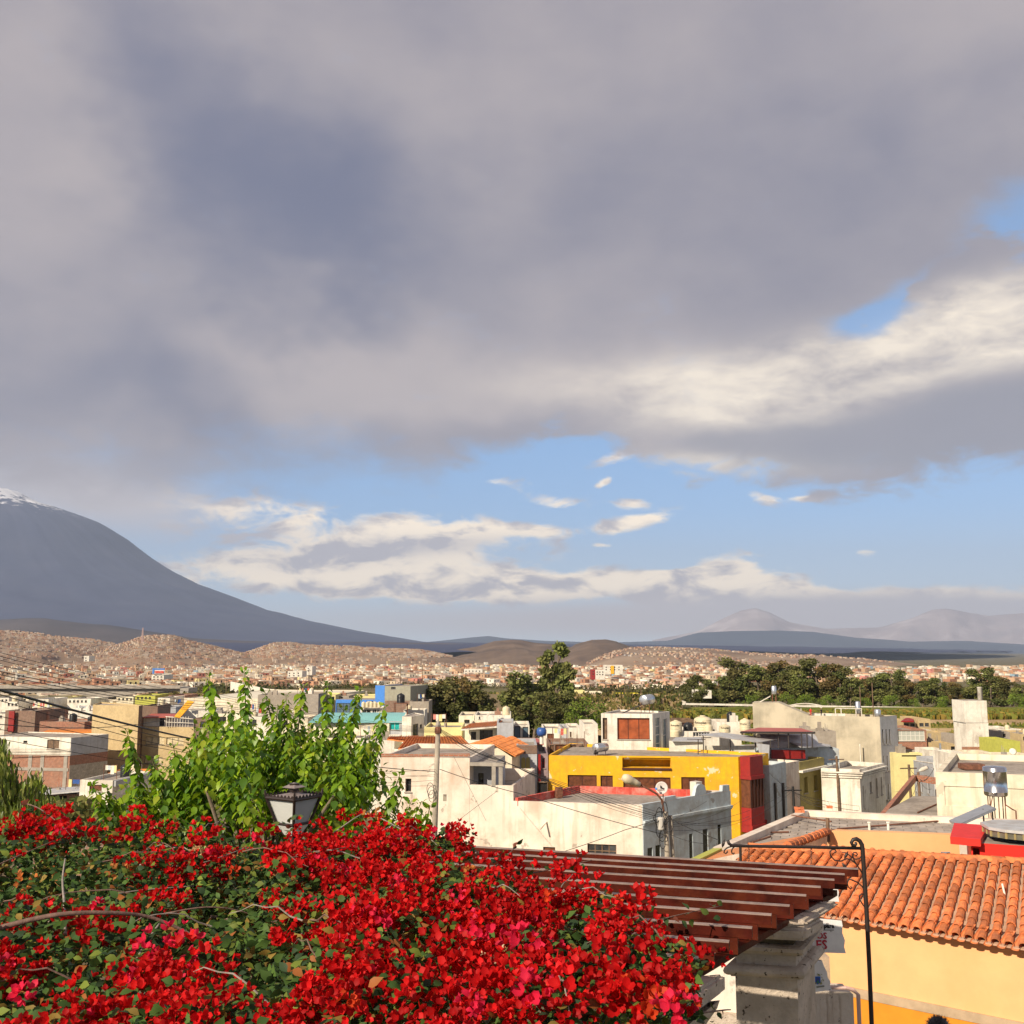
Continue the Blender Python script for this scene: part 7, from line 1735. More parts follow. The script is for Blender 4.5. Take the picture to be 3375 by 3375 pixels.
for k in range(7):
 c = at(2200 + rr.uniform(-28, 22), 2700 + rr.uniform(-30, 70), dL - 0.3); rx, rz = rr.uniform(0.1, 0.3), rr.uniform(0.2, 0.5)
 b.tube([c + Vector((rx * math.cos(w), 0.1 * math.sin(w * 2), rz * math.sin(w))) for w in np.linspace(0, 6.28, 18)], 0.018, 5)
b.build('cable_coils', M_cable, t)
# dish aerial
dD = 60.5; c = at(2181, 2597, dD); t = thing('satellite_dish', 'grey round satellite dish with a black logo above the pale blue battlement', 'satellite dish', (c.x, c.y, zL))
nd = Vector((-0.28, -0.93, 0.25)).normalized(); rD = 19.5 / FPX * dD * 1.02
b = MB(); b.lathe([(0.02, 0.0), (rD * 0.4, 0.012), (rD * 0.8, 0.05), (rD, 0.085), (rD, 0.10), (rD * 0.8, 0.068), (rD * 0.4, 0.03), (0.02, 0.02)], c - nd * 0.05, 28, axis=nd); b.build('reflector', mat('dish_grey', (0.52, 0.47, 0.44), rough=0.5), t, True)
b = MB(); b.tube([(c.x + 0.1, c.y + 0.2, zL - 0.25), (c.x + 0.1, c.y + 0.2, c.z - 0.1), c - nd * 0.06], 0.035, 6); b.build('mast', M_rust, t)
fe = c + nd * 0.45 + Vector((-0.25, 0, -0.1)); b = MB(); b.tube([c - UPZ * rD * 0.9 + nd * 0.02, fe], 0.018, 5); b.build('feed_arm', M_zinc, t)
b = MB(); b.lathe([(0.06, -0.08), (0.07, 0), (0.05, 0.08)], fe, 8, axis=-nd); b.build('feed_horn', M_blue, t)
xd = UPZ.cross(nd).normalized(); yd = nd.cross(xd)
text_on('DIRECTV', rD * 0.24, c + nd * 0.062 - yd * rD * 0.42, xd, yd, M_black, t)
b = MB(); cc = c + nd * 0.066 + yd * rD * 0.12
for (a0, a1, ri, ro, ox) in ((-90, 90, 0.0, 0.26, -0.22), (200, 330, 0.16, 0.30, 0.20)):
 for k in range(8):
  w0, w1 = R(a0 + (a1 - a0) * k / 8), R(a0 + (a1 - a0) * (k + 1) / 8)
  P_ = lambda r_, w: cc + (xd * (ox + r_ * math.cos(w)) + yd * (r_ * math.sin(w))) * rD
  b.face([P_(ri, w0), P_(ro, w0), P_(ro, w1), P_(ri + 0.001, w1)])
b.build('logo', M_black, t)
# wall dish on the right
c = at(3338, 2478, 78); t = thing('satellite_dish', 'white satellite dish in front of the lime green house', 'satellite dish', (c.x, c.y, c.z - 1))
b = MB(); n2 = Vector((-0.4, -0.9, 0.2)).normalized(); r_ = 0.26; b.lathe([(0.02, 0), (r_ * 0.5, 0.02), (r_, 0.08), (r_ * 0.5, 0.03), (0.02, 0.02)], c, 20, axis=n2); b.build('reflector', M_white, t, True)
b = MB(); b.tube([c, c + Vector((0.05, 0.2, -0.2)), (c.x + 0.05, c.y + 0.2, c.z - 1.0)], 0.03, 5); b.build('mast', M_zinc, t)
# street poles among the facades
for k, (sx, tp, d, lab) in enumerate(((2613, 2592, 80, 'black street pole in front of the stained beige facade'), (2757, 2492, 92, 'thin tan pole with cross arm beside the white corner house'), (2995, 2520, 84, 'dark leaning street pole at the far end of the street'), (3026, 2545, 78, 'dark street pole tangled in wires beside the cream house'), (3098, 2450, 100, 'tall grey steel pole in front of the brown shuttered house'))):
 p = at(sx, tp, d); o = MB(); o.tube([(p.x + 0.1, d, -16.5), p], [0.14, 0.10], 8)
 if k != 4: o.tube([p + Vector((-0.7, 0, -0.3)), p + Vector((0.7, 0.2, -0.3))], 0.05, 5)
 props(o.build('street_pole', (M_cable, M_wood, M_wood, M_wood, M_zinc)[k]), lab, 'pole', 'poles along the street')
p = at(3078, 2516, 62); q = at(3014, 2507, 70); b = MB(); b.tube([at(3088, 2560, 60), p, q], 0.045, 6); o = b.build('railing_pipe', M_white); props(o, 'bent white pipe rail at the street corner of the cream house', 'pipe')
hp = at(3060, 2528, 66); b = MB(); b.lathe([(0.04, 0), (0.12, 0.1), (0.14, 0.4), (0.05, 0.65)], hp, 10, axis=(-0.9, 0, -0.35)); o = b.build('lamp_head', M_white); props(o, 'small white street lamp head above the street wires', 'street lamp')
# wall lamp on the white corner house
p = at(2863, 2572, 98.5); b = MB(); b.lathe([(0.10, 0), (0.22, 0.08), (0.12, 0.2)], p, 10); b.tube([p, p + Vector((0.3, 0.2, -0.2)), p + Vector((0.35, 0.25, -1.7))], 0.06, 6); o = b.build('wall_lamp', M_frame); props(o, 'dark bracket lamp on the white corner house', 'wall lamp')
CAB = 'overhead cables'
def cable(label, P_, r, sag=0.0, n=18):
 P_ = [V3(p) for p in P_]; pts = []
 for a, c in zip(P_, P_[1:]):
  for k in range(n):
   u = k / n; p = a.lerp(c, u); p.z -= sag * 4 * u * (1 - u); pts.append(p)
 pts.append(P_[-1]); b = MB(); b.tube(pts, r, 5)
 return props(b.build('cable', M_cable), label, 'cable', CAB)
ordn = ('first', 'second', 'third', 'fourth', 'fifth', 'sixth', 'seventh', 'eighth', 'ninth', 'tenth')
for k, (sy, sag, r) in enumerate(((2135, 0.8, 0.0045), (2147, 0.9, 0.0045), (2160, 0.95, 0.0045), (2178, 0.85, 0.0045), (2200, 0.75, 0.007), (2211, 0.8, 0.007), (2226, 0.7, 0.0045), (2240, 0.6, 0.0045))):
 cable(f'{ordn[k]} from the top of the eight cables rising left from the pole tip', [at(-60, sy, 15 + 0.3 * k), at(720 + 6 * k, sy + (2408 - sy) * (0.56 + 0.012 * k), 31), pt_ + Vector((-0.1, -0.1, -0.02 - 0.03 * k))], r, sag * 0.15)
cable('thick black cable sweeping across the left half', [at(-60, 2258, 11.5), at(870, 2474, 30), pt_ + Vector((-0.15, -0.1, -2.0))], 0.017, 0.10)
cable('thin line running close below the thick black cable', [at(-60, 2272, 12.5), at(870, 2486, 30), pt_ + Vector((-0.15, -0.1, -2.25))], 0.006, 0.12)
for k, (sy, sy2, d) in enumerate(((2348, 2500, 20), (2392, 2520, 22), (2424, 2505, 24), (2292, 2472, 18))):
 cable(('highest of the low thin cables at the left edge', 'second of the low thin cables at the left edge', 'lowest thin cable at the left edge', 'thin cable just under the thick black cable at the left edge')[k], [at(-60, sy, d), pt_ + Vector((-0.1, -0.1, -1.9 - 0.25 * k))], 0.007, 0.5)
cable('thin cable crossing the others upward to the right at the left edge', [at(-60, 2382, 26), at(560, 2368, 46)], 0.012, 0.25)
lp = at(2193, 2690, dL - 0.05)
for k, (dz, sag, e) in enumerate(((0.0, 0.35, (-0.1, 0)), (-0.05, 0.5, (0, -0.1)), (-0.1, 0.6, (0.05, -0.2)), (-0.15, 0.45, (0, -0.3)), (-0.2, 0.75, (0.1, -0.35)), (-0.02, 0.2, (0, 0.1)), (-1.9, 0.15, (-0.1, -0.8)))):
 cable(f'{ordn[k]} of the seven cables running right from the pole to the street lamp', [pt_ + Vector((0.1, -0.1, dz)), at(1640 + k * 12, 2500 + k * 5 + (85 if k == 6 else 0), 49.5), lp + Vector((e[0], 0, e[1]))], 0.016 if k in (1, 6) else 0.009, sag * 0.4)
for k, (s, d, sag) in enumerate((((2365, 2767), 47, 0.05), ((2420, 2705), 56, 0.2), ((2470, 2690), 62, 0.35), ((2330, 2640), 63, 0.05), ((2440, 2640), 70, 0.3), ((2613, 2600), 80, 0.5), ((2613, 2605), 80, 0.9), ((2320, 2780), 46, 0.1))):
 cable(f'{ordn[k]} of the eight cables running right from the street lamp pole', [lp + Vector((0, 0, -0.1 * k)), at(s[0], s[1], d)], 0.018 if k == 0 else 0.009, sag)
sp = at(2613, 2600, 80)
for k, (s, d) in enumerate((((2530, 2540), 86), ((2560, 2565), 86), ((2700, 2650), 60), ((2740, 2640), 94), ((2830, 2672), 56), ((2720, 2660), 52), ((2900, 2660), 96))):
 cable(f'{ordn[k]} of the seven wires fanning from the black street pole', [sp + Vector((0, 0, -0.05 * k)), at(s[0], s[1], d)], 0.013, 0.25)
sp = at(3026, 2550, 78)
for k, (s, d) in enumerate((((2995, 2524), 84), ((2950, 2610), 100), ((3060, 2560), 66), ((3070, 2600), 70), ((2990, 2640), 70), ((3080, 2530), 62))):
 cable(f'{ordn[k]} of the six wires around the dark pole at the street end', [sp + Vector((0, 0, -0.1 * k)), at(s[0], s[1], d)], 0.014, 0.3)
cable('thin guy wire crossing the weathered wall down to the right', [at(1494, 2490, 52), at(1602, 2705, 60)], 0.008)
cable('thin wire crossing the weathered wall down to the left', [at(1640, 2606, 62), at(1500, 2712, 50)], 0.010)
cable('sagging cable from street lamp down to the left across the weathered wall', [lp, at(2060, 2735, 52), at(1860, 2806, 56)], 0.016, 0.03)
# ------------------------------------------------------------------ terrace: stone pillars and timber pergola
M_stone = mat('pitted_sillar_stone', (0.56, 0.475, 0.385), dirt=(0.38, 0.30, 0.225), dirt_amt=0.55, dirt_scale=3.0, var=0.16, var_scale=8, bump=0.8, bump_scale=45, patch=(0.045, 0.035, 0.025), patch_amt=0.9, patch_scale=24.0, rough=0.95, spec=0.1)
M_stoned = mat('dark_stone', (0.16, 0.12, 0.06), dirt=(0.04, 0.03, 0.02), dirt_amt=0.8, dirt_scale=8, var=0.3, var_scale=12, bump=0.8, bump_scale=40, rough=0.95)  # very dark brown stone for the block under the corbel
M_varnish = mat('dark_red_varnished_wood', (0.050, 0.0065, 0.0035), rough=0.45, var=0.5, var_scale=6, spec=0.15, dirt=(0.10, 0.02, 0.007), dirt_amt=0.6, dirt_scale=5, bump=0.15, bump_scale=30)
M_topsheen = mat('sky_sheen_batten_top', (0.27, 0.19, 0.155), rough=0.5, var=0.3, var_scale=10, spec=0.5)  # pale tone paints the sky's sheen onto the batten tops
pg = thing('pergola', 'dark red timber pergola of thin battens under the red bougainvillea', 'pergola', (0.5, 6.5, -4.65))
zP = -1.35
ends = [(2829, 2865), (2784, 2883), (2750, 2901), (2705, 2925), (2657, 2953), (2602, 2987), (2542, 3017), (2478, 3060), (2402, 3106), (2300, 3160), (2195, 3222)]
rd = Vector((-0.958, 0.287, 0)).normalized()
for k, (sx, sy) in enumerate(ends):
 e = on(sx, sy, zP); prp = Vector((-rd.y, rd.x, 0)); prp = prp if prp.y > 0 else -prp
 b = MB(); b.obox(e + rd * 0.0 - UPZ * 0.048, rd * 3.0, prp * 0.045, UPZ * 0.044)
 rf = b.build('rafter', M_varnish, pg)
 b = MB(); b.obox(e - UPZ * 0.0035 + prp * 0.002, rd * 3.0, prp * 0.041, UPZ * 0.0035); b.build('top_sheen', M_topsheen, rf)
 b = MB(); b.obox(e + rd * 0.07 - UPZ * 0.128, rd * 2.93, prp * 0.042, UPZ * 0.078); b.build('lower_batten', M_varnish, rf)
a, c = on(*ends[0], zP) + rd * 0.13, on(*ends[-1], zP) + rd * 0.13
b = MB(); b.obox(a - UPZ * 0.166, c - a, rd * 0.06, UPZ * 0.034); b.build('beam', M_varnish, pg)
for off in (2.55,):
 b = MB(); b.obox(a + rd * off - UPZ * 0.17, c - a, rd * 0.06, UPZ * 0.07); b.build('beam', M_varnish, pg)
# pillar: four-sided shaft with mouldings and a long bracket stone
def pillar(FR, FL, BR, rows, parent, shaft_bottom):
 FR, FL, BR = (Vector(p[:2]) for p in (FR, FL, BR)); BL = FL + BR - FR
 fx, sx_ = (FR - FL).normalized(), (BR - FR).normalized()
 def ring(o, z): return [(*(FL - fx * o - sx_ * o), z), (*(FR + fx * o - sx_ * o), z), (*(BR + fx * o + sx_ * o), z), (*(BL - fx * o + sx_ * o), z)]
 for name, m, prof in rows:
  b = MB(); i = 0; vs = []
  for o, z in prof: vs += ring(o, z)
  fs = [(0, 3, 2, 1)]
  for k in range(len(prof) - 1):
   for j in range(4): fs.append((4 * k + j, 4 * k + (j + 1) % 4, 4 * k + 4 + (j + 1) % 4, 4 * k + 4 + j))
  n = 4 * (len(prof) - 1); fs.append((n, n + 1, n + 2, n + 3)); b.add(vs, fs); b.build(name, m, parent)
dq = 6.1
z_ = lambda sy: zat(2630, sy, dq)
pl1 = thing('stone_pillar', 'whole pitted stone pillar with moulded capital carrying the pergola', 'pillar', (1.7, 6.3, -4.65))
def torus(zc, r, o): return [(o, zc - r)] + [(o + r * 1.25 * math.sin(math.pi * k / 6), zc - r * math.cos(math.pi * k / 6)) for k in range(1, 6)] + [(o, zc + r)]
FRp, FLp, BRp = at(2628, 3240, dq), at(2424, 3225, 6.17), at(2686, 3225, 6.5)
zt1_, zt2_ = z_(3205), z_(3133)
pillar(FRp, FLp, BRp, [('shaft', M_stone, [(0.0, -4.65), (0.0, z_(3228))]), ('fillet', M_stone, [(0.02, z_(3228) + 0.001), (0.02, z_(3222))]), ('torus', M_stone, torus(z_(3205), 0.030, 0.016)),
     ('neck', M_stone, [(-0.006, z_(3188) + 0.002), (-0.006, z_(3152))]), ('moulding', M_stone, [(0.004, z_(3152) + 0.001), (0.03, z_(3146)), (0.05, z_(3134)), (0.05, z_(3122)), (0.03, z_(3118))]),
     ('block', M_stoned, [(-0.02, z_(3118) + 0.001), (0.0, z_(3100)), (0.01, z_(3060))])], pl1, -4.65)
def bracket(corners, z0, z1, m, parent, name='bracket_stone'):
 b = MB(); P_ = [Vector(c_) for c_ in corners]; b.prism([(p.x, p.y) for p in P_], z0, z1)
 bm = bmesh.new(); me = b.mesh(name, WL[parent.name]); bm.from_mesh(me); bmesh.ops.bevel(bm, geom=bm.edges[:], offset=0.015, segments=2, affect='EDGES'); bm.to_mesh(me); bm.free()
 return obj(name, me, m, parent)
zs1 = zat(2656, 3034, 5.95); zs0 = zat(2656, 3056, 5.95)
q0, q1, q2 = on(2500, 3038, zs1), on(2658, 3034, zs1), on(2764, 2968, zs1)
bracket([q0, q1, q2, q0 + (q2 - q1)], zs0, zs1, M_stone, pl1, 'cap_slab')
q0, q1, q2 = on(2480, 3052, zs0), on(2652, 3060, zs0), on(2715, 3022, zs0)
bracket([q0, q1, q2, q0 + (q2 - q1)], zs0 - 0.07, zs0 - 0.002, M_stone, pl1, 'corbel')
pl2 = thing('stone_pillar', 'nearer stone pillar top with slab, half under the bougainvillea', 'pillar', (0.95, 4.9, -4.65))
zc1 = -1.50; q0, q1, q2 = on(2080, 3345, zc1), on(2218, 3332, zc1), on(2392, 3206, zc1)
bracket([q0, q1, q2, q0 + (q2 - q1)], zc1 - 0.085, zc1, M_stone, pl2, 'cap_slab')
FRp = on(2215, 3375, zc1 - 0.09) ; 
m0, m1 = q1.lerp(q2, 0.12), q1.lerp(q2, 0.62)
b = MB(); vs = []
for o, z in ((0.0, -4.65), (0.0, zc1 - 0.32), (0.03, zc1 - 0.2), (0.09, zc1 - 0.12), (0.10, zc1 - 0.088)):
 u = (m1 - m0).normalized(); w = (q0 - q1).normalized()
 base = [m0 + w * 0.08 - u * o - w * o, m1 + w * 0.08 + u * o - w * o, m1 + w * 0.42 + u * o + w * o, m0 + w * 0.42 - u * o + w * o]
 vs += [(p.x, p.y, z) for p in base]
b.add(vs, [(4 * k + j, 4 * k + (j + 1) % 4, 4 * k + 4 + (j + 1) % 4, 4 * k + 4 + j)[::1] for k in range(4) for j in range(4)]); b.build('shaft', M_stone, pl2)
wallw = thing('wall', 'cream white low wall seen behind the stone pillars', 'wall', (3.5, 12, -9)); b = MB(); p, q = at(2180, 3150, 13.0), at(2470, 3150, 12.6); b.obox((p.x, p.y, -8.9), (q.x - p.x, q.y - p.y, 0), (0.05, 0.3, 0), (0, 0, 5.6)); b.build('wall', M_wwhite, wallw)
b = MB(); b.obox((p.x, p.y - 0.12, -8.9), (q.x - p.x, q.y - p.y, 0), (0.02, 0.11, 0), (0, 0, 8.9 + zat(2300, 3335, 12.7))); b.build('ledge', M_stone, wallw)
# grooved stone stele behind the pillar
st = thing('stone_stele', 'pale grooved stone slab right of the stone pillar, under the hanging signs', 'stone slab', at(2760, 3375, 8.8))
p0, p1 = at(2672, 3272, 8.8), at(2812, 3278, 8.6)
M_stele = mat('pale_sillar', (0.62, 0.53, 0.43), dirt=(0.4, 0.32, 0.25), dirt_amt=0.5, dirt_scale=6, streak=0.5, var=0.1, var_scale=6, bump=0.6, bump_scale=40, patch=(0.10, 0.08, 0.06), patch_amt=0.7, patch_scale=14)
wd = (p1 - p0)
for k, (u0, u1) in enumerate(((0, 0.2), (0.21, 0.36), (0.37, 0.5), (0.51, 0.66), (0.67, 1.0))):
 a = p0 + wd * u0; b = MB(); b.obox((a.x, a.y - 0.012 * (k % 2), -4.65), wd * (u1 - u0), (0, 0.18, 0), (0, 0, a.z + 4.65)); b.build('flute', M_stele, st)
b = MB(); b.obox((p0.x - 0.03, p0.y + 0.02, -4.65), wd * 1.06, (0, 0.22, 0), (0, 0, p0.z + 4.66)); b.build('backing', M_stele, st)
b = MB(); a = p1 + Vector((0.04, 0, 0.03)); b.tube([p0 + Vector((0, 0, 0.05)), p1 + Vector((-0.05, 0, 0.05)), p1 + Vector((0.0, 0, 0.035)), a - UPZ * 0.03, (a.x, a.y, -4.6)], 0.016, 8); b.build('conduit', mat('pink_conduit', (0.55, 0.36, 0.30), rough=0.5), st)
b = MB(); p = at(2700, 3146, 9.2); b.box((p.x, p.y, -4.65), (0.13, 0.15, p.z + 4.65)); o = b.build('stone_post', mat('tan_stone', (0.45, 0.33, 0.22), var=0.2, bump=0.5)); props(o, 'tan stone post behind the lower hanging sign', 'post')
# ------------------------------------------------------------------ wrought-iron sign bracket and hanging boards
dB = 7.5
ir = thing('sign_post', 'tall wrought-iron sign post with curled top and scroll arm', 'sign post', (at(2880, 3375, dB).x, dB, -4.65))
def spiral(c, r, turns, start, dirn=1, n=26):
 return [c + Vector((math.cos(start + dirn * turns * 6.283 * k / n), 0, math.sin(start + dirn * turns * 6.283 * k / n))) * r * (1 - 0.82 * k / n) for k in range(n + 1)]
I = lambda sx, sy: at(sx, sy, dB)
b = MB(); base = I(2874, 3400); pole_top = I(2843, 2800)
dirp = (pole_top - base).normalized()
b.tube([Vector((base.x + (base.z + 4.65) * 0.05, dB, -4.65)), base, I(2866, 3200), I(2856, 3000), pole_top, I(2841, 2785), I(2834, 2772), I(2823, 2765), I(2812, 2767), I(2806, 2777), I(2810, 2786), I(2818, 2787), I(2822, 2781), I(2819, 2776)], [0.016] * 6 + [0.015, 0.015, 0.014, 0.013, 0.012, 0.012, 0.010, 0.009], 8); b.build('post', M_iron, ir, True)
b = MB(); b.tube([I(2841, 2796), I(2670, 2792), I(2480, 2789), I(2412, 2787), I(2402, 2780), I(2399, 2770)], 0.011, 8); b.build('arm', M_iron, ir, True)
def scroll(name, pts, r=0.005):
 b = MB(); b.tube([I(*p) for p in pts], r, 6); b.build(name, M_iron, ir, True)
def sp(cx, cy, r, t0, turns, dr): return [(cx + r * (1 - 0.8 * k / 16) * math.cos(t0 + dr * turns * 6.283 * k / 16), cy + r * (1 - 0.8 * k / 16) * math.sin(t0 + dr * turns * 6.283 * k / 16)) for k in range(17)]
scroll('scroll', [(2846, 2886), (2836, 2868), (2822, 2848), (2806, 2834), (2790, 2830), (2772, 2838), (2752, 2836), (2738, 2822), (2735, 2808), (2742, 2800), (2752, 2800), (2756, 2807), (2752, 2811), (2749, 2808)])
scroll('scroll', [(2822, 2848), (2816, 2838), (2812, 2826), (2810, 2816), (2814, 2810), (2822, 2810), (2826, 2816), (2822, 2821), (2817, 2818)])
scroll('scroll', [(2842, 2818), (2832, 2830), (2820, 2832), (2808, 2826), (2796, 2816), (2786, 2810), (2776, 2810)], 0.004)
scroll('scroll', [(2850, 2935), (2842, 2922), (2826, 2908), (2808, 2900), (2796, 2898), (2792, 2908), (2795, 2922), (2803, 2930), (2808, 2926), (2803, 2922)])
scroll('scroll', [(2856, 2996), (2844, 2982), (2834, 2966), (2832, 2952), (2840, 2946), (2850, 2948), (2850, 2956), (2844, 2956)])
scroll('scroll', [(2412, 2790), (2402, 2792), (2394, 2796), (2388, 2802), (2386, 2810), (2392, 2813), (2398, 2808), (2396, 2804)])
scroll('scroll', [(2420, 2791), (2414, 2797), (2411, 2805), (2413, 2813), (2418, 2815), (2420, 2810)])
for s in ((2789, 2818, 0.5), (2783, 2855, -0.6), (2384, 2780, 0.3)):
 b = MB(); c = I(s[0], s[1]); b.lathe([(0.001, -0.03), (0.010, -0.012), (0.011, 0.004), (0.001, 0.03)], c, 8, axis=(math.sin(s[2]), 0, math.cos(s[2]))); b.build('iron_leaf', M_iron, ir, True)
b = MB(); b.tube([I(2440, 2789), I(2441, 2842)], 0.010, 6); b.build('strut', M_iron, ir)
sg = thing('hanging_sign', 'weathered white sign of three wavy boards hanging on chains behind the pillar', 'sign', I(2600, 2790))
for sx in (2468, 2674):
 for k in range(16):
  c = I(sx, 2795 + k * 7.6); b = MB(); ax_ = (1, 0) if k % 2 else (0, 1)
  b.tube([c + Vector((0.006 * math.cos(w) * ax_[0], 0.006 * math.cos(w) * ax_[1], 0.011 * math.sin(w))) for w in np.linspace(0, 6.283, 9)], 0.0022, 4, caps=False); b.build('chain_link', M_rust, sg)
M_board = mat('weathered_sign_white', (0.74, 0.72, 0.70), dirt=(0.45, 0.42, 0.42), dirt_amt=0.3, dirt_scale=9, var=0.04, patch=(0.08, 0.06, 0.06), patch_amt=0.7, patch_scale=16, bump=0.15)
M_boardedge = mat('sign_edge_brown', (0.10, 0.04, 0.025), rough=0.7)
def board(out, lab=None):
 F = [I(*p) for p in out]; n = len(F); b = MB(); Bk = [p + Vector((0, 0.02, 0)) for p in F]
 b.add(F + Bk, [tuple(range(n)), tuple(range(n, 2 * n))[::-1]]); nf = len(b.f)
 b.add(F + Bk, [(k, k + n, (k + 1) % n + n, (k + 1) % n)[::-1] for k in range(n)], 1)
 o = b.build('board', [M_board, M_boardedge], sg); return o
b1 = board([(2400, 2985), (2766, 2972), (2763, 2955), (2765, 2940), (2760, 2925), (2756, 2900), (2745, 2890), (2400, 2890)])
b2 = board([(2380, 3146), (2500, 3141), (2690, 3139), (2788, 3142), (2782, 3120), (2785, 3100), (2776, 3075), (2777, 3050), (2774, 3034), (2700, 3027), (2400, 3024)])
b3 = board([(2480, 3285), (2640, 3276), (2700, 3268), (2742, 3263), (2736, 3250), (2737, 3235), (2728, 3222), (2726, 3205), (2716, 3185), (2709, 3166), (2600, 3160), (2480, 3158)])
X1, Y1 = Vector((1, 0, 0)), Vector((0, 0, 1))
fo = Vector((0, -0.003, 0))
M_signred = mat('sign_dark_red', (0.36, 0.008, 0.03), rough=0.6)
def txt(s, size_px, cx, cy, m, par): text_on(s, size_px / FPX * dB * 1.35, I(cx, cy) + fo, X1, Y1, m, par)
txt('para', 14, 2732, 3058, M_black, b2); txt('SOS', 19, 2702, 3093, M_signred, b2); txt('LES', 28, 2698, 3127, M_signred, b2)
def plate(pts, m, name, par, off=0.003):
 b = MB(); b.face([I(*p) - Vector((0, off, 0)) for p in pts]); b.build(name, m, par)
plate([(2706, 3064), (2748, 3064), (2748, 3066), (2706, 3066)][::-1], M_black, 'underline', b2)
M_signblue = mat('sign_blue', (0.02, 0.13, 0.50), rough=0.5)
for q in ([(2660, 2958), (2738, 2958), (2738, 2956.5), (2660, 2956.5)], [(2736.5, 2958), (2738, 2958), (2738, 2935), (2736.5, 2935)]): plate(q, M_signblue, 'blue_frame', b1)
plate([(2690, 2955), (2732, 2955), (2730, 2950), (2722, 2944), (2716, 2940), (2690, 2940)], M_signblue, 'blue_emblem', b1)
# coat of arms on the lowest board: blue shield in a leafy green-gold wreath with a ribbon
plate([(2686, 3240), (2694, 3245), (2704, 3240), (2704, 3218), (2686, 3218)], M_signblue, 'shield_border', b3)
plate([(2689, 3238), (2695, 3241.5), (2701, 3238), (2701, 3221), (2689, 3221)], mat('shield_dark', (0.03, 0.05, 0.22), rough=0.5), 'shield', b3, 0.005)
plate([(2691, 3237), (2695, 3239), (2699, 3237), (2695, 3229)], mat('shield_green', (0.03, 0.2, 0.1)), 'shield_charge', b3, 0.007)
rr = random.Random(4); b = MB()
for k in range(46):
 w = rr.uniform(-2.6, 5.7) ; r_ = rr.uniform(14, 22); cx, cy = 2695 + r_ * 0.85 * math.cos(w), 3227 - r_ * math.sin(w)
 if cy > 3244: continue
 a_ = rr.uniform(0, 6.28); q = [(cx + 3.4 * math.cos(a_ + t_) * (1 if i_ % 2 == 0 else 0.4), cy + 3.4 * math.sin(a_ + t_) * (1 if i_ % 2 == 0 else 0.4)) for i_, t_ in enumerate((0, 1.57, 3.14, 4.71))]
 b.face([I(*p) - Vector((0, 0.003 + k * 0.00005, 0)) for p in q])
b.build('wreath', mat('wreath_olive', (0.26, 0.25, 0.10)), b3)
plate([(2690, 3250), (2716, 3247), (2717, 3252), (2691, 3256)], mat('ribbon_grey', (0.2, 0.2, 0.17)), 'ribbon', b3)
# ------------------------------------------------------------------ lantern
dN = 8.0
ln = thing('street_lantern', 'black iron lantern with ribbed white glass rising out of the bougainvillea', 'lantern', (at(968, 2700, dN).x, dN, -4.65))
M_lampiron = mat('lantern_iron', (0.022, 0.012, 0.010), rough=0.45)
M_hood = mat('grey_lantern_hood', (0.22, 0.18, 0.17), rough=0.45, var=0.2, var_scale=20)
M_lglass = mat('ribbed_white_glass', (0.56, 0.57, 0.55), rough=0.3, var=0.04)
cx_ = at(968, 2640, dN).x; wpx = dN / FPX
zt_, zb_ = zat(968, 2626, dN), zat(968, 2712, dN); hw, hb_ = 86 * wpx, 52 * wpx
ang0 = R(-77)
def ringN(r, z, k, extra=0): w = ang0 + k * math.pi / 2; return Vector((cx_ + r * math.cos(w), dN + r * math.sin(w), z))
for k in range(4):
 b = MB(); b.tube([ringN(hb_, zb_, k), ringN(hw, zt_, k)], 0.011, 6); b.build('corner_bar', M_lampiron, ln)
 a0, a1, c0, c1 = ringN(hb_, zb_, k), ringN(hb_, zb_, k + 1), ringN(hw, zt_, k), ringN(hw, zt_, k + 1)
 b = MB(); b.tube([c0, c1], 0.012, 6); b.tube([a0, a1], 0.010, 6); b.build('rim', M_lampiron, ln)
 # ribbed pane: fine horizontal flutes
 b = MB(); nr = 30; nrm_ = ((a0 + a1) / 2 - Vector((cx_, dN, zb_))).normalized(); vs = []
 for j in range(nr * 2 + 1):
  u = j / (nr * 2); p, q = a0.lerp(c0, u), a1.lerp(c1, u); o = nrm_ * (0.003 if j % 2 else -0.003) - nrm_ * 0.012
  vs += [p.lerp(q, 0.04) + o, p.lerp(q, 0.96) + o]
 b.add(vs, [(2 * j, 2 * j + 1, 2 * j + 3, 2 * j + 2) for j in range(nr * 2)]); b.build('pane', M_lglass, ln)
 # scalloped valance above the rim
 b = MB(); n = 8; out = nrm_ * 0.004
 for j in range(n):
  p, q = c0.lerp(c1, j / n), c0.lerp(c1, (j + 1) / n); m_ = (p + q) / 2
  sc_ = [p + (q - p) * (i / 6) + UPZ * (0.012 + 0.020 * math.sin(math.pi * i / 6)) + out for i in range(7)]
  b.face([p + out, q + out] + sc_[::-1])
 b.build('valance', M_lampiron, ln)
 b = MB(); b.tube([c0, c0 + (c0 - Vector((cx_, dN, c0.z))).normalized() * 0.012 + UPZ * 0.055], [0.012, 0.007], 6); b.build('horn', M_lampiron, ln)
 ap = Vector((cx_, dN, zt_ + 0.034)); b = MB(); b.face([c0 + UPZ * 0.008, c1 + UPZ * 0.008, ap]); b.build('roof_panel', M_hood, ln)
 # lower ring of panes
 d0, d1 = ringN(hb_ * 0.55, zb_ - 0.085, k), ringN(hb_ * 0.55, zb_ - 0.085, k + 1); b = MB(); b.face([d0, d1, a1 - UPZ * 0.012, a0 - UPZ * 0.012]); b.build('lower_pane', M_lglass, ln)
 b = MB(); b.tube([d0, a0], 0.008, 5); b.build('lower_bar', M_lampiron, ln)
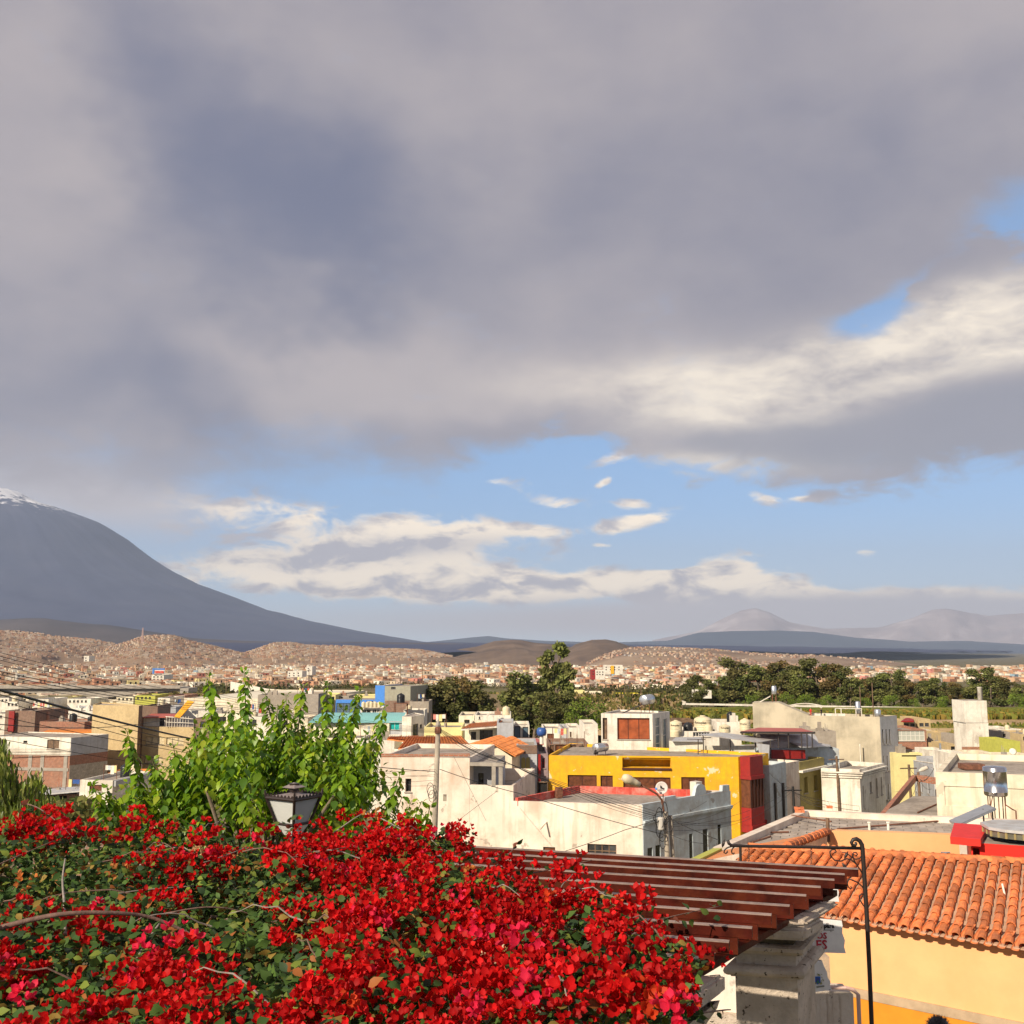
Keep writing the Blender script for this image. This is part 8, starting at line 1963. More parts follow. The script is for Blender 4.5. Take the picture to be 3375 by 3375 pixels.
b = MB(); b.lathe([(0.035, 0.0), (0.04, 0.06)], (cx_, dN, zt_ + 0.04), 8); b.build('chimney', M_lampiron, ln)
b = MB(); r_ = 38 * wpx; zc_ = zat(968, 2594, dN)
for k in range(4): b.face([ringN(r_, zc_, k), ringN(r_, zc_, k + 1), Vector((cx_, dN, zc_ + 0.036))]); b.face([ringN(r_, zc_, k + 1), ringN(r_, zc_, k), Vector((cx_, dN, zc_ - 0.022))])
b.build('hood', M_hood, ln)
b = MB(); b.tube([(cx_, dN, -4.65), (cx_, dN, -4.2), (cx_, dN, zb_ - 0.08)], [0.07, 0.04, 0.03], 10); b.build('post', M_lampiron, ln, True)
# ------------------------------------------------------------------ person on the terrace
def skin_body(joints, edges, radii, root_i, levels=2):
 me = bpy.data.meshes.new('body'); me.from_pydata(joints, edges, []); o = bpy.data.objects.new('tmp', me); COL.objects.link(o)
 md = o.modifiers.new('s', 'SKIN'); ss = o.modifiers.new('u', 'SUBSURF'); ss.levels = ss.render_levels = levels
 for v, r_ in zip(me.skin_vertices[0].data, radii): v.radius = (r_, r_) if not isinstance(r_, tuple) else r_; v.use_root = False
 me.skin_vertices[0].data[root_i].use_root = True
 out = bpy.data.meshes.new_from_object(o.evaluated_get(bpy.context.evaluated_depsgraph_get())); bpy.data.objects.remove(o)
 for p in out.polygons: p.use_smooth = True
 return out
J = [(0, 0, 0.95), (0, 0.01, 1.15), (0, 0.0, 1.36), (0, -0.01, 1.47), (0, -0.03, 1.545), (0, -0.045, 1.62), (0, -0.035, 1.70)]
Rr = [(0.15, 0.11), (0.135, 0.10), (0.15, 0.105), (0.055, 0.055), (0.062, 0.072), (0.075, 0.092), (0.055, 0.07)]
E_ = [(0, 1), (1, 2), (2, 3), (3, 4), (4, 5), (5, 6)]
def addj(p, r, parent): J.append(p); Rr.append(r); E_.append((parent, len(J) - 1)); return len(J) - 1
for s in (-1, 1):
 a = addj((0.18 * s, 0.0, 1.38), 0.062, 2); a = addj((0.25 * s, 0.03, 1.10), 0.045, a); a = addj((0.27 * s, -0.06, 0.87), 0.032, a); hnd = addj((0.27 * s, -0.09, 0.80), (0.022, 0.038), a)
 for f, (dx, ln_) in enumerate(((-0.026, 0.062), (-0.009, 0.075), (0.009, 0.07), (0.026, 0.055))):
  k1 = addj((0.27 * s + dx * 0.3, -0.10 + dx, 0.765), 0.0095, hnd); k2 = addj((0.265 * s, -0.105 + dx, 0.765 - ln_ * 0.6), 0.0085, k1); addj((0.255 * s, -0.10 + dx, 0.765 - ln_), 0.007, k2)
 th = addj((0.25 * s, -0.13, 0.80), 0.0105, hnd); addj((0.245 * s, -0.135, 0.765), 0.009, th)
 l = addj((0.09 * s, 0.0, 0.86), 0.092, 0); l = addj((0.095 * s, -0.01, 0.48), 0.06, l); l = addj((0.095 * s, 0.02, 0.09), 0.04, l); addj((0.10 * s, -0.13, 0.035), 0.032, l)
body = skin_body(J, E_, Rr, 0)
M_skin = mat('skin', (0.45, 0.23, 0.14), rough=0.55); M_hair = mat('dark_hair', (0.012, 0.008, 0.007), rough=0.4, var=0.4, var_scale=60)
M_shirt = mat('dark_shirt', (0.03, 0.03, 0.05), rough=0.85); M_jeans = mat('blue_jeans', (0.03, 0.05, 0.11), rough=0.9); M_redshirt = mat('red_clothing', (0.5, 0.02, 0.02), rough=0.8); M_blackcl = mat('black_clothing', (0.012, 0.012, 0.014), rough=0.85)
def dress(me, shirt, trousers):
 for m_ in (M_skin, shirt, trousers, M_blackcl): me.materials.append(m_)
 for p in me.polygons:
  c = p.center; ax_ = abs(c.x)
  p.material_index = 3 if c.z < 0.085 else 2 if (c.z < 0.97 and ax_ < 0.205) else 1 if (c.z < 1.475 and (ax_ < 0.205 or c.z > 1.14)) else 0
 return me
def person(label, loc, rz, shirt, trousers, sc=1.0, hair=True):
 t = thing('person', label, 'person', loc); WL[t.name] = Vector((0, 0, 0)); t.rotation_euler = (0, 0, rz); t.scale = (sc, sc, sc)
 me = dress(body.copy(), shirt, trousers); o = obj('body', me, None, t)
 if hair:
  rr = random.Random(3); b = MB(); vs, fs = [], []
  C_ = Vector((0, -0.035, 1.665)); n1, n2 = 12, 26
  for i in range(n1 + 1):
   for j in range(n2):
    th = math.pi * 0.62 * i / n1; w = 2 * math.pi * j / n2
    front = max(0, -math.sin(w)); th2 = th * (1 - 0.36 * front)
    k = 1 + 0.05 * mnoise.noise(Vector((math.cos(w) * 3, math.sin(w) * 3, th * 3)))
    vs.append(C_ + Vector((0.092 * math.sin(th2) * math.cos(w), 0.112 * math.sin(th2) * math.sin(w), 0.105 * math.cos(th2))) * k)
  for i in range(n1):
   for j in range(n2): fs.append((i * n2 + j, (i + 1) * n2 + j, (i + 1) * n2 + (j + 1) % n2, i * n2 + (j + 1) % n2))
  b.add(vs, fs)
  for k in range(900):                     # short strands lifting off the cap
   th, w = math.pi * 0.56 * rr.random() ** 0.7, rr.uniform(0, 6.283); th *= (1 - 0.36 * max(0, -math.sin(w)))
   nrm_ = Vector((math.sin(th) * math.cos(w), math.sin(th) * math.sin(w), math.cos(th))); p = C_ + Vector((0.093 * nrm_.x, 0.113 * nrm_.y, 0.106 * nrm_.z))
   d = (nrm_ * 0.6 + Vector((rr.uniform(-1, 1), rr.uniform(-0.3, 1), rr.uniform(-0.6, 0.4)))).normalized() * rr.uniform(0.015, 0.035); u = d.cross(nrm_).normalized() * 0.0022
   b.face([p - u, p + u, p + d])
  b.build('hair', M_hair, t, True)
  # face: eyes, brows, nose, mouth, ears
  f = MB(); 
  f.lathe([(0.002, 0), (0.014, 0.012), (0.011, 0.035), (0.004, 0.05)], (0, -0.132, 1.595), 8, axis=(0, -0.18, 1)); f.build('nose', M_skin, t, True)
  for s in (-1, 1):
   e = MB(); e.lathe([(0.001, -0.012), (0.009, -0.006), (0.0115, 0), (0.009, 0.006), (0.001, 0.012)], (0.032 * s, -0.122, 1.632), 10); e.build('eye', M_white, t, True)
   e = MB(); e.lathe([(0.001, 0), (0.005, 0.001), (0.001, 0.002)], (0.032 * s, -0.133, 1.632), 8, axis=(0, -1, 0)); e.build('pupil', M_black, t)
   e = MB(); e.tube([(0.015 * s, -0.134, 1.65), (0.035 * s, -0.131, 1.655), (0.052 * s, -0.118, 1.648)], 0.0035, 5); e.build('eyebrow', M_hair, t)
   e = MB(); e.lathe([(0.003, 0), (0.016, 0.004), (0.018, 0.01), (0.008, 0.016)], (0.078 * s, -0.03, 1.62), 10, axis=(s, 0.25, 0)); e.build('ear', M_skin, t, True)
  e = MB(); e.tube([(-0.025, -0.124, 1.568), (0, -0.131, 1.567), (0.025, -0.124, 1.568)], [0.003, 0.005, 0.003], 6); e.build('mouth', mat('lips', (0.35, 0.10, 0.09)), t)
 return t
pp = at(3092, 3346, 8.6)
person('dark-haired person on the terrace, only the top of the head in view', (pp.x, pp.y, pp.z - 1.775), R(-20), M_shirt, M_jeans)
q = at(2672, 2352, 113.6); person('tiny person in red standing on the concrete roof', (q.x, q.y, zat(2672, 2361, 113.6)), R(160), M_redshirt, M_redshirt, 0.52, hair=False)
q = at(2707, 2352, 113.4); person('tiny person in black standing on the concrete roof', (q.x, q.y, zat(2707, 2361, 113.4)), R(200), M_blackcl, M_blackcl, 0.50, hair=False)
# ------------------------------------------------------------------ leaves in quantity
def rot_frames(d, nrm):                     # arrays of unit length axes -> (n,3,3) with columns width, length, normal
 w = np.cross(d, nrm); w /= np.linalg.norm(w, axis=1)[:, None] + 1e-9
 n2 = np.cross(w, d)
 return np.stack([w, d, n2], 2)
def scatter(tv, tf, F, size, pos, cols):
 """tv template verts (k,3), tf faces (m,4) -> world verts, faces, vertex colours"""
 n = len(pos); k = len(tv)
 v = np.einsum('nij,kj->nki', F, tv) * size[:, None, None] + pos[:, None, :]
 f = (tf[None] + (np.arange(n) * k)[:, None, None]).reshape(-1, tf.shape[1])
 return v.reshape(-1, 3), f, np.repeat(cols, k, 0)
# ovate leaf folded on its midrib, tip bent down: length 1
LV = np.array([(0, 0, 0), (-0.26, 0.28, 0.06), (0, 0.30, 0), (0.26, 0.28, 0.06), (-0.28, 0.55, 0.02), (0, 0.6, -0.03), (0.28, 0.55, 0.02), (0, 1.0, -0.20)])
LF = np.array([(0, 2, 1, 1), (0, 3, 2, 2), (1, 2, 5, 4), (2, 3, 6, 5), (4, 5, 7, 7), (5, 6, 7, 7)])
LF3 = [tuple(dict.fromkeys(f)) for f in LF.tolist()]
LFq = np.array([(0, 2, 1), (0, 3, 2), (1, 2, 5), (1, 5, 4), (2, 3, 6), (2, 6, 5), (4, 5, 7), (5, 6, 7)])
def single_leaves(parent, tv, tf, F, size, pos, cols, m, name, off, variants=10):
 """Leaves that show largest: an object each, sharing a few meshes of their own tint."""
 ms = []
 for k in range(variants):
  i = int(k * len(cols) / variants); me = np_mesh(name, tv, tf, np.repeat(cols[i:i + 1], len(tv), 0)); me.materials.append(m); ms.append(me)
 for i in range(len(pos)):
  o = bpy.data.objects.new(name, ms[int(i * variants / len(pos))]); COL.objects.link(o); o.parent = parent
  m4 = Matrix([[F[i, r_, c] * size[i] for c in range(3)] + [pos[i, r_] - off[r_]] for r_ in range(3)] + [[0, 0, 0, 1]]); o.matrix_local = m4
# ------------------------------------------------------------------ the leafy tree
M_treeleaf = mat('tree_leaf', (1, 1, 1), rough=0.42, attr=True, transl=0.45, spec=0.5)
dT_ = 14.0
lt = thing('leafy_tree', 'bright green large-leaved tree with upright shoots behind the lantern', 'tree', (at(830, 2700, dT_).x, dT_, -9.0))
r4 = np.random.default_rng(44)
outline = np.array([(300, 2690), (335, 2620), (420, 2560), (500, 2500), (560, 2480), (620, 2420), (670, 2340), (720, 2330), (800, 2330), (900, 2370), (1000, 2350), (1100, 2365), (1180, 2380), (1240, 2430), (1275, 2500), (1310, 2560), (1335, 2600), (1330, 2660), (1400, 2720)])
tips = [(690, 2222, 14.2), (806, 2208, 14.4), (872, 2278, 13.9), (942, 2288, 14.0), (1002, 2256, 14.6), (1080, 2248, 14.2), (1188, 2266, 14.0), (1268, 2322, 13.7), (1208, 2410, 13.5), (418, 2408, 12.6), (570, 2455, 13.0), (640, 2400, 13.4), (915, 2330, 13.6), (1135, 2330, 14.3), (760, 2320, 14.6), (1320, 2545, 12.8), (1390, 2640, 12.4), (1355, 2640, 12.8), (1418, 2655, 12.5), (300, 2580, 12.2), (350, 2590, 12.4), (1250, 2480, 13.2), (500, 2500, 13.2)]
shoots = []
for (sx, sy, d) in tips:
 tip = at(sx, sy, d); base = at(830 + (sx - 830) * 0.80, max(2560, sy + 300), 14.0 + (d - 14) * 0.5 - 0.2)
 shoots.append((base, tip, 1.0))
for k in range(330):
 sx = r4.uniform(310, 1390); yt = np.interp(sx, outline[:, 0], outline[:, 1]); sy = yt + abs(r4.normal()) * 120 + 10; d = 14.0 + r4.normal() * 0.9
 if sy > 2760: continue
 tip = at(sx, sy, d); base = at(830 + (sx - 830) * 0.75 + r4.normal() * 20, sy + r4.uniform(120, 320), d - 0.1 + 0.3 * r4.normal()); shoots.append((base, tip, 0.8))
b = MB(); tr = at(830, 2760, 14.0)
b.tube([(tr.x, 14, -9.0), (tr.x + 0.05, 14, -5.5), (tr.x, 14, -3.8)], [0.22, 0.17, 0.14], 10); b.build('trunk', M_bark, lt, True)
b = MB()
for k, (ba, ti, q) in enumerate(shoots[:60]):
 s = Vector((tr.x, 14, -3.9)); m_ = s.lerp(ba, 0.5) + UPZ * 0.2; b.tube([s, m_, ba], [0.05, 0.035, 0.02], 5)
b.build('limbs', M_bark, lt, True)
lp_, ld_, lnn, lsz, lc = [], [], [], [], []
for k, (ba, ti, q) in enumerate(shoots):
 L = (ti - ba).length; mid = ba.lerp(ti, 0.5) + Vector((r4.normal() * 0.05, r4.normal() * 0.06, 0)); 
 if k < 40: bb = MB(); bb.tube([ba, mid, ti], [0.016, 0.011, 0.005], 5); bb.build('shoot', mat('green_twig', (0.16, 0.17, 0.05), rough=0.7), lt)
 nl = int(L / 0.024 * (2.0 if k < len(tips) else 0.75)); tone = r4.uniform(0.75, 1.15)
 for j in range(nl):
  u = j / nl; p = (ba.lerp(mid, u * 2) if u < 0.5 else mid.lerp(ti, u * 2 - 1)); w = j * 2.4 + r4.normal() * 0.4
  out = np.array([math.cos(w), math.sin(w), 0.15]); d = out * (0.55 if u < 0.93 else 0.3) + np.array([0, 0, -0.75 + 0.5 * r4.random() if u < 0.95 else 0.2]); d /= np.linalg.norm(d)
  nn = out * 0.75 + np.array([0, 0, 0.65]) + r4.normal(size=3) * 0.18
  s = 0.112 * r4.uniform(0.6, 1.5) * (0.62 if u > 0.9 else 1)
  lp_.append(np.array(p) + out * 0.02); ld_.append(d); lnn.append(nn); lsz.append(s)
  g = np.array([(0.18, 0.32, 0.012), (0.29, 0.42, 0.016), (0.09, 0.20, 0.016), (0.36, 0.42, 0.03)][r4.choice(4, p=[0.4, 0.25, 0.25, 0.10])]); lc.append(g * tone * r4.uniform(0.8, 1.2))
lp_, ld_, lnn, lsz, lc = map(np.array, (lp_, ld_, lnn, lsz, lc))
Fm = rot_frames(ld_, lnn)
lead = np.argsort(lp_[:, 1])
vis = lead[:900][::3][:300]
mask = np.ones(len(lp_), bool); mask[vis] = False
v, f, c = scatter(LV, LFq, Fm[mask], lsz[mask], lp_[mask], lc[mask])
o = obj('foliage', np_mesh('foliage', v - np.array(WL[lt.name]), f, c), M_treeleaf, lt); o['kind'] = 'stuff'
single_leaves(lt, LV, LFq, Fm[vis], lsz[vis], lp_[vis], lc[vis], M_treeleaf, 'leaf', WL[lt.name])
# drooping narrow-leaved tree at the left edge
wl = thing('willow_tree', 'small tree with drooping narrow leaves at the left edge', 'tree', (at(40, 2700, 13).x, 13, -9.0))
b = MB(); p = at(20, 2700, 13); b.tube([(p.x, 13, -9), (p.x, 13, -3.6), (p.x - 0.1, 13, -2.2)], [0.12, 0.08, 0.04], 8); b.build('trunk', M_bark, wl, True)
lp_, ld_, lnn, lsz, lc = [], [], [], [], []
b = MB()
for k in range(85):
 sx = r4.uniform(-140, 215); top = np.interp(sx, [-140, 0, 20, 60, 90, 130, 160, 215], [2380, 2400, 2440, 2560, 2540, 2540, 2590, 2650]) + abs(r4.normal()) * 60; d = 13 + r4.normal() * 0.6
 ti = at(sx, top, d); ba = at(20 + (sx - 20) * 0.7, top + 170, d); mid = ba.lerp(ti, 0.6); b.tube([ba, mid, ti], [0.012, 0.008, 0.004], 4)
 for j in range(80):
  u = j / 80; pz = np.array(ba.lerp(ti, u)) + r4.normal(size=3) * 0.045; w = r4.uniform(0, 6.28); d_ = np.array([0.35 * math.cos(w), 0.35 * math.sin(w), -0.9 + 0.35 * r4.random()]); d_ /= np.linalg.norm(d_)
  lp_.append(pz); ld_.append(d_); lnn.append(np.array([math.cos(w), math.sin(w), 0.3])); lsz.append(r4.uniform(0.08, 0.15)); g = np.array([(0.32, 0.40, 0.06), (0.22, 0.30, 0.045), (0.42, 0.44, 0.11), (0.12, 0.16, 0.04)][r4.integers(4)]); lc.append(g * r4.uniform(0.8, 1.2))
b.build('limbs', M_bark, wl, True)
lp_, ld_, lnn, lsz, lc = map(np.array, (lp_, ld_, lnn, lsz, lc)); NV = LV * np.array([0.42, 1, 1])
v, f, c = scatter(NV, LFq, rot_frames(ld_, lnn), lsz, lp_, lc); o = obj('foliage', np_mesh('foliage', v - np.array(WL[wl.name]), f, c), M_treeleaf, wl); o['kind'] = 'stuff'
# scrubby hedge below the patched brick wall
r2 = np.random.default_rng(61); pos = []; cc = []
for k in range(4200):
 sx = r2.uniform(60, 340); d = r2.uniform(22, 30); sy = r2.uniform(2640, 2760) if sx > 130 else r2.uniform(2660, 2760); pos.append(np.array(at(sx, sy, d))); cc.append(np.array([(0.15, 0.15, 0.04), (0.20, 0.17, 0.06), (0.09, 0.12, 0.03)][r2.integers(3)]) * r2.uniform(0.7, 1.3))
v, f, c = leaf_quads(np.array(pos), 0.16, r2, np.array(cc)); props(obj('undergrowth', np_mesh('undergrowth', v, f, c), M_leafattr), kind='stuff')
t = thing('wall', 'crumbling low garden wall with creeping plants below the small white box house', 'wall', at(330, 2700, 40)); b = MB(); p, q = at(60, 2668, 42), at(360, 2690, 38); b.obox((p.x, p.y, -11.5), (q.x - p.x, q.y - p.y, 0), (0, 0.3, 0), (0, 0, q.z + 11.5)); b.build('brick_wall', M_brickd, t)
# ------------------------------------------------------------------ bougainvillea over the pergola
bg_t = thing('bougainvillea', 'dense bougainvillea covered in bright red flowers over the pergola', 'shrub', (-1.0, 4.5, -4.65))
zB = -1.10
edge = [(-420, 3470), (-420, 2742), (0, 2745), (150, 2735), (420, 2735), (640, 2745), (900, 2750), (1150, 2765), (1330, 2768), (1480, 2790), (1600, 2840), (1800, 2880), (1960, 2950), (2130, 3020), (2270, 3090), (2330, 3160), (2260, 3235), (2200, 3290), (2230, 3350), (2240, 3480), (1500, 3900), (0, 3900), (-420, 3900)]
PL = [tuple(on(sx, sy, zB)[:2]) for sx, sy in edge]
xs_ = [p[0] for p in PL]; ys_ = [p[1] for p in PL]
r5 = np.random.default_rng(9)
def surf(x, y): return zB + 0.15 * mnoise.noise(Vector((x * 1.1, y * 1.1, 1.0))) + 0.10 * mnoise.noise(Vector((x * 3.1, y * 3.1, 4.0)))
def sample(n):
 out = []
 while len(out) < n:
  x, y = r5.uniform(min(xs_), max(xs_)), r5.uniform(max(1.9, min(ys_)), max(ys_))
  if inpoly(x, y, PL): out.append((x, y))
 return out
off = np.array(WL[bg_t.name])
M_bleaf = mat('bougainvillea_leaf', (1, 1, 1), rough=0.55, attr=True, transl=0.2, spec=0.15)
M_bract = mat('bougainvillea_bract', (1, 1, 1), rough=0.6, attr=True, transl=0.42, spec=0.25)
# leaves
LC = np.array([(0.045, 0.09, 0.022), (0.065, 0.12, 0.026), (0.14, 0.18, 0.03), (0.03, 0.055, 0.024), (0.22, 0.15, 0.035), (0.26, 0.09, 0.025)]); LPp = [0.32, 0.26, 0.14, 0.16, 0.07, 0.05]
def leaves_for(pts, depth, size=(0.03, 0.058)):
 n = len(pts); pos = np.zeros((n, 3))
 for i, (x, y) in enumerate(pts): pos[i] = (x, y, surf(x, y) - depth[i])
 w = r5.uniform(0, 6.28, n); d = np.stack([np.cos(w), np.sin(w), r5.normal(size=n) * 0.55], 1); d /= np.linalg.norm(d, axis=1)[:, None]
 nn = r5.normal(size=(n, 3)) * 0.65 + np.array([0, -0.35, 0.8])
 return pos, rot_frames(d, nn), r5.uniform(size[0], size[1], n), LC[r5.choice(6, n, p=LPp)] * r5.uniform(0.7, 1.35, (n, 1))
n_up = 46000
P_, F_, S_, C_ = leaves_for(sample(n_up), np.where(r5.random(n_up) < 0.74, r5.random(n_up) ** 1.4 * 0.34 - 0.02, 0.2 + 0.4 * r5.random(n_up)))
near_ = np.argsort(P_[:, 1] - P_[:, 2] * 1.5); near_ = near_[P_[near_, 1] > 3.0][:300]
mask = np.ones(n_up, bool); mask[near_] = False
v, f, c = scatter(LV, LFq, F_[mask], S_[mask], P_[mask], C_[mask]); o = obj('leaves', np_mesh('leaves', v - off, f, c), M_bleaf, bg_t); o['kind'] = 'stuff'
single_leaves(bg_t, LV, LFq, F_[near_], S_[near_] * 1.25, P_[near_], C_[near_], M_bleaf, 'leaf', off)
# flower clusters
BV = np.array([(0, 0, 0), (-0.34, 0.38, 0.16), (0, 0.42, 0.05), (0.34, 0.38, 0.16), (-0.33, 0.70, 0.22), (0, 0.75, 0.12), (0.33, 0.70, 0.22), (0, 1.0, 0.26)])
RED = np.array([(0.60, 0.008, 0.008), (0.47, 0.005, 0.006), (0.72, 0.012, 0.014), (0.74, 0.022, 0.07), (0.42, 0.004, 0.004), (0.62, 0.06, 0.015)]); RP = [0.36, 0.27, 0.17, 0.07, 0.115, 0.015]
def cluster(center, rad, nf, tone=None, axis=(0, -0.5, 0.85), big=1.0):
 pos, d_, n_, s_, c_ = [], [], [], [], []
 base = RED[r5.choice(6, p=RP)] if tone is None else np.array(tone)
 for k in range(nf):
  g = r5.normal(size=3); g /= np.linalg.norm(g); p = center + g * rad * (0.45 + 0.6 * r5.random()) * np.array([1, 1, 0.72])
  ax = g * 0.8 + np.array(axis) * 0.5; ax /= np.linalg.norm(ax); u = np.cross(ax, r5.normal(size=3)); u /= np.linalg.norm(u); w = np.cross(ax, u)
  sz = r5.uniform(0.017, 0.029) * (1.35 if rad > 0.0655 else 1.0); fc = base * r5.uniform(0.78, 1.2)
  for t_ in (0, 2.094, 4.189):
   dd = (u * math.cos(t_) + w * math.sin(t_)) * 0.80 + ax * 0.62; dd /= np.linalg.norm(dd)
   pos.append(p); d_.append(dd); n_.append(ax); s_.append(sz); c_.append(fc * r5.uniform(0.88, 1.12))
 pos, d_, n_, s_, c_ = map(np.array, (pos, d_, n_, s_, c_))
 return scatter(BV, LFq, rot_frames(d_, n_), s_, pos, c_)
cl = []
for (x, y) in sample(4600):
 dens = 0.8 * mnoise.noise(Vector((x * 1.5, y * 1.5, 8.0))) + 0.8 * mnoise.noise(Vector((x * 4.2, y * 4.2, 2.0)))
 s = x / max(2.0, y)
 thr = 0.24 if s < -0.22 else 0.12 if s < 0.0 else -0.02
 if dens < thr + r5.normal() * 0.09: continue
 z = surf(x, y) + r5.uniform(-0.06, 0.06) + (0.08 if r5.random() < 0.12 else 0); cl.append((np.array([x, y, z]), r5.uniform(0.02, 0.06), int(r5.integers(3, 12))))
# clumps that stand out in the picture
for (sx, sy, d, rad, nf) in ((215, 2700, 5.9, 0.09, 22), (265, 2730, 5.8, 0.10, 22), (165, 2680, 6.0, 0.035, 5), (440, 2690, 6.0, 0.075, 18), (420, 2745, 5.9, 0.07, 14), (470, 2730, 5.9, 0.09, 20), (670, 2735, 5.8, 0.08, 18), (720, 2745, 5.8, 0.05, 8), (860, 2765, 5.6, 0.10, 22), (985, 2705, 6.2, 0.03, 3), (960, 2735, 6.2, 0.035, 4), (1165, 2700, 6.0, 0.05, 7),
       (1398, 2750, 6.0, 0.05, 8), (1480, 2728, 6.1, 0.035, 5), (1352, 2728, 6.0, 0.03, 4), (1285, 2760, 5.9, 0.08, 14), (1450, 2790, 5.8, 0.07, 12), (1010, 2880, 5.2, 0.14, 34), (960, 2830, 5.4, 0.12, 28), (1250, 2890, 5.2, 0.11, 24), (1870, 2860, 5.6, 0.09, 20), (1800, 2840, 5.6, 0.07, 14), (560, 3120, 4.1, 0.13, 40), (640, 3180, 3.9, 0.14, 46), (480, 3300, 3.6, 0.13, 44), (720, 3290, 3.6, 0.12, 40), (330, 3350, 3.5, 0.10, 30), (150, 3050, 4.4, 0.12, 26), (300, 3060, 4.3, 0.12, 28), (60, 3230, 3.9, 0.12, 30), (2375, 3155, 5.0, 0.055, 12), (2260, 3120, 5.0, 0.07, 14), (2150, 3050, 5.2, 0.08, 16), (2020, 2985, 5.3, 0.08, 16)):
 cl.append((np.array(at(sx, sy, d)), rad, nf))
for k in range(120):                          # thick red cover on the right
 sx, sy = r5.uniform(1100, 2230), r5.uniform(2840, 3330)
 p = on(sx, sy, zB + 0.03)
 if inpoly(p.x, p.y, PL): cl.append((np.array(p) + r5.normal(size=3) * 0.03, r5.uniform(0.05, 0.09), int(r5.integers(10, 20))))
cl.sort(key=lambda q: q[0][1])
inview = [q for q in cl if q[0][1] > 2.95]; out_ = [q for q in cl if q[0][1] <= 2.95]
big = sorted(inview, key=lambda q: -q[1] / q[0][1])[:290]; ids = {id(q) for q in big}
Vs, Fs, Cs = [], [], []; o_ = 0
for q in cl:
 v, f, c = cluster(*q)
 if id(q) in ids:
  m_ = np_mesh('flower_cluster', v - off, f, c); obj('flower_cluster', m_, M_bract, bg_t)
 else: Vs.append(v); Fs.append(f + o_); Cs.append(c); o_ += len(v)
o = obj('flowers', np_mesh('flowers', np.concatenate(Vs) - off, np.concatenate(Fs), np.concatenate(Cs)), M_bract, bg_t); o['kind'] = 'stuff'
for (sx, sy, d, rad, nf, tone, lab) in ((1620, 3180, 3.95, 0.07, 26, (0.80, 0.60, 0.40), 'faded cream and pink flower cluster'), (1640, 3225, 3.9, 0.03, 8, (0.78, 0.55, 0.30), 'small faded cream flower cluster'), (1680, 3150, 4.0, 0.03, 8, (0.72, 0.48, 0.2), 'faded yellowish flower cluster'), (650, 2815, 5.6, 0.05, 10, (0.62, 0.42, 0.2), 'dry beige flower cluster'), (400, 2870, 5.2, 0.05, 10, (0.55, 0.22, 0.06), 'dry orange flower cluster'), (80, 2900, 5.0, 0.05, 10, (0.6, 0.2, 0.05), 'dry orange-red flower cluster at left'), (1230, 2690, 6.0, 0.06, 12, (0.5, 0.24, 0.06), 'dry brown-orange flower cluster above the rest'), (1560, 2885, 5.2, 0.05, 10, (0.6, 0.22, 0.05), 'dry orange flower cluster near the pergola'), (2300, 3200, 4.9, 0.04, 8, (0.6, 0.25, 0.03), 'dry orange flower cluster beside the pillar')):
 v, f, c = cluster(np.array(at(sx, sy, d)), rad, nf, tone); o = obj('flower_cluster', np_mesh('flower_cluster', v - off, f, c), M_bract, bg_t); o['label'] = lab
# branches
M_stem = mat('brown_stem', (0.17, 0.10, 0.075), rough=0.8, var=0.3, var_scale=30, bump=0.4); M_stemg = mat('grey_stem', (0.26, 0.22, 0.19), rough=0.85, var=0.3, var_scale=30, bump=0.4)
def branch(pts, r, m=None, lab=None):
 b = MB(); P3 = [at(*p) for p in pts]; q = []
 for k in range(len(P3) - 1):
  for j in range(5):
   u = j / 5; a0, a1, a2, a3 = P3[max(0, k - 1)], P3[k], P3[k + 1], P3[min(len(P3) - 1, k + 2)]
   q.append(0.5 * ((2 * a1) + (a2 - a0) * u + (2 * a0 - 5 * a1 + 4 * a2 - a3) * u * u + (3 * a1 - a0 - 3 * a2 + a3) * u ** 3))
 q.append(P3[-1]); n = len(q)
 b.tube(q, [r * (1 - 0.55 * k / n) for k in range(n)], 7); o = b.build('branch', m or M_stem, bg_t, True)
 if lab: o['label'] = lab
branch([(-40, 3070, 4.0), (90, 3035, 4.05), (220, 3012, 4.1), (380, 3010, 4.2), (500, 3025, 4.3), (620, 3075, 4.35), (745, 3150, 4.4)], 0.011, M_stem, 'thick arching brown branch')
branch([(215, 3080, 4.3), (212, 2980, 4.6), (206, 2900, 4.9), (215, 2830, 5.1)], 0.007, M_stemg, 'upright pale stem')
branch([(360, 3320, 3.7), (430, 3200, 4.0), (480, 3110, 4.2), (525, 3045, 4.3)], 0.008, M_stemg)
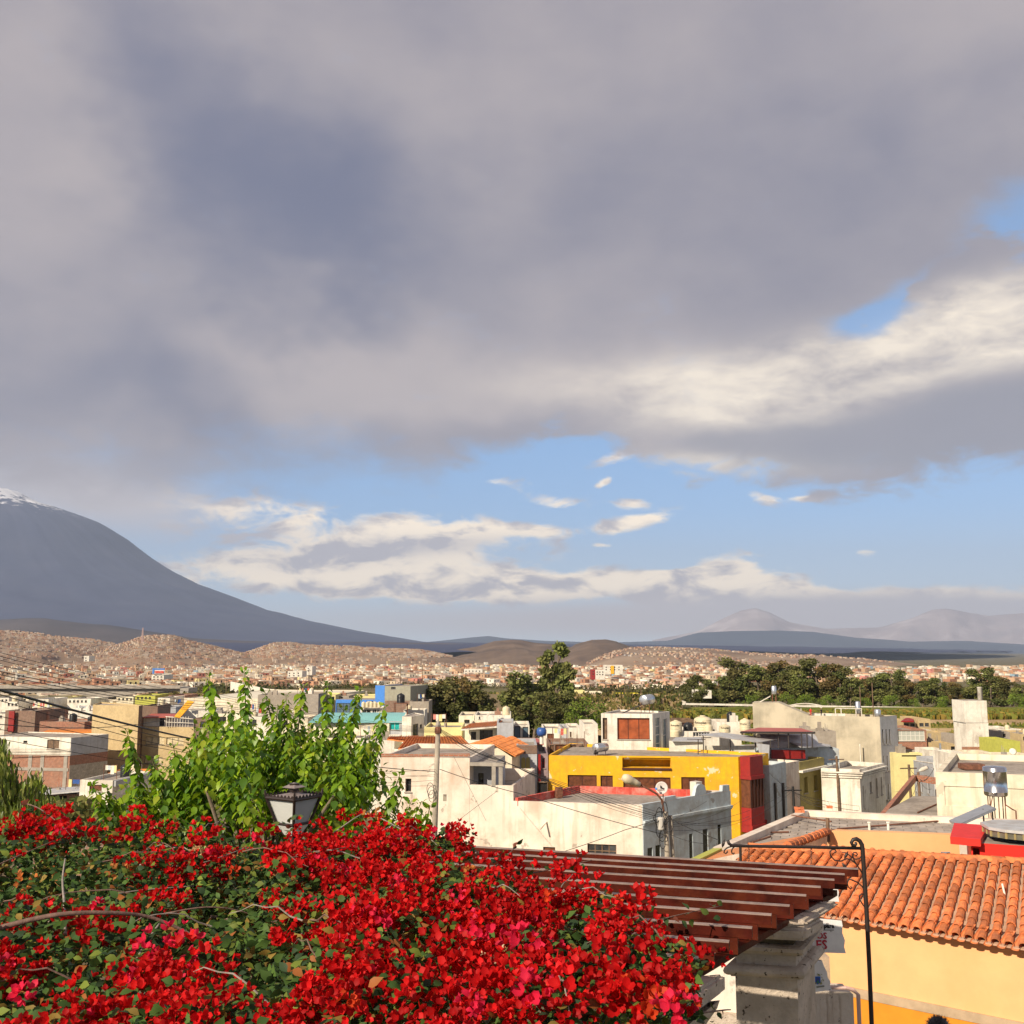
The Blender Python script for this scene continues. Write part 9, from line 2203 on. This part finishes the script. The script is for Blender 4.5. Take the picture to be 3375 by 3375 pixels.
for pts, r in (([(540, 3012, 4.6), (680, 2990, 4.7), (800, 3005, 4.8), (950, 3060, 4.9)], 0.004), ([(985, 3100, 4.6), (1030, 3000, 4.9), (1060, 2970, 5.0)], 0.006), ([(1030, 2980, 4.9), (1080, 3000, 4.9), (1120, 3060, 4.8)], 0.006), ([(1120, 3060, 4.7), (1250, 2985, 4.9), (1380, 2950, 5.1), (1470, 2930, 5.2)], 0.007), ([(1000, 3130, 4.5), (1180, 3060, 4.6), (1350, 2980, 4.9), (1560, 2900, 5.2), (1640, 2850, 5.4), (1700, 2790, 5.7)], 0.005),
   ([(900, 2840, 5.4), (1100, 2800, 5.6), (1300, 2770, 5.8), (1330, 2760, 5.9)], 0.004), ([(1330, 2770, 5.9), (1380, 2830, 5.6), (1410, 2900, 5.4)], 0.005), ([(1560, 2900, 5.2), (1740, 2880, 5.5), (1880, 2850, 5.7), (1950, 2835, 5.8)], 0.005), ([(1850, 3200, 4.3), (2000, 3100, 4.7), (2180, 3030, 5.0), (2380, 2985, 5.3)], 0.004), ([(1270, 3300, 3.7), (1400, 3200, 4.0), (1560, 3130, 4.2), (1700, 3050, 4.5)], 0.006), ([(2150, 3370, 4.0), (2270, 3345, 4.2), (2380, 3330, 4.5), (2408, 3328, 4.6)], 0.005),
   ([(90, 2650, 6.2), (130, 2665, 6.1), (190, 2710, 6.0), (240, 2760, 5.8)], 0.004), ([(1100, 2745, 6.0), (1180, 2690, 6.1), (1240, 2665, 6.2)], 0.004), ([(1240, 2690, 6.1), (1290, 2715, 6.0), (1400, 2780, 5.8)], 0.004), ([(-30, 2860, 5.4), (180, 2770, 5.7)], 0.004), ([(450, 2850, 5.4), (640, 2850, 5.4), (820, 2790, 5.7)], 0.004), ([(300, 2980, 4.7), (420, 2940, 4.9), (640, 2920, 5.1)], 0.004)):
 branch(pts, r, (M_stem, M_stemg)[len(pts) % 2])
for k in range(26):
 x, y = sample(1)[0]; z = surf(x, y) + 0.02; w = r5.uniform(0, 6.28); L = r5.uniform(0.25, 0.6); p = Vector((x, y, z)); d = Vector((math.cos(w), math.sin(w), r5.uniform(-0.1, 0.35))); b = MB()
 b.tube([p + d * (L * (u - 0.5)) + UPZ * (0.05 * math.sin(math.pi * u) + 0.008 * math.sin(u * 17 + k)) for u in (0, 0.17, 0.34, 0.5, 0.67, 0.84, 1)], [0.0035, 0.0033, 0.003, 0.0027, 0.0022, 0.0018, 0.0012], 5); b.build('branch', (M_stem, M_stemg)[k % 2], bg_t)
b = MB()
for k, (x, y) in enumerate(((-2.2, 5.2), (-0.6, 5.0), (-1.4, 3.4), (0.3, 4.4))): b.tube([(x, y, -4.65), (x + 0.1, y, -3), (x - 0.05, y + 0.1, zB - 0.3)], [0.07, 0.05, 0.03], 8)
b.build('trunks', M_stem, bg_t, True)['kind'] = 'stuff'
# small sprays standing above the mass: leaves along the free stems
sp_pts = []
for pts in ([(1560, 2900, 5.2), (1640, 2850, 5.4), (1700, 2790, 5.7)], [(1330, 2760, 5.9), (1470, 2730, 6.1)], [(90, 2650, 6.2), (190, 2710, 6.0)], [(2180, 3030, 5.0), (2380, 2985, 5.3)], [(2150, 3370, 4.0), (2400, 3330, 4.6)], [(900, 2740, 6.2), (1000, 2700, 6.2)], [(1560, 2900, 5.2), (1950, 2835, 5.8)], [(1350, 3190, 3.9), (1560, 3110, 4.2)], [(1380, 3190, 3.9), (1480, 3170, 4.1)]):
 for a0, a1 in zip(pts, pts[1:]):
  for k in range(14): sp_pts.append(np.array(at(*a0).lerp(at(*a1), k / 14)) + r5.normal(size=3) * 0.02)
sp_pts = np.array(sp_pts); n = len(sp_pts); w = r5.uniform(0, 6.28, n); d = np.stack([np.cos(w), np.sin(w), r5.normal(size=n) * 0.6], 1); d /= np.linalg.norm(d, axis=1)[:, None]
v, f, c = scatter(LV, LFq, rot_frames(d, r5.normal(size=(n, 3)) + np.array([0, -0.4, 0.6])), r5.uniform(0.03, 0.055, n), sp_pts, np.array([(0.05, 0.09, 0.03), (0.09, 0.13, 0.03), (0.16, 0.05, 0.03)])[r5.integers(0, 3, n)])
o = obj('spray_leaves', np_mesh('spray_leaves', v - off, f, c), M_bleaf, bg_t); o['kind'] = 'stuff'
# ------------------------------------------------------------------ rooftop clutter on the mid-distance houses
rc_ = random.Random(12)
def short(l): return ' '.join(l.split()[:7]).rstrip(',')
for lab, h in HL:
 a_, e_, L_, n_ = h.edge(0); W2 = h.edge(1)[2]; d = a_.y
 if d > 215 or L_ < 2.2: continue
 def spot(u, v): p = a_ + e_ * (L_ * u) - n_ * (W2 * v); return Vector((p.x, p.y, h.zt - h.ph + 0.002))
 for k in range(2 if L_ < 4 else 3):
  p = spot(rc_.uniform(0.12, 0.88), rc_.uniform(0.12, 0.7)); w = rc_.choice(('rods', 'box', 'tank', 'line', 'box', 'rods'))
  tag_ = ('first', 'second', 'third')[k]
  if w == 'rods':
   b = MB()
   for dx, dy in ((0, 0), (0.2, 0), (0, 0.2), (0.2, 0.2)): b.tube([p + Vector((dx, dy, 0)), p + Vector((dx + rc_.uniform(-.08, .08), dy, rc_.uniform(0.6, 1.1)))], 0.018, 4)
   b.box((p.x + 0.1, p.y + 0.1, p.z), (0.32, 0.32, 0.45)); props(b.build('column_stub', M_concrete), f'{tag_} concrete stub with rusty rods on the {short(lab)}', 'column stub', 'unfinished column stubs on the roofs')
  elif w == 'box':
   b = MB(); b.box(p, (rc_.uniform(0.5, 1.3), rc_.uniform(0.5, 1.0), rc_.uniform(0.4, 1.0)), math.atan2(e_.y, e_.x)); b.box(p + UPZ * 0.0, (0.3, 0.3, 1.12), math.atan2(e_.y, e_.x)); props(b.build('roof_box', rc_.choice((M_white, M_brick, M_grey, M_concrete))), f'{tag_} small masonry box on the {short(lab)}', 'roof box', 'small masonry boxes on the roofs')
  elif w == 'tank': water_tank(p, rc_.uniform(0.38, 0.5), rc_.uniform(0.9, 1.25), rc_.choice((M_tankb, M_tank)), f'{tag_} small water tank on the {short(lab)}')
  else:
   q = p + Vector((e_.x, e_.y, 0)) * min(2.6, L_ * 0.4); b = MB(); b.tube([p, p + UPZ * 1.5], 0.03, 5); b.tube([q, q + UPZ * 1.5], 0.03, 5); b.tube([p + UPZ * 1.45, (p + q) / 2 + UPZ * 1.38, q + UPZ * 1.45], 0.012, 4)
   t = thing('washing_line', f'{tag_} washing line with cloths on the {short(lab)}', 'washing line', p, 'washing lines on the roofs'); b.build('posts', M_rust, t)['kind'] = 'stuff'
   for j in range(4):
    s_ = p.lerp(q, 0.12 + 0.2 * j) + UPZ * 1.40; wv = Vector((e_.x, e_.y, 0)) * rc_.uniform(0.25, 0.42); hh = rc_.uniform(0.4, 0.8); b = MB(); b.obox(s_, wv, (0.0, 0.02, 0), UPZ * -hh); b.build('cloth', rc_.choice((M_white, M_redfade, M_plasticblue, M_paley, M_paleblue)), t)
# things of one look and one region: told apart by their order from the left
ORD = 'first second third fourth fifth sixth seventh eighth ninth tenth eleventh twelfth'.split()
by_label = {}
for o in S.objects:
 if o.parent is None and o.get('label') and o.get('group'): by_label.setdefault(o['label'], []).append(o)
for lab, os_ in by_label.items():
 if len(os_) > 1 and lab.split()[-1] != 'left':
  os_.sort(key=lambda o: o.location.x / max(1.0, o.location.y))
  for k, o in enumerate(os_): o['label'] = f'{lab}, {ORD[min(k, 11)]} from left'
